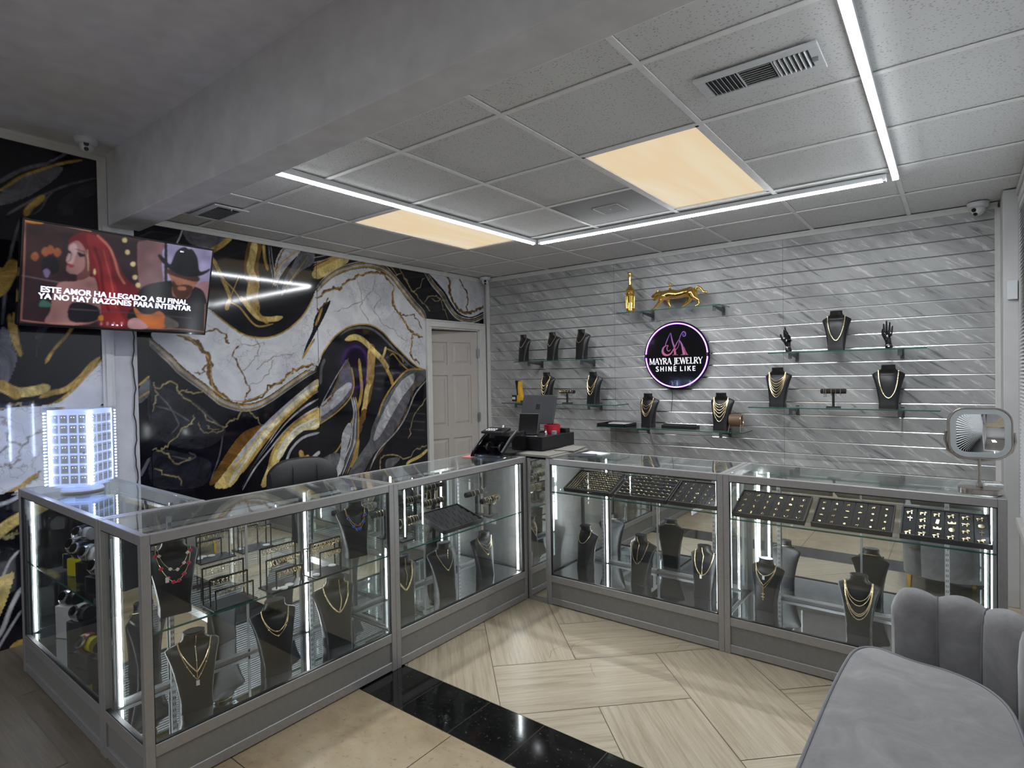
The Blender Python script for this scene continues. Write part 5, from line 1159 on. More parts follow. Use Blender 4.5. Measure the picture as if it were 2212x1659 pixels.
def pendants(Mx, w, d, nx, ny, cw, cd, desc, group, kinds, s=1.0, skip=()):
    tl = math.atan2(.013, cd - .004)
    for j in range(ny):
        for i in range(nx):
            if (i, j) in skip: continue
            k = kinds[(i * 3 + j * 5 + (i * j) % 3) % len(kinds)]
            key = (k, s)
            if key not in PM:
                o = pend_mesh(k, s).build('pendant', None); PM[key] = o
            else:
                o = PM[key].copy(); col.objects.link(o)
            x = -w / 2 + .007 + (i + .5) * cw; y = .007 + (j + .5) * cd
            mm = Mx @ Matrix.Translation((x, y, .0168)) @ Matrix.Rotation(tl, 4, 'X') @ Matrix.Rotation(R_(rnd.uniform(-12, 12)), 4, 'Z')
            o.matrix_world = mm; o.location = mm.to_translation(); o.rotation_euler = mm.to_euler()
            tag(o, desc, 'pendant', group)
ring_me = None
def rings(Mx, xs, ys, desc, group, big=False, jitter=.002):
    global ring_me
    for y in ys:
        for x in xs:
            if rnd.random() < .06: continue
            if ring_me is None:
                m = MB().mat('gold').torus((0, 0, 0), .0082, .0015, 'y', 16, 5); m.ball((0, 0, .0085), (.0042, .003, .0022), 8, 5)
                ring_me = m.build('ring', None); o = ring_me
            else: o = ring_me.copy(); col.objects.link(o)
            s = rnd.uniform(1.0, 1.5) if big else rnd.uniform(.82, 1.08)
            mm = Mx @ Matrix.Translation((x + rnd.uniform(-jitter, jitter), y, .0195)) @ Matrix.Rotation(R_(rnd.uniform(-15, 15)), 4, 'Z')
            o.location = mm.to_translation(); o.rotation_euler = mm.to_euler(); o.scale = (s, s, s)
            tag(o, desc, 'ring', group)
def foam_rows(t, w, d, n, x0=None):
    m = MB().mat('foam'); a = -w / 2 + .007 if x0 is None else x0
    for i in range(n):
        y0 = .007 + (d - .014) * i / n; y1 = .007 + (d - .014) * (i + 1) / n
        m.tube([(a, (y0 + y1) / 2, .011), (w / 2 - .007, (y0 + y1) / 2, .011)], (y1 - y0) / 2 * .98, 8)
    m.build('foam_rolls', None, t)
TL = R_(21); dT = .232
GT = 'tilted black jewellery trays on the case shelves'
zR = .724 + .0095
t, Mx = tray((2.385, -1.858, zR), 0, .335, dT, TL, 'black tray of small gold rings with four gold bracelets laid at its left', GT)
foam_rows(t, .335, dT, 9)
rings(Mx, [-.335 / 2 + .095 + .0172 * i for i in range(13)], [.007 + (dT - .014) * (i + .5) / 9 for i in range(9)], 'small gold ring in the left black ring tray, one of many rows', 'rings in the left ring tray')
for k in range(4):
    x = -.335 / 2 + .022 + .0165 * k
    p = [Mx @ Vector((x + .004 * math.sin(i * .7), .015 + i * .02, .0245)) for i in range(11)]
    mm = MB().mat('gold').tube(p, .0019 if k != 1 else .0014, 6)
    if k == 1:
        for q in p: mm.ball(q, .0036, 6, 4)
    tag(mm.build('bracelet', None), ['outermost straight gold bracelet', 'beaded gold bracelet', 'third smooth gold bracelet', 'gold bracelet nearest the rings'][k] + ' laid along the left ring tray', 'bracelet', 'bracelets laid in the left ring tray')
t, Mx = tray((2.735, -1.858, zR), 0, .325, dT, TL, 'black tray of large gold rings in the middle of the corner case shelf', GT)
foam_rows(t, .325, dT, 6)
rings(Mx, [-.325 / 2 + .022 + .0312 * i for i in range(10)], [.007 + (dT - .014) * (i + .5) / 6 for i in range(6)], 'large gold signet ring in the middle black ring tray', 'rings in the middle ring tray', True, .006)
t, Mx = tray((3.055, -1.858, zR), 0, .300, dT, TL, 'black padded tray of gold letter pendants at the right of the corner case shelf', GT)
cw, cd = cells(t, .300, dT, 6, 5)
pendants(Mx, .300, dT, 6, 5, cw, cd, 'small gold letter pendant on a black pad beside the ring trays', 'letter pendants', (7, 4, 7, 0, 7, 6), .8)
zR = .706 + .0095
for (x, w, lb, desc, gp, kinds, s) in ((3.425, .345, 'black padded tray of gold charms at the left of the right case shelf', 'gold charm on a black pad in the left tray of the right case', 'charms in the left tray', (1, 0, 5, 3, 6, 7, 4, 6), 1.0),
                          (3.790, .330, 'black padded tray of small gold crowns in the middle of the right case shelf', 'small gold pendant on a black pad in the middle tray of the right case', 'pendants in the middle tray', (1, 2, 0, 5, 1, 2), .85),
                          (4.142, .320, 'black padded tray of large gold medallions under the vanity mirror', 'large gold medallion on a black pad under the vanity mirror', 'medallions in the right tray', (5, 2, 1, 5, 0, 3), 1.65)):
    t, Mx = tray((x, -1.858, zR), 0, w, dT, TL, lb, GT)
    cw, cd = cells(t, w, dT, 6, 4)
    pendants(Mx, w, dT, 6, 4, cw, cd, desc, gp, kinds, s, skip=((0, 1),) if s > 1 else ())
# empty tray in the second left case
t, Mx = tray((1.915, -2.465, zS + .008), PI / 2, .335, .225, R_(17), 'empty tilted black tray with small folded pads in the second left case', GT)
cells(t, .335, .225, 6, 4)

# ================================================================== WATCHES
def watch(loc, rz, tilt, box, band, label, stand='black_plastic', hh=.075):
    t = thing('watch', label, 'watch', loc, rz, 'watches on stands in the case under the earring tower')
    MB().mat(stand).box(-.038, .038, -.035, .035, 0, hh).build('stand_block', None, t, bevel=.003)
    mt = Matrix.Translation((0, -.002, hh + .022)) @ Matrix.Rotation(R_(tilt), 4, 'X')
    MB().mat(box).tube([mt @ Vector((-.034, 0, 0)), mt @ Vector((.034, 0, 0))], .026, 16).build('cushion', None, t)
    pts = [mt @ Vector((0, .030 * math.cos(a), .030 * math.sin(a))) for a in [2 * PI * k / 24 for k in range(24)]]
    secs = [[p + (mt.to_3x3() @ Vector((dx, 0, 0))) + (p - mt.to_translation()).normalized() * dz for dx, dz in ((-.011, 0), (.011, 0), (.011, .003), (-.011, .003))] for p in pts]
    MB().mat(band).loft(secs, False, False, True).build('strap', None, t)
    fm = mt @ Matrix.Translation((0, 0, .030)); fm = mt @ Matrix.Rotation(R_(52), 4, 'X') @ Matrix.Translation((0, 0, .0335))
    t.scale = (1.35, 1.35, 1.35)
    MB().mat('silver').lathe([(0, 0), (.019, 0), (.020, .004), (.017, .008), (0, .008)], 24, mtx=fm).build('watch_case', None, t)
    MB().mat('lens').lathe([(0, .0081), (.0155, .0081), (.015, .009), (0, .009)], 24, mtx=fm).build('dial', None, t)
zW = .566 + .0005
watch((.600, -3.93, zW), R_(25), 10, 'card', 'navy', 'pale blue strapped watch, leftmost on the upper watch shelf', hh=.07)
watch((.760, -4.00, zW), R_(20), 10, 'black_plastic', 'silver', 'steel watch second from the left on the upper watch shelf', hh=.055)
watch((.900, -4.02, zW), R_(20), 10, 'navy', 'navy', 'dark navy watch above the yellow box', 'yellow_box', hh=.06)
watch((1.055, -4.03, zW), R_(20), 10, 'card', 'silver', 'watch on a white cushion with red marks on the upper shelf', 'black_plastic', hh=.07)
watch((1.25, -4.05, zW), R_(15), 10, 'card', 'silver', 'steel watch at the right end of the upper watch shelf', 'black_plastic', hh=.055)
zW = zD
watch((.62, -4.00, zW), R_(25), 10, 'black_plastic', 'silver', 'steel watch on a white and black box, leftmost on the lower deck', 'card', hh=.12)
watch((.86, -4.02, zW), R_(20), 10, 'grey_plastic', 'card', 'white square watch on a tall dark box on the lower deck', 'grey_plastic', hh=.11)
watch((1.06, -4.05, zW), R_(15), 10, 'yellow_box', 'rust_enamel', 'watch on a yellow cushion with orange edge on the lower deck', 'grey_plastic', hh=.05)
watch((1.30, -4.05, zW), R_(15), 10, 'card', 'red_plastic', 'watch with a red strap in a black box at the right of the lower deck', 'black_plastic', hh=.08)
# ================================================================== WALL SHELVES
def wshelf(x0, x1, z, br, label, d=.265):
    t = thing('glass_wall_shelf', label, 'shelf', (x0, -.004, z), 0, 'glass shelves on the slatted wall'); W = x1 - x0
    MB().mat('glass').box(0, W, -d, -.004, 0, .008).build('glass_plate', None, t)
    MB().mat('glass_edge').box(0, W, -d - .0008, -d, .0005, .0075).box(-.0008, 0, -d, -.004, .0005, .0075).box(W, W + .0008, -d, -.004, .0005, .0075).build('plate_edge', None, t)
    for bx in br:
        x = bx - x0
        m = MB().mat('grey_plastic').prism([(-.001, -.035), (-.001, 0), (-d + .03, 0), (-d + .03, -.012), (-.03, -.035)], -.004, .004, Matrix(((0, 0, 1, x), (1, 0, 0, 0), (0, 1, 0, -.001), (0, 0, 0, 1))))
        m.box(x - .012, x + .012, -.008, .0, -.06, .012).box(x - .012, x + .012, -d + .018, -d + .03, -.042, .0)
        m.build('bracket', None, t)
    return t
wshelf(.62, 1.50, 1.600, (.79, 1.40), 'upper left glass shelf carrying three black busts')
wshelf(.45, 1.76, 1.180, (.62, 1.47), 'lower left glass shelf behind the point of sale screen')
wshelf(1.56, 2.86, .982, (1.95, 2.68), 'low middle glass shelf under the round neon sign')
wshelf(3.05, 4.03, 1.600, (3.20, 3.88), 'upper right glass shelf carrying a bust between two black hands')
wshelf(2.90, 4.10, 1.186, (3.20, 3.88), 'lower right glass shelf with two busts and a bracelet bar')
wshelf(1.78, 2.69, 2.003, (2.01, 2.64), 'top middle glass shelf carrying the golden ornaments')
GW = 'black necklace busts on the wall shelves'
def wb(H, x, z, rz, label): return bust(H, (x, -.155, z + .0085), rz, label, GW)
for k, (x, H, zb, p) in enumerate(((.648, .275, .52, 2.0), (1.003, .28, .50, 1.6), (1.337, .288, .56, 2.2))):
    o = ('leftmost', 'middle', 'rightmost')[k]
    wb(H, x, 1.600, R_(-16), o + ' of three black busts on the upper left shelf')
    necklace(H, (x, -.155, 1.6085), R_(-16), 'single gold chain on the %s bust of the upper left shelf' % o, 'single chains on the upper left shelf', zb, p, .0026, wt=.15)
def multi(H, x, z, rz, label, cl, zbs, thick=.0022, grp=None):
    wb(H, x, z, rz, label)
    for k, zb in enumerate(zbs):
        necklace(H, (x, -.155, z + .0085), rz, 'one of the layered gold chains on ' + cl, grp or ('layered chains on ' + cl), zb, 2.0, thick, wt=.148 + .003 * k)
multi(.305, .925, 1.180, R_(-16), 'black bust with layered chains, left of the bracelet bar on the lower left shelf', 'the left bust of the lower left shelf', (.55, .45, .35, .27))
multi(.302, 1.456, 1.180, R_(-16), 'black bust with layered chains, right of the bracelet bar on the lower left shelf', 'the right bust of the lower left shelf', (.50, .38, .28))
multi(.30, 2.010, .982, R_(-10), 'black bust with layered chains on the left of the low middle shelf', 'the left bust under the neon sign', (.62, .54, .40, .36, .32))
multi(.308, 2.651, .982, R_(-6), 'black bust with layered chains at the right of the low middle shelf', 'the right bust under the neon sign', (.68, .62, .54, .46, .36, .24), .0018)
multi(.302, 3.085, 1.186, R_(-4), 'black bust draped with many gold chains on the lower right shelf', 'the crowded bust of the lower right shelf', (.66, .58, .52, .45, .38, .30, .24), .002)
H = .292
wb(H, 3.490, 1.600, R_(2), 'black bust between two black hands on the upper right shelf')
necklace(H, (3.490, -.155, 1.6085), R_(2), 'thick gold chain on the bust between the two black hands', 'thick single chains on the right', .25, 1.9, .0034, wt=.15)
H = .305
wb(H, 3.808, 1.186, R_(3), 'black bust with one thick gold chain at the right of the lower right shelf')
necklace(H, (3.808, -.155, 1.1945), R_(3), 'thick gold chain on the rightmost bust of the lower right shelf', 'thick single chains on the right', .24, 2.1, .0036, wt=.152)
bar_set((1.180, -.155, 1.1885), R_(-4), .112, .175, 'black bracelet bar between two busts on the lower left shelf', (-.08, -.07, -.06, -.048, -.037, -.02, .0, .02, .05, .07), 'bracelets on the lower left shelf', 'gold bracelet on the bar of the lower left shelf', charms=(1, 3, 5, 7, 8))
bar_set((3.469, -.155, 1.1945), 0, .118, .165, 'black bracelet bar between two busts on the lower right shelf', (-.06, -.048, -.012, .018, .048), 'bracelets on the lower right shelf', 'gold bracelet on the bar of the lower right shelf', .024, charms=(0, 1))

# black hands (fingers and palm fused into one surface)
def hand(loc, rz, label, curl, mirror_=1):
    t = thing('display_hand', label, 'hand display', loc, rz, 'glossy black display hands')
    me = bpy.data.meshes.new('hand'); vs = []; es = []; rad = []
    def chain(pts, rs, start=None):
        prev = start
        for p, r in zip(pts, rs):
            vs.append((p[0] * mirror_, p[1], p[2])); rad.append(r); i = len(vs) - 1
            if prev is not None: es.append((prev, i))
            prev = i
        return prev
    w0 = chain([(.006, 0, .0), (.004, .0, .02), (.0, 0, .05), (-.001, 0, .078)], [.030, .024, .018, .021])
    F = [(-.024, .118, .060, .0070), (-.009, .124, .074, .0075), (.007, .120, .067, .0072), (.021, .110, .052, .0062)]
    base = w0
    palm = chain([(-.001, -.001, .098)], [.023], w0)
    for k, (x, zb, L, r) in enumerate(F):
        c = curl[k]; p = [(x * .8, -.002, zb - .010)]; rs = [r * 1.45]
        ang = R_(4); pos = Vector((x, -.003, zb)); rs.append(r * 1.12); p.append(tuple(pos))
        for seg in range(3):
            ang += R_(c)
            l = L * (.42, .33, .25)[seg]
            pos = pos + Vector((x * .22 * l / .03 * .35, -math.sin(ang) * l, math.cos(ang) * l)); p.append(tuple(pos)); rs.append(r * (.98, .86, .62)[seg])
        chain(p, rs, palm)
    th = curl[4]
    chain([(-.024, -.008, .085), (-.034, -.016 - th * .0005, .104), (-.036, -.024 - th * .0008, .124), (-.034, -.030 - th * .001, .142)], [.012, .0095, .0082, .006], w0)
    me.from_pydata(vs, es, []); o = bpy.data.objects.new('hand', me); col.objects.link(o); o.parent = t
    o.modifiers.new('skin', 'SKIN'); 
    for i, s in enumerate(me.skin_vertices[0].data if me.skin_vertices else []): s.radius = (rad[i], rad[i])
    if not me.skin_vertices:
        bm = bmesh.new(); bm.from_mesh(me); ly = bm.verts.layers.skin.verify()
        for i, v in enumerate(bm.verts): v[ly].radius = (rad[i], rad[i])
        bm.verts.ensure_lookup_table(); bm.verts[0][ly].use_root = True
        bm.to_mesh(me); bm.free()
    sb = o.modifiers.new('sub', 'SUBSURF'); sb.levels = 2; sb.render_levels = 2
    me.materials.append(M['black_gloss'])
    return t
hand((3.165, -.150, 1.6085), R_(-25), 'glossy black display hand with bent fingers at the left of the upper right shelf', (2, 6, 22, 34, 10), 1)
hand((3.808, -.150, 1.6085), R_(15), 'glossy black display hand with straight open fingers, right end of upper right shelf', (2, 0, 3, 6, 0), 1)
def wristlet(loc, rz, z, r, label):
    o = MB().mat('silver').torus((0, 0, 0), r, .0013, 'z', 24, 6); o.ball((0, -r - .001, 0), (.006, .003, .004), 8, 6)
    o = o.build('bracelet', None); o.location = (loc[0], loc[1], z); o.rotation_euler = (R_(8), 0, rz); tag(o, label, 'bracelet', 'slim chains on the black hands')
wristlet((3.165, -.150), R_(-20), 1.652, .0215, 'slim silver chain round the wrist of the left black hand')
wristlet((3.808, -.150), R_(10), 1.638, .0255, 'slim chain round the wrist of the right black hand')
for (x, rz, lb) in ((3.160, R_(-25), 'silver ring piece on the back of the left black hand'), (3.806, R_(15), 'silver ring piece on the back of the right black hand')):
    o = MB().mat('silver').ball((0, 0, 0), (.006, .0035, .010), 10, 6).build('ring', None); o.location = (x, -.178, 1.697); o.rotation_euler = (0, 0, rz); tag(o, lb, 'ring', 'rings on the black hands')

# --- items on the low middle shelf
zL = .982 + .0085
t = thing('jewellery_tray', 'flat black open box with white lining at the left end of the low middle shelf', 'tray', (1.70, -.02, zL))
MB().mat('black_plastic').box(-.14, .14, -.235, 0, 0, .006).box(-.14, .14, -.235, -.228, 0, .026).box(-.14, .14, -.007, 0, 0, .026).box(-.14, -.133, -.235, 0, 0, .026).box(.133, .14, -.235, 0, 0, .026).build('tray_box', None, t, bevel=.001)
MB().mat('card').box(-.09, .128, -.11, -.012, .0065, .022).build('lining', None, t)
t = thing('ring_tray', 'low black ring tray with a row of six silver rings under the neon sign', 'tray', (2.315, -.215, zL))
MB().mat('black_plastic').box(-.15, .15, 0, .10, 0, .030).build('tray_box', None, t, bevel=.002)
MB().mat('foam').tube([(-.14, .022, .030), (.14, .022, .030)], .010, 8).tube([(-.14, .05, .030), (.14, .05, .030)], .010, 8).build('foam_rolls', None, t)
for i in range(6):
    o = MB().mat('silver').torus((0, 0, 0), .010, .0018, 'y', 18, 6).ball((0, 0, .0105), (.006, .005, .004), 8, 6).build('ring', None)
    o.location = (2.315 - .115 + .046 * i, -.193, zL + .0425); o.rotation_euler = (0, 0, R_(15)); tag(o, 'silver stone ring in the low tray under the neon sign', 'ring', 'silver rings under the neon sign')
t = thing('brown_barrel_bag', 'brown barrel shaped case with gold legs at right end of low middle shelf', 'case', (2.765, -.13, zL))
MB().mat('wood_brown').tube([(-.045, 0, .085), (-.043, 0, .085), (.043, 0, .085), (.045, 0, .085)], [.045, .052, .052, .045], 28).build('barrel', None, t)
MB().mat('gold').torus((.046, 0, .085), .045, .0035, 'x', 28, 8).build('gold_rim', None, t)
MB().mat('gold').tube([(.046, -.035, .055), (.05, -.05, .0)], .002, 6).tube([(.046, .035, .055), (.05, .05, .0)], .002, 6).tube([(-.040, -.035, .055), (-.045, -.05, .0)], .002, 6).tube([(-.040, .035, .055), (-.045, .05, .0)], .002, 6).tube([(.049, -.04, .06), (.055, -.055, .07), (.055, -.058, .10)], .0022, 6).build('legs', None, t)

# --- golden ornaments on the top shelf
t = thing('gold_bottle', 'tall shiny golden bottle ornament with a long knobbed neck', 'ornament', (1.86, -.15, 2.0115))
prof = [(0, 0), (.036, 0), (.038, .008), (.034, .014), (.036, .03), (.033, .04), (.036, .12), (.040, .150), (.034, .158), (.043, .168), (.045, .178), (.036, .186), (.044, .196), (.040, .208), (.028, .222), (.017, .238), (.014, .26), (.0175, .275), (.013, .29), (.0165, .305), (.013, .32), (.018, .335), (.021, .350), (.019, .362), (.0, .368)]
MB().mat('gold_mirror').lathe(prof, 26).build('bottle', None, t)
m = MB().mat('gold_mirror')
for k in range(10):
    a = 2 * PI * k / 10; m.tube([(.0355 * math.cos(a), .0355 * math.sin(a), .042), (.036 * math.cos(a), .036 * math.sin(a), .09), (.0385 * math.cos(a), .0385 * math.sin(a), .145)], .005, 6)
m.build('ribs', None, t)
# jaguar: one fused surface
t = thing('gold_panther', 'shiny golden striding panther figurine with open jaws', 'ornament', (2.30, -.145, 2.0115), R_(-4))
m = MB().mat('gold_mirror')
def limb(p, r): m.tube(p, r, 12); [m.ball(a, b, 10, 8) for a, b in zip(p, r)]
limb([(-.115, 0, .115), (-.06, 0, .122), (.0, 0, .112), (.06, 0, .120), (.11, 0, .125), (.15, 0, .112)], [.040, .040, .034, .034, .038, .030])
limb([(-.115, 0, .120), (-.155, 0, .128), (-.185, 0, .126)], [.034, .028, .027])
limb([(-.185, 0, .132), (-.215, 0, .124), (-.235, 0, .118)], [.026, .018, .013])       # upper jaw
limb([(-.185, 0, .110), (-.212, 0, .092), (-.228, 0, .090)], [.018, .011, .008])       # lower jaw
for y in (-.018, .018): m.ball((-.178, y, .158), (.008, .006, .012), 8, 6)
limb([(-.12, -.02, .11), (-.15, -.024, .070), (-.185, -.024, .035), (-.215, -.024, .012)], [.030, .018, .012, .011]); m.ball((-.225, -.024, .010), (.018, .011, .010), 10, 6)
limb([(-.10, .02, .11), (-.10, .024, .060), (-.085, .024, .03), (-.10, .024, .012)], [.028, .016, .011, .011]); m.ball((-.11, .024, .010), (.016, .011, .010), 10, 6)
limb([(.13, -.02, .11), (.155, -.024, .075), (.195, -.024, .052), (.200, -.024, .022), (.185, -.024, .010)], [.034, .022, .012, .010, .011]); m.ball((.175, -.024, .010), (.018, .010, .010), 10, 6)
limb([(.10, .02, .10), (.085, .024, .06), (.05, .024, .035), (.02, .024, .012)], [.030, .020, .012, .010]); m.ball((.01, .024, .010), (.018, .010, .010), 10, 6)
limb([(.155, 0, .135), (.18, 0, .155), (.205, 0, .140), (.225, 0, .112), (.25, 0, .106)], [.014, .011, .010, .010, .012])
limb([(-.07, 0, .15), (-.072, 0, .175), (-.068, 0, .195)], [.012, .008, .011]); m.ball((-.068, 0, .200), (.016, .012, .008), 10, 6)
o = m.build('body', None, t); o.scale = (1, 1.15, 1.1)
rm = o.modifiers.new('remesh', 'REMESH'); rm.mode = 'VOXEL'; rm.voxel_size = .0035; rm.use_smooth_shade = True
sm = o.modifiers.new('smooth', 'SMOOTH'); sm.factor = .6; sm.iterations = 4

# metal analyser gun
t = thing('metal_analyser', 'yellow and black handheld gold testing gun with its grip pointing up', 'tool', (.60, -.14, 1.1885), R_(-8))
MB().mat('yellow_plastic').prism([(-.06, .005), (.085, .0), (.09, .03), (.055, .055), (.03, .07), (.012, .16), (.018, .215), (-.012, .220), (-.022, .15), (-.015, .075), (-.055, .08)], -.022, .022, Matrix(((1, 0, 0, 0), (0, 0, 1, 0), (0, 1, 0, 0), (0, 0, 0, 1)))).build('shell', None, t, bevel=.005)
MB().mat('black_plastic').prism([(-.028, .07), (-.010, .08), (-.017, .15), (-.008, .222), (-.05, .228), (-.052, .21), (-.040, .15)], -.024, .024, Matrix(((1, 0, 0, 0), (0, 0, 1, 0), (0, 1, 0, 0), (0, 0, 0, 1)))).build('grip', None, t, bevel=.004)
MB().mat('black_plastic').box(-.10, -.03, -.030, .030, .01, .075).build('head', None, t, bevel=.006)
MB().mat('card').box(-.09, -.045, -.032, -.030, .03, .055).build('label_plate', None, t)
MB().mat('grey_plastic').box(.02, .09, -.026, .026, .0, .022).build('nose', None, t, bevel=.004)

# ================================================================== NEON SIGN
t = thing('neon_sign', 'round black sign with a glowing purple neon ring reading MAYRA JEWELRY SHINE LIKE', 'sign', (2.237, -.032, 1.620))
RS = .296
mt = Matrix.Rotation(R_(90), 4, 'X')
MB().mat('black_gloss').prism([(RS * math.cos(2 * PI * k / 72), RS * math.sin(2 * PI * k / 72)) for k in range(72)], 0, .012, mt).build('disc', None, t)
for a0, a1 in ((3, 177), (183, 357)):
    MB().mat('neon').torus((0, -.020, 0), RS - .018, .0052, 'y', 60, 8, R_(a0), R_(a1)).build('neon_tube', None, t)
m = MB().mat('black_plastic')
for s in (-1, 1): m.box(s * (RS - .018) - .008, s * (RS - .018) + .008, -.028, -.012, -.016, .016)
m.build('tube_caps', None, t)
MB().mat('cable').tube([(-.05, .0, -RS + .01), (-.045, .010, -.36), (-.06, .012, -.5)], .0025, 6).build('power_cord', None, t)
def strokes(items, s, ox, oz, y, mat, name, parent, k=6):
    mm = MB().mat(mat)
    for pts, wds in items:
        q = crom([(a, b) for a, b in pts], False, k) if len(pts) > 2 else [np.array(p, float) for p in pts]
        n = len(q); L = []; R = []
        for i in range(n):
            d = q[min(i + 1, n - 1)] - q[max(i - 1, 0)]; d = d / (np.hypot(*d) + 1e-9); nn = np.array((-d[1], d[0]))
            f = i / (n - 1) * (len(wds) - 1); j = min(int(f), len(wds) - 2); w_ = wds[j] + (wds[j + 1] - wds[j]) * (f - j)
            L.append(q[i] + nn * w_ / 2); R.append(q[i] - nn * w_ / 2)
        for i in range(n - 1):
            p4 = [L[i], L[i + 1], R[i + 1], R[i]]
            vs = [(ox + p[0] * s, y, oz + p[1] * s) for p in p4] + [(ox + p[0] * s, y + .002, oz + p[1] * s) for p in p4]
            mm.add(vs, [(0, 1, 2, 3), (7, 6, 5, 4), (0, 4, 5, 1), (1, 5, 6, 2), (2, 6, 7, 3), (3, 7, 4, 0)])
    return mm.build(name, None, parent)
# script monogram, traced as pen strokes (units: sign zoom pixels, origin at sign centre)
mono = [([(-48, -10), (-62, -22), (-76, -12), (-78, 8), (-68, 26), (-90, 24), (-112, 6), (-118, -25), (-104, -48), (-76, -56), (-46, -44), (-16, -2), (14, 52), (30, 70), (24, 20), (2, -10), (-16, -30)], [3, 6, 7, 8, 5, 8, 14, 20, 20, 14, 10, 9, 6, 4, 4, 4, 3]),
        ([(-48, 132), (-78, 70), (-96, 22)], [3, 8, 4]), ([(-44, 132), (-30, 60), (-14, 10), (-6, -52)], [6, 12, 14, 20]),
        ([(-30, -56), (18, -56)], [3, 3]), ([(30, 70), (52, 30), (62, -10), (72, -54)], [6, 14, 18, 24]), ([(44, -57), (108, -57)], [4, 4]), ([(96, -56), (84, -30), (70, 10)], [8, 5, 3]),
        ([(30, 70), (46, 112), (66, 136), (84, 126), (84, 104), (68, 98), (62, 112), (72, 118)], [5, 7, 10, 11, 9, 7, 5, 5])]
strokes(mono, .00103, 0.0, .062, -.0155, 'logo', 'monogram', t)
GL = {'M': ([([(0, 0), (0, 1)], [.09, .09]), ([(0, 1), (.42, .05)], [.2, .12]), ([(.42, .05), (.82, 1)], [.08, .08]), ([(.84, 1), (.84, 0)], [.19, .19]), ([(-.12, .015), (.13, .015)], [.05, .05]), ([(.68, .015), (1.0, .015)], [.05, .05])], 1.02),
      'A': ([([(0, 0), (.38, 1)], [.07, .08]), ([(.36, 1), (.74, 0)], [.19, .19]), ([(.14, .33), (.58, .33)], [.06, .06]), ([(-.1, .015), (.14, .015)], [.05, .05]), ([(.58, .015), (.86, .015)], [.05, .05])], .82),
      'Y': ([([(-.02, 1), (.34, .48)], [.19, .17]), ([(.70, 1), (.36, .48)], [.07, .08]), ([(.35, .5), (.35, 0)], [.17, .17]), ([(.2, .015), (.5, .015)], [.05, .05]), ([(-.12, .985), (.12, .985)], [.05, .05]), ([(.58, .985), (.80, .985)], [.05, .05])], .72),
      'R': ([([(.08, 0), (.08, 1)], [.18, .18]), ([(.08, .97), (.40, .96), (.56, .76), (.40, .53), (.08, .52)], [.06, .1, .19, .1, .06]), ([(.30, .52), (.70, 0)], [.15, .18]), ([(-.06, .015), (.22, .015)], [.05, .05]), ([(-.06, .985), (.1, .985)], [.05, .05])], .76),
      'J': ([([(.30, 1), (.30, .15), (.18, -.12), (-.02, -.14)], [.18, .18, .15, .08]), ([(.15, .985), (.46, .985)], [.05, .05])], .48),
      'E': ([([(.08, 0), (.08, 1)], [.18, .18]), ([(.08, .97), (.58, .97)], [.06, .06]), ([(.08, .52), (.44, .52)], [.06, .06]), ([(.08, .03), (.60, .03)], [.06, .06]), ([(.58, .98), (.58, .80)], [.05, .05]), ([(.60, .02), (.60, .22)], [.05, .05])], .72),
      'W': ([([(0, 1), (.30, 0)], [.19, .15]), ([(.30, 0), (.52, .95)], [.07, .07]), ([(.52, 1), (.80, 0)], [.19, .15]), ([(.80, 0), (1.06, 1)], [.07, .07]), ([(-.12, .985), (.12, .985)], [.05, .05]), ([(.94, .985), (1.18, .985)], [.05, .05])], 1.14),
      'L': ([([(.08, 0), (.08, 1)], [.18, .18]), ([(.08, .03), (.56, .03)], [.06, .06]), ([(.56, .02), (.57, .24)], [.05, .05]), ([(-.06, .985), (.22, .985)], [.05, .05])], .66),
      'S': ([([(.52, .84), (.34, .98), (.12, .90), (.10, .70), (.32, .52), (.52, .34), (.48, .10), (.24, .02), (.04, .16)], [.16, .17, .17, .18, .19, .18, .17, .17, .16])], .68),
      'H': ([([(.08, 0), (.08, 1)], [.18, .18]), ([(.60, 0), (.60, 1)], [.18, .18]), ([(.08, .5), (.60, .5)], [.16, .16])], .80),
      'I': ([([(.1, 0), (.1, 1)], [.18, .18])], .30),
      'N': ([([(.08, 0), (.08, 1)], [.18, .18]), ([(.60, 0), (.60, 1)], [.18, .18]), ([(.08, 1), (.60, 0)], [.18, .18])], .80),
      'e': ([([(.08, 0), (.08, 1)], [.18, .18]), ([(.08, .92), (.54, .92)], [.16, .16]), ([(.08, .5), (.48, .5)], [.16, .16]), ([(.08, .08), (.54, .08)], [.16, .16])], .68),
      'l': ([([(.08, 0), (.08, 1)], [.18, .18]), ([(.08, .08), (.52, .08)], [.16, .16])], .62),
      'K': ([([(.08, 0), (.08, 1)], [.18, .18]), ([(.56, 1), (.12, .45)], [.17, .17]), ([(.24, .6), (.60, 0)], [.17, .17])], .72)}
def word(txt, h, x0, x1, z, mat, name, parent, gap=.10, bold=1.0):
    it = []; x = 0
    for ch in txt:
        if ch == ' ': x += .34; continue
        g, adv = GL[ch]
        for pts, wd in g: it.append(([(a + x, b) for a, b in pts], [w_ * bold for w_ in wd]))
        x += adv + gap
    x -= gap
    sx = (x1 - x0) / x
    it2 = [([(a * sx / h, b) for a, b in p], [w_ * min(1, sx / h * 1.1) for w_ in wd]) for p, wd in it]
    return strokes(it2, h, x0, z, -.0155, mat, name, parent)
word('MAYRA JEWELRY', .055, -.242, .232, -.076, 'white_ink', 'lettering', t, .08, .95)
word('SHINe lIKe', .042, -.188, .178, -.138, 'white_ink', 'lettering_small', t, .26)

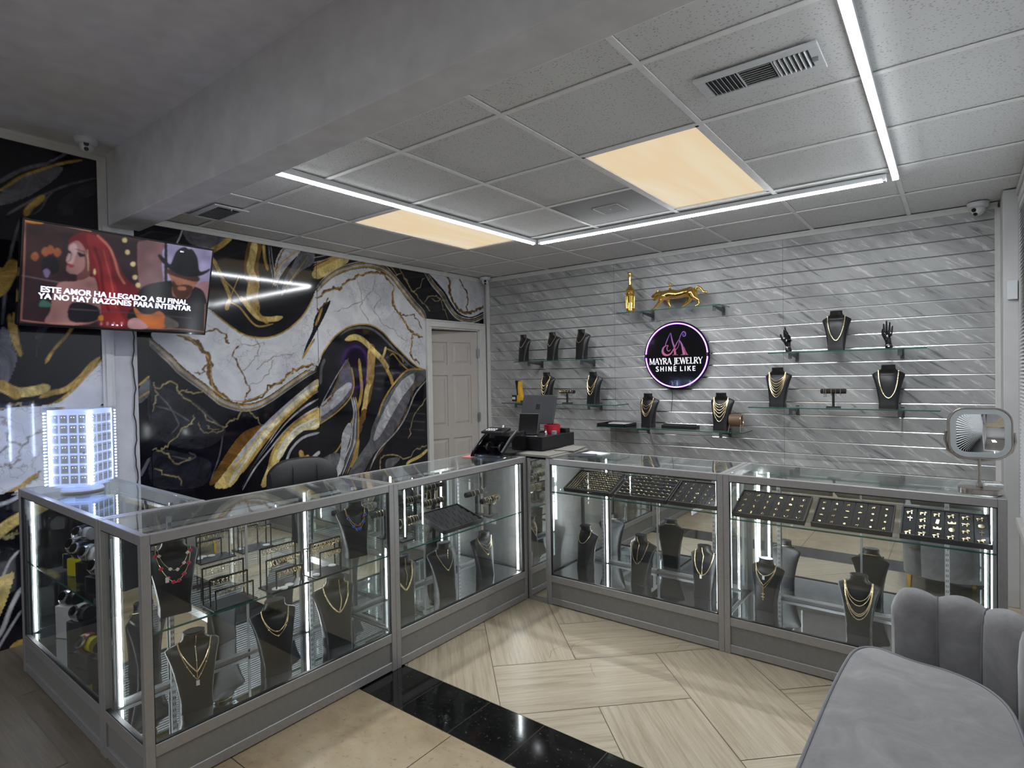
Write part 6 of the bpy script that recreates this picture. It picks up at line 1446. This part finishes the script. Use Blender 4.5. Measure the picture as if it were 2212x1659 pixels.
# ================================================================== TELEVISION
TLc = Vector((.3794, -4.0980, 2.3295)); TRc = Vector((.3771, -3.1280, 2.3199)); BLc = Vector((.2401, -4.1037, 1.7831))
W_, H_ = .97, .5640
ex = (TRc - TLc).normalized(); ez = (TLc - BLc).normalized(); ey = ez.cross(ex)  # away from the viewer
C0 = BLc
TM = Matrix(((ex.x, ey.x, ez.x, C0.x), (ex.y, ey.y, ez.y, C0.y), (ex.z, ey.z, ez.z, C0.z), (0, 0, 0, 1)))
t = thing('television', 'wall television showing a red haired woman, a man in black hat and song words', 'television', (0, 0, 0))
t.location = TM.to_translation(); t.rotation_euler = TM.to_euler()
MB().mat('black_gloss').box(0, W_, .002, .05, 0, H_).box(0, W_, -.002, .004, 0, .014).box(0, W_, -.002, .004, H_ - .009, H_).box(0, .009, -.002, .004, 0, H_).box(W_ - .009, W_, -.002, .004, 0, H_).build('bezel', None, t, bevel=.002)
MB().mat('black_plastic').box(.2, W_ - .2, .05, .085, .08, H_ - .12).build('back_cover', None, t)
tp = {'mauve': (.16, .085, .095, 1), 'lav': (.28, .25, .42, 1), 'dark': (.008, .007, .012, 1), 'pink': (.33, .17, .20, 1), 'pinkl': (.42, .18, .14, 1), 'brown': (.035, .016, .016, 1), 'br2': (.028, .012, .014, 1),
      'amber': (.45, .17, .03, 1), 'bok': (.50, .40, .20, 1), 'bok2': (.22, .07, .03, 1), 'lavd': (.13, .10, .18, 1), 'gr': (.10, .07, .08, 1), 'gr2': (.10, .08, .08, 1), 'red': (.12, .008, .014, 1), 'red2': (.20, .016, .02, 1),
      'redd': (.10, .006, .010, 1), 'hl': (.38, .12, .09, 1), 'hl2': (.34, .06, .05, 1), 'skin': (.24, .12, .12, 1), 'skinl': (.36, .24, .25, 1), 'skind': (.10, .035, .035, 1), 'skinm': (.26, .11, .07, 1), 'shade': (.05, .02, .018, 1),
      'lip': (.20, .03, .04, 1), 'beard': (.05, .018, .010, 1), 'hat': (.010, .010, .014, 1), 'orange': (.42, .12, .03, 1), 'pink2': (.36, .20, .22, 1), 'teal': (.04, .12, .10, 1)}
X, Y, img = raster(TVP, tp, .009, W_ - .009, -H_ + .009, -.014 + .004, .0028, (.022, .011, .015, 1), False)
# soften like a compressed video frame
for _ in range(3): img[1:-1, 1:-1] = (img[1:-1, 1:-1] * 2 + img[:-2, 1:-1] + img[2:, 1:-1] + img[1:-1, :-2] + img[1:-1, 2:]) / 6
ng = np.random.RandomState(3).rand(12, 20); gx = np.linspace(0, 18.99, len(X)); gy = np.linspace(0, 10.99, len(Y))
i0 = gx.astype(int); fx = gx - i0; j0 = gy.astype(int); fy = gy - j0
nz = (ng[j0][:, i0] * (1 - fx) + ng[j0][:, i0 + 1] * fx) * (1 - fy[:, None]) + (ng[j0 + 1][:, i0] * (1 - fx) + ng[j0 + 1][:, i0 + 1] * fx) * fy[:, None]
img[..., :3] *= (.65 + .7 * nz)[..., None]
paint_mesh('screen', X, Y, img, lambda a, b: (a, np.full_like(a, -.0005), b + H_), 'screen', t)
def text_mesh(txt, size_w, x, z, y, mat, name, parent, h, bold=.0009):
    cu = bpy.data.curves.new('tx', 'FONT'); cu.body = txt; cu.size = 1; cu.offset = .012; cu.extrude = .004; cu.space_word = .9
    ob = bpy.data.objects.new('tx', cu); col.objects.link(ob); bpy.context.view_layer.update()
    me0 = bpy.data.meshes.new_from_object(ob.evaluated_get(bpy.context.evaluated_depsgraph_get())); bpy.data.objects.remove(ob)
    xs_ = [v.co.x for v in me0.vertices]; ys_ = [v.co.y for v in me0.vertices]
    sx = size_w / (max(xs_) - min(xs_)); sy = h / (max(ys_) - min(ys_)); mx = min(xs_); my = min(ys_)
    mm = MB().mat(mat); fs = [tuple(p.vertices) for p in me0.polygons]
    for k, (dx, dz) in enumerate(((-1, -1), (1, -1), (-1, 1), (1, 1), (0, 0))):
        mm.add([((v.co.x - mx) * sx + x + dx * bold, y - v.co.z * .1 - k * .00006, (v.co.y - my) * sy + z + dz * bold) for v in me0.vertices], fs)
    bpy.data.meshes.remove(me0)
    return mm.build(name, None, parent)
text_mesh('ESTE AMOR HA LLEGADO A SU FINAL', .748, .092, H_ - .374, -.0015, 'tv_text', 'song_words', t, .031, .0013)
text_mesh('YA NO HAY RAZONES PARA INTENTAR', .782, .082, H_ - .411, -.0015, 'tv_text', 'song_words', t, .031, .0013)
text_mesh('BEC', .022, .768, H_ - .050, -.0015, 'tv_text', 'hat_letters', t, .009, .0002)
text_mesh('3 2 1', .055, .43, .028, -.0015, 'tv_text', 'counter_digits', t, .009, .0002)
# wall mount: plate and arm
m = MB().mat('black_plastic').box(.001, .03, -3.72, -3.52, 1.90, 2.20); m.tube([(.03, -3.62, 2.07), (.19, -3.62, 2.06)], .018, 10)
tag(m.build('tv_mount', None), 'black wall bracket holding up the tilted television', 'bracket')
q = []
for k in range(30):
    z = 1.80 - k * (1.80 - .60) / 29; q.append((.008, -3.478 + .006 * math.sin(k * .9) + .003 * math.sin(k * 2.3), z))
tag(MB().mat('cable').tube([(.10, -3.47, 1.86)] + q, .0035, 6).build('power_cable', None), 'thin black cable running down the white wall strip from the television', 'cable')
# ================================================================== LIT EARRING TOWER
t = thing('earring_tower', 'brightly lit clear acrylic earring tower on the case at the left', 'display tower', (.742, -3.975, CH + .0005), R_(29 + 15))
SQ = .212; hs = SQ / 2; TH = .375
# rotation: face normals toward the near-left and near-right
MB().mat('card').lathe([(0, 0), (.085, 0), (.09, .008), (.085, .016), (.03, .020), (.03, .034), (0, .034)], 28).build('turntable', None, t)
MB().mat('acrylic').box(-hs, hs, -hs, hs, .034, .040).build('floor_plate', None, t)
MB().mat('acrylic').box(-hs - .006, hs + .006, -hs - .006, hs + .006, .034 + TH, .040 + TH).build('top_plate', None, t)
m = MB().mat('acrylic')
for a in range(4):
    mt = Matrix.Rotation(a * PI / 2, 4, 'Z'); m.box(-hs, hs, -hs, -hs + .003, .040, .034 + TH, mt)
m.build('panels', None, t)
MB().mat('tower_core').box(-hs + .012, hs - .012, -hs + .012, hs - .012, .040, .030 + TH).build('inner_core', None, t)
for a in range(4):
    mt = Matrix.Rotation(a * PI / 2, 4, 'Z')
    m = MB().mat('tower_led'); z = .05
    while z < TH + .02:
        p = mt @ Vector((-hs + .006, -hs - .003, z)); m.ball(p, .0036, 8, 6); z += .0155
    m.build('led_row', None, t)
    MB().mat('silver').lathe([(0, 0), (.006, 0), (.006, .004), (0, .004)], 12, mtx=mt @ Matrix.Translation((hs - .03, -hs - .004, .2)) @ Matrix.Rotation(R_(90), 4, 'X')).build('lock', None, t)
Tm = Matrix.Translation(t.location) @ Matrix.Rotation(t.rotation_euler[2], 4, 'Z')
m = MB().mat('card').box(-.0165, .0165, -.001, 0, -.0195, .0195); m.mat('gold').ball((-.006, -.002, .008), .0028, 6, 4); m.ball((.006, -.002, .008), .0028, 6, 4)
m.mat('white_plastic').box(-.010, .010, -.0016, -.001, -.014, .002)
proto = m.build('earring_card', None); first = True
for face, nm in ((0, 'left'), (1, 'right')):
    for i in range(4):
        for j in range(7):
            o = proto if first else proto.copy()
            if not first: col.objects.link(o)
            first = False
            mm = Tm @ Matrix.Rotation(face * PI / 2, 4, 'Z') @ Matrix.Translation((-.063 + i * .042, -hs + .0105, .070 + j * .0485))
            o.location = mm.to_translation(); o.rotation_euler = mm.to_euler()
            tag(o, 'small white earring card in the grid on the %s face of the lit tower' % nm, 'earring card', 'earring cards on the %s face' % nm)

# ================================================================== COUNTER ITEMS
ZC = .9535
t = thing('cash_drawer', 'black metal cash drawer on the corner board', 'cash drawer', (1.765, -1.530, ZC))
MB().mat('black_plastic').box(-.205, .205, -.205, .205, .004, .097).build('drawer_body', None, t, bevel=.003)
MB().mat('black_plastic').box(-.19, .19, -.209, -.204, .015, .085).build('drawer_front', None, t, bevel=.002)
MB().mat('gasket').box(-.17, -.12, -.17, -.12, 0, .004).box(.12, .17, -.17, -.12, 0, .004).box(-.17, -.12, .12, .17, 0, .004).box(.12, .17, .12, .17, 0, .004).build('feet', None, t)
ZD2 = ZC + .0975
# point of sale screen, back towards the camera
t = thing('pos_screen', 'dark grey point of sale screen seen from behind with a small square emblem', 'screen', (1.715, -1.44, ZD2), R_(-4))
Ms = Matrix.Translation((0, .0, .060)) @ Matrix.Rotation(R_(-14), 4, 'X')
MB().mat('grey_plastic').prism(rrect(-.155, .155, 0, .215, .012), -.008, .008, Ms @ Matrix(((1, 0, 0, 0), (0, 0, 1, 0), (0, 1, 0, 0), (0, 0, 0, 1)))).build('screen_back', None, t, bevel=.003)
m = MB().mat('black_gloss')
def fr(x0, x1, z0, z1, mm): mm.box(x0, x1, -.0095, -.0080, z0, z1, Ms)
fr(-.016, .016, .138, .142, m); fr(-.016, .016, .108, .112, m); fr(-.016, -.012, .108, .142, m); fr(.012, .016, .108, .142, m); fr(-.005, .005, .120, .130, m)
m.build('square_emblem', None, t)
MB().mat('grey_plastic').box(-.06, .06, -.05, .06, 0, .010).box(-.02, .02, .0, .02, .01, .09).build('stand', None, t, bevel=.003)
t = thing('customer_tablet', 'small black tablet leaning in front of the point of sale screen', 'tablet', (1.800, -1.655, ZD2), R_(14))
Ms = Matrix.Translation((0, -.015, .004)) @ Matrix.Rotation(R_(-16), 4, 'X')
MB().mat('grey_plastic').prism(rrect(-.075, .075, 0, .150, .008), -.006, .004, Ms @ Matrix(((1, 0, 0, 0), (0, 0, 1, 0), (0, 1, 0, 0), (0, 0, 0, 1)))).build('case_shell', None, t, bevel=.002)
MB().mat('black_gloss').box(-.070, .070, -.0075, -.006, .005, .145, Ms).build('display', None, t)
MB().mat('grey_plastic').prism([(.0, 0), (.07, 0), (.035, .10)], -.055, .055, Matrix(((0, 0, 1, 0), (1, 0, 0, 0), (0, 1, 0, 0), (0, 0, 0, 1)))).build('wedge_foot', None, t)
t = thing('red_tape_roll', 'red round tub behind the small tablet on the cash drawer', 'tub', (1.875, -1.470, ZD2))
MB().mat('red_plastic').lathe([(0, 0), (.056, 0), (.058, .01), (.058, .052), (.060, .054), (.060, .062), (.054, .062), (.052, .012), (0, .012)], 32).build('tub', None, t)
t = thing('small_bottle', 'small silver bottle standing beside the red tub', 'bottle', (1.922, -1.62, ZD2))
MB().mat('silver').lathe([(0, 0), (.011, 0), (.011, .022), (.005, .028), (.005, .036), (0, .036)], 16).build('bottle', None, t)
t = thing('small_box', 'small clear grey cube beside the silver bottle', 'box', (1.945, -1.55, ZD2))
MB().mat('alu').box(-.014, .014, -.014, .014, 0, .026).build('cube', None, t, bevel=.002)
t = thing('chrome_shaker', 'chrome cylinder bottle standing on the left of the cash drawer', 'bottle', (1.600, -1.69, ZD2))
MB().mat('silver').lathe([(0, 0), (.017, 0), (.017, .045), (.015, .048), (.015, .058), (.011, .062), (0, .062)], 20).build('bottle', None, t)
t = thing('card_reader', 'small black card reader lying behind the red tub', 'card reader', (1.900, -1.375, ZD2))
MB().mat('black_plastic').box(-.05, .05, -.025, .025, 0, .030).build('reader', None, t, bevel=.004)
tag(MB().mat('gold').torus((1.900, -1.712, ZD2 + .0016), .012, .0014, 'z', 20, 6).build('loose_ring', None), 'loose gold ring lying on the front of the cash drawer', 'ring')
tag(MB().mat('pink_paper').box(1.66, 1.74, -1.60, -1.52, ZD2, ZD2 + .002).build('pink_note', None), 'pink note lying behind the tablet on the cash drawer', 'paper')
# papers on the board and glass
def paper(name, c, w, d, rz, z, mat, label, cat='paper', h=.0015):
    o = MB().mat(mat).box(-w / 2, w / 2, -d / 2, d / 2, 0, h).build(name, None); o.location = (c[0], c[1], z); o.rotation_euler = (0, 0, rz); return tag(o, label, cat)
paper('newspaper', (2.06, -1.52), .14, .26, R_(12), ZC + .0002, 'paper', 'folded newspaper sticking out beside the cash drawer', h=.006)
paper('flyer', (2.24, -1.66), .17, .11, R_(20), CH + .0004, 'grey_plastic', 'dark flyer lying on the left of the corner case glass', h=.004)
paper('flyer', (2.27, -1.54), .16, .10, R_(-10), CH + .0004, 'card', 'pale leaflet lying behind the dark flyer', h=.004)
paper('pink_note', (1.615, -2.07), .07, .10, R_(10), CH + .0004, 'pink_paper', 'pink slip lying on the glass left of the money counter')
# money counter
t = thing('money_counter', 'glossy black banknote counting machine on the end of the left counter', 'money counter', (1.742, -1.925, CH + .0006), R_(6)); t.scale = (1.0, 1.38, 1.08)
def prof_y(p, x0, x1, mb): mb.prism(p, x0, x1, Matrix(((0, 0, 1, 0), (1, 0, 0, 0), (0, 1, 0, 0), (0, 0, 0, 1))))
m = MB().mat('black_gloss'); prof_y([(-.11, .0), (.11, 0), (.12, .02), (.12, .13), (.10, .145), (.04, .140), (-.02, .10), (-.10, .025)], -.125, -.105, m); prof_y([(-.11, .0), (.11, 0), (.12, .02), (.12, .13), (.10, .145), (.04, .140), (-.02, .10), (-.10, .025)], .105, .125, m)
prof_y([(.02, 0), (.115, 0), (.115, .13), (.095, .14), (.045, .135), (.02, .10)], -.105, .105, m); m.box(-.105, .105, -.10, .02, 0, .018)
m.build('housing', None, t, bevel=.004)
m = MB().mat('grey_plastic')
for x in (-.114, .114): m.tube([(x, -.10, .034), (x, -.02, .109), (x, .04, .148)], .007, 8)
m.build('side_rails', None, t)
m = MB().mat('black_plastic').box(-.085, .085, -.02, .06, .145, .160, Matrix.Rotation(R_(14), 4, 'X')); m.build('control_panel', None, t, bevel=.003)
m = MB().mat('card')
for i in range(4):
    for j in range(2): m.box(-.065 + i * .02, -.053 + i * .02, .0 + j * .02, .012 + j * .02, .1602, .162, Matrix.Rotation(R_(14), 4, 'X'))
m.build('buttons', None, t)
MB().mat('lens').box(.02, .075, .0, .035, .1602, .1615, Matrix.Rotation(R_(14), 4, 'X')).build('display', None, t)
m = MB().mat('black_plastic')
for x in (-.05, .05): m.lathe([(0, -.008), (.032, -.008), (.034, 0), (.032, .008), (0, .008)], 18, mtx=Matrix.Translation((x, -.02, .05)) @ Matrix.Rotation(R_(90), 4, 'Y'))
m.tube([(-.10, -.02, .05), (.10, -.02, .05)], .006, 8)
m.build('feed_wheels', None, t)

# ================================================================== VANITY MIRROR
t = thing('vanity_mirror', 'rounded brushed nickel vanity mirror with a light ring standing on the right case', 'mirror', (4.262, -1.800, CH + .0006), R_(7))
MB().mat('nickel').prism(rrect(-.072, .072, -.052, .052, .045, 8), 0, .024).build('base', None, t, bevel=.002)
MB().mat('nickel').prism(rrect(-.073, .073, -.053, .053, .046, 8), .024, .0255).build('base_trim', None, t)
MB().mat('nickel').tube([(0, 0, .0255), (0, 0, .045)], .012, 16).tube([(0, 0, .045), (0, 0, .155)], .0065, 16).build('pole', None, t)
zc = .255
HM = Matrix.Translation((0, 0, zc)) @ Matrix.Rotation(R_(-4), 4, 'X')
Y2Z = Matrix(((1, 0, 0, 0), (0, 0, 1, 0), (0, 1, 0, 0), (0, 0, 0, 1)))
hd = bpy.data.objects.new('head', None)
def ringprism(ro, ri, hw, hh, y0, y1, mat, name):
    a = rrect(-hw, hw, -hh, hh, ro, 10); e = ri; b = rrect(-hw + e, hw - e, -hh + e, hh - e, max(.01, ro - e), 10); n = len(a)
    mm = MB().mat(mat); vs = []
    for q, y in ((a, y0), (b, y0), (b, y1), (a, y1)): vs += [HM @ Vector((p[0], y, p[1])) for p in q]
    fs = []
    for k in range(4):
        k2 = (k + 1) % 4
        for i in range(n): fs.append((k * n + i, k * n + (i + 1) % n, k2 * n + (i + 1) % n, k2 * n + i))
    mm.add(vs, fs, False); return mm.build(name, None, t, bevel=.0012)
ringprism(.062, .006, .108, .108, -.022, .030, 'nickel', 'rim')
ringprism(.058, .022, .102, .102, -.020, -.014, 'ring_lamp', 'light_ring')
MB().mat('nickel').prism(rrect(-.103, .103, -.103, .103, .058, 10), .022, .028, HM @ Y2Z).build('back_plate', None, t)
# concave mirror
m = MB().mat('mirror'); n = 14; vs = []; fs = []
for j in range(n + 1):
    for i in range(n + 1):
        u, v = -1 + 2 * i / n, -1 + 2 * j / n
        x = u * math.sqrt(1 - v * v / 2) * .088; z = v * math.sqrt(1 - u * u / 2) * .088
        x += (u * .088 - x) * .5; z += (v * .088 - z) * .5
        vs.append(HM @ Vector((x, .014 - 2.5 * (x * x + z * z), z)))
for j in range(n):
    for i in range(n): k = j * (n + 1) + i; fs.append((k, k + 1, k + n + 2, k + n + 1))
m.add(vs, fs, True).build('mirror_glass', None, t)
m = MB().mat('nickel')
m.tube([(-.114, .004, zc + .005), (-.118, .004, zc - .03), (-.108, .004, zc - .075), (-.07, .004, zc - .105), (0, .004, zc - .116), (.07, .004, zc - .105), (.108, .004, zc - .075), (.118, .004, zc - .03), (.114, .004, zc + .005)], .0055, 10)
m.build('yoke', None, t)
t2 = MB().mat('card').box(-.03, .03, -.018, .018, 0, .012).build('white_card_box', None); t2.location = (4.318, -1.60, CH + .0006); t2.rotation_euler = (0, 0, R_(15)); tag(t2, 'small pale box lying behind the vanity mirror', 'box')

# ================================================================== GREY VELVET ARMCHAIR / BENCH
ch = thing('velvet_chair', 'large grey velvet channel back armchair in the bottom right corner', 'armchair', (0, 0, 0))
ZS = .475
seat = [(3.855, -3.75), (3.858, -3.35), (3.862, -2.95), (3.872, -2.70), (3.885, -2.585), (3.915, -2.525), (3.96, -2.505), (4.02, -2.525), (4.07, -2.545), (4.15, -2.555), (4.22, -2.585), (4.275, -2.635), (4.315, -2.72), (4.335, -2.85), (4.345, -3.05), (4.35, -3.35), (4.35, -3.75), (4.28, -3.84), (3.93, -3.84)]
sp = crom(seat, True, 5)
def ring_at(pts, off, z, zc_=None):
    n = len(pts); out = []
    for i in range(n):
        d = pts[(i + 1) % n] - pts[i - 1]; d = d / (np.hypot(*d) + 1e-9); nn = np.array((-d[1], d[0]))
        out.append((pts[i][0] + nn[0] * off, pts[i][1] + nn[1] * off, z))
    return out
# orientation: find inward sign
area = sum(sp[i - 1][0] * sp[i][1] - sp[i][0] * sp[i - 1][1] for i in range(len(sp)))
sg = 1 if area > 0 else -1
secs = [ring_at(sp, sg * .012, .30), ring_at(sp, 0, .315), ring_at(sp, -sg * .004, .38), ring_at(sp, 0, ZS - .028), ring_at(sp, sg * .006, ZS - .012), ring_at(sp, sg * .022, ZS - .001), ring_at(sp, sg * .035, ZS + .004)]
for f, dz in ((.45, .012), (.75, .016), (.97, .017)):
    secs.append([(x + (4.11 - x) * f, y + (max(-3.6, min(-2.78, y)) - y) * f, ZS + dz) for x, y, z in ring_at(sp, sg * .035, 0)])
m = MB().mat('velvet').loft(secs, True, True)
m.build('seat', None, ch)
MB().mat('piping').tube(ring_at(sp, sg * .010, ZS - .006), .0052, 8, True).build('piping', None, ch)
base_s = [ring_at(sp, sg * .02, .12), ring_at(sp, sg * .015, .30)]
MB().mat('velvet').loft(base_s, True, True).build('seat_base', None, ch)
m = None
for (x, y) in ((3.93, -2.62), (4.27, -2.75), (3.93, -3.7), (4.27, -3.7)):
    MB().mat('gold_mirror').tube([(x, y, 0), (x, y, .125)], [.010, .018], 12).build('leg', None, ch)
# channel back following the far side and wrapping along the right wall
path = [(4.005, -2.468), (4.06, -2.452), (4.14, -2.445), (4.20, -2.452), (4.255, -2.470), (4.315, -2.510), (4.355, -2.57), (4.385, -2.66), (4.398, -2.80), (4.402, -3.0), (4.402, -3.25), (4.402, -3.5), (4.402, -3.75)]
cp = crom(path, False, 8); seglen = [0]
for a, b in zip(cp, cp[1:]): seglen.append(seglen[-1] + np.hypot(*(b - a)))
def at_s(s):
    for k in range(len(cp) - 1):
        if seglen[k + 1] >= s:
            f = (s - seglen[k]) / (seglen[k + 1] - seglen[k] + 1e-9); p = cp[k] + (cp[k + 1] - cp[k]) * f; d = cp[k + 1] - cp[k]; return p, d / (np.hypot(*d) + 1e-9)
    d = cp[-1] - cp[-2]; return cp[-1], d / np.hypot(*d)
Ltot = seglen[-1]; cw = .128; k = 0; s0 = 0
ZB_ = .672
while s0 < Ltot - .02:
    s1 = min(Ltot, s0 + cw); secs = []
    N = 10
    for i in range(N + 1):
        u = i / N; s = s0 + (s1 - s0) * u; p, d = at_s(s); inw = np.array((d[1], -d[0]))  # towards the seat
        puff = math.sin(PI * u) ** .55 if 0 < u < 1 else 0
        ztop_ = ZB_ - .012 + .022 * math.sin(PI * u)
        if k == 0 and u < .3: ztop_ -= .045 * (1 - u / .3) ** 2
        th = .020 + .024 * puff; tb = .022 + .01 * puff
        # profile from the bottom front over the rounded top to the bottom back
        q = []
        for (dd, zz) in ((th * .55, .33), (th * .8, .45), (th * 1.0, .54), (th * 1.0, ztop_ - .05), (th * .8, ztop_ - .018), (th * .35, ztop_ - .003), (-.01, ztop_), (-tb * .8, ztop_ - .010), (-tb, ztop_ - .04), (-tb, .45), (-tb, .14), (th * .3, .14)):
            lean = (zz - .33) * -.06
            q.append((p[0] + inw[0] * (dd + lean), p[1] + inw[1] * (dd + lean), zz))
        secs.append(q)
    MB().mat('velvet').loft(secs, True, True).build('back_channel', None, ch)
    if k:
        p, d = at_s(s0); inw = np.array((d[1], -d[0])); q = []
        for (dd, zz) in ((.015, .34), (.020, .45), (.022, .54), (.021, ZB_ - .05), (.014, ZB_ - .02), (0.0, ZB_ - .009), (-.012, ZB_ - .012)):
            lean = (zz - .33) * -.06; q.append((p[0] + inw[0] * (dd + lean), p[1] + inw[1] * (dd + lean), zz))
        MB().mat('piping').tube(q, .0042, 6).build('seam_piping', None, ch)
    s0 = s1; k += 1

# ================================================================== OFFICE CHAIR BEHIND THE COUNTER
t = thing('office_chair', 'black leather office chair whose padded back shows above the left counter', 'office chair', (.95, -2.90, 0), R_(80))
secs = []
for x in [i / 10 for i in range(-10, 11)]:
    w = .205; e = abs(x); zt = .985 - .05 * e ** 4 - .012 * e * e; th = .05 * (1 - .35 * e ** 4); q = []
    for (yy, z) in ((-th, .62), (-th - .01, .72), (-th - .012, .80), (-th * .4 - .008, .815), (-th - .012, .83), (-th - .01, zt - .05), (-th * .5, zt - .006), (.012, zt), (.045, zt - .03), (.05, .85), (.05, .62)):
        q.append((x * w, yy + .03 * e * e * -1, z))
    secs.append(q)
MB().mat('black_leather').loft(secs).build('backrest', None, t)
m = MB().mat('black_leather')
for x in (-.075, .075): m.tube([(x, -.064, .64), (x, -.070, .75), (x, -.068, .80)], .0025, 6).tube([(x, -.070, .835), (x, -.066, .93), (x, -.03, .968)], .0025, 6)
m.build('stitching', None, t)
MB().mat('black_leather').prism(rrect(-.25, .25, -.50, -.03, .06, 6), .44, .53).build('seat', None, t, bevel=.02)
MB().mat('black_plastic').box(-.04, .04, -.02, .06, .42, .70).build('back_support', None, t)
MB().mat('steel').tube([(0, -.25, .10), (0, -.25, .44)], .025, 12).build('gas_lift', None, t)
for a in range(5):
    an = 2 * PI * a / 5 + .3
    lg = MB().mat('black_plastic').tube([(0, -.25, .11), (.27 * math.cos(an), -.25 + .27 * math.sin(an), .065)], [.028, .018], 8).build('base_leg', None, t)
    MB().mat('black_plastic').ball((.27 * math.cos(an), -.25 + .27 * math.sin(an), .030), .030, 12, 8).build('caster', None, lg)
bpy.context.view_layer.update()
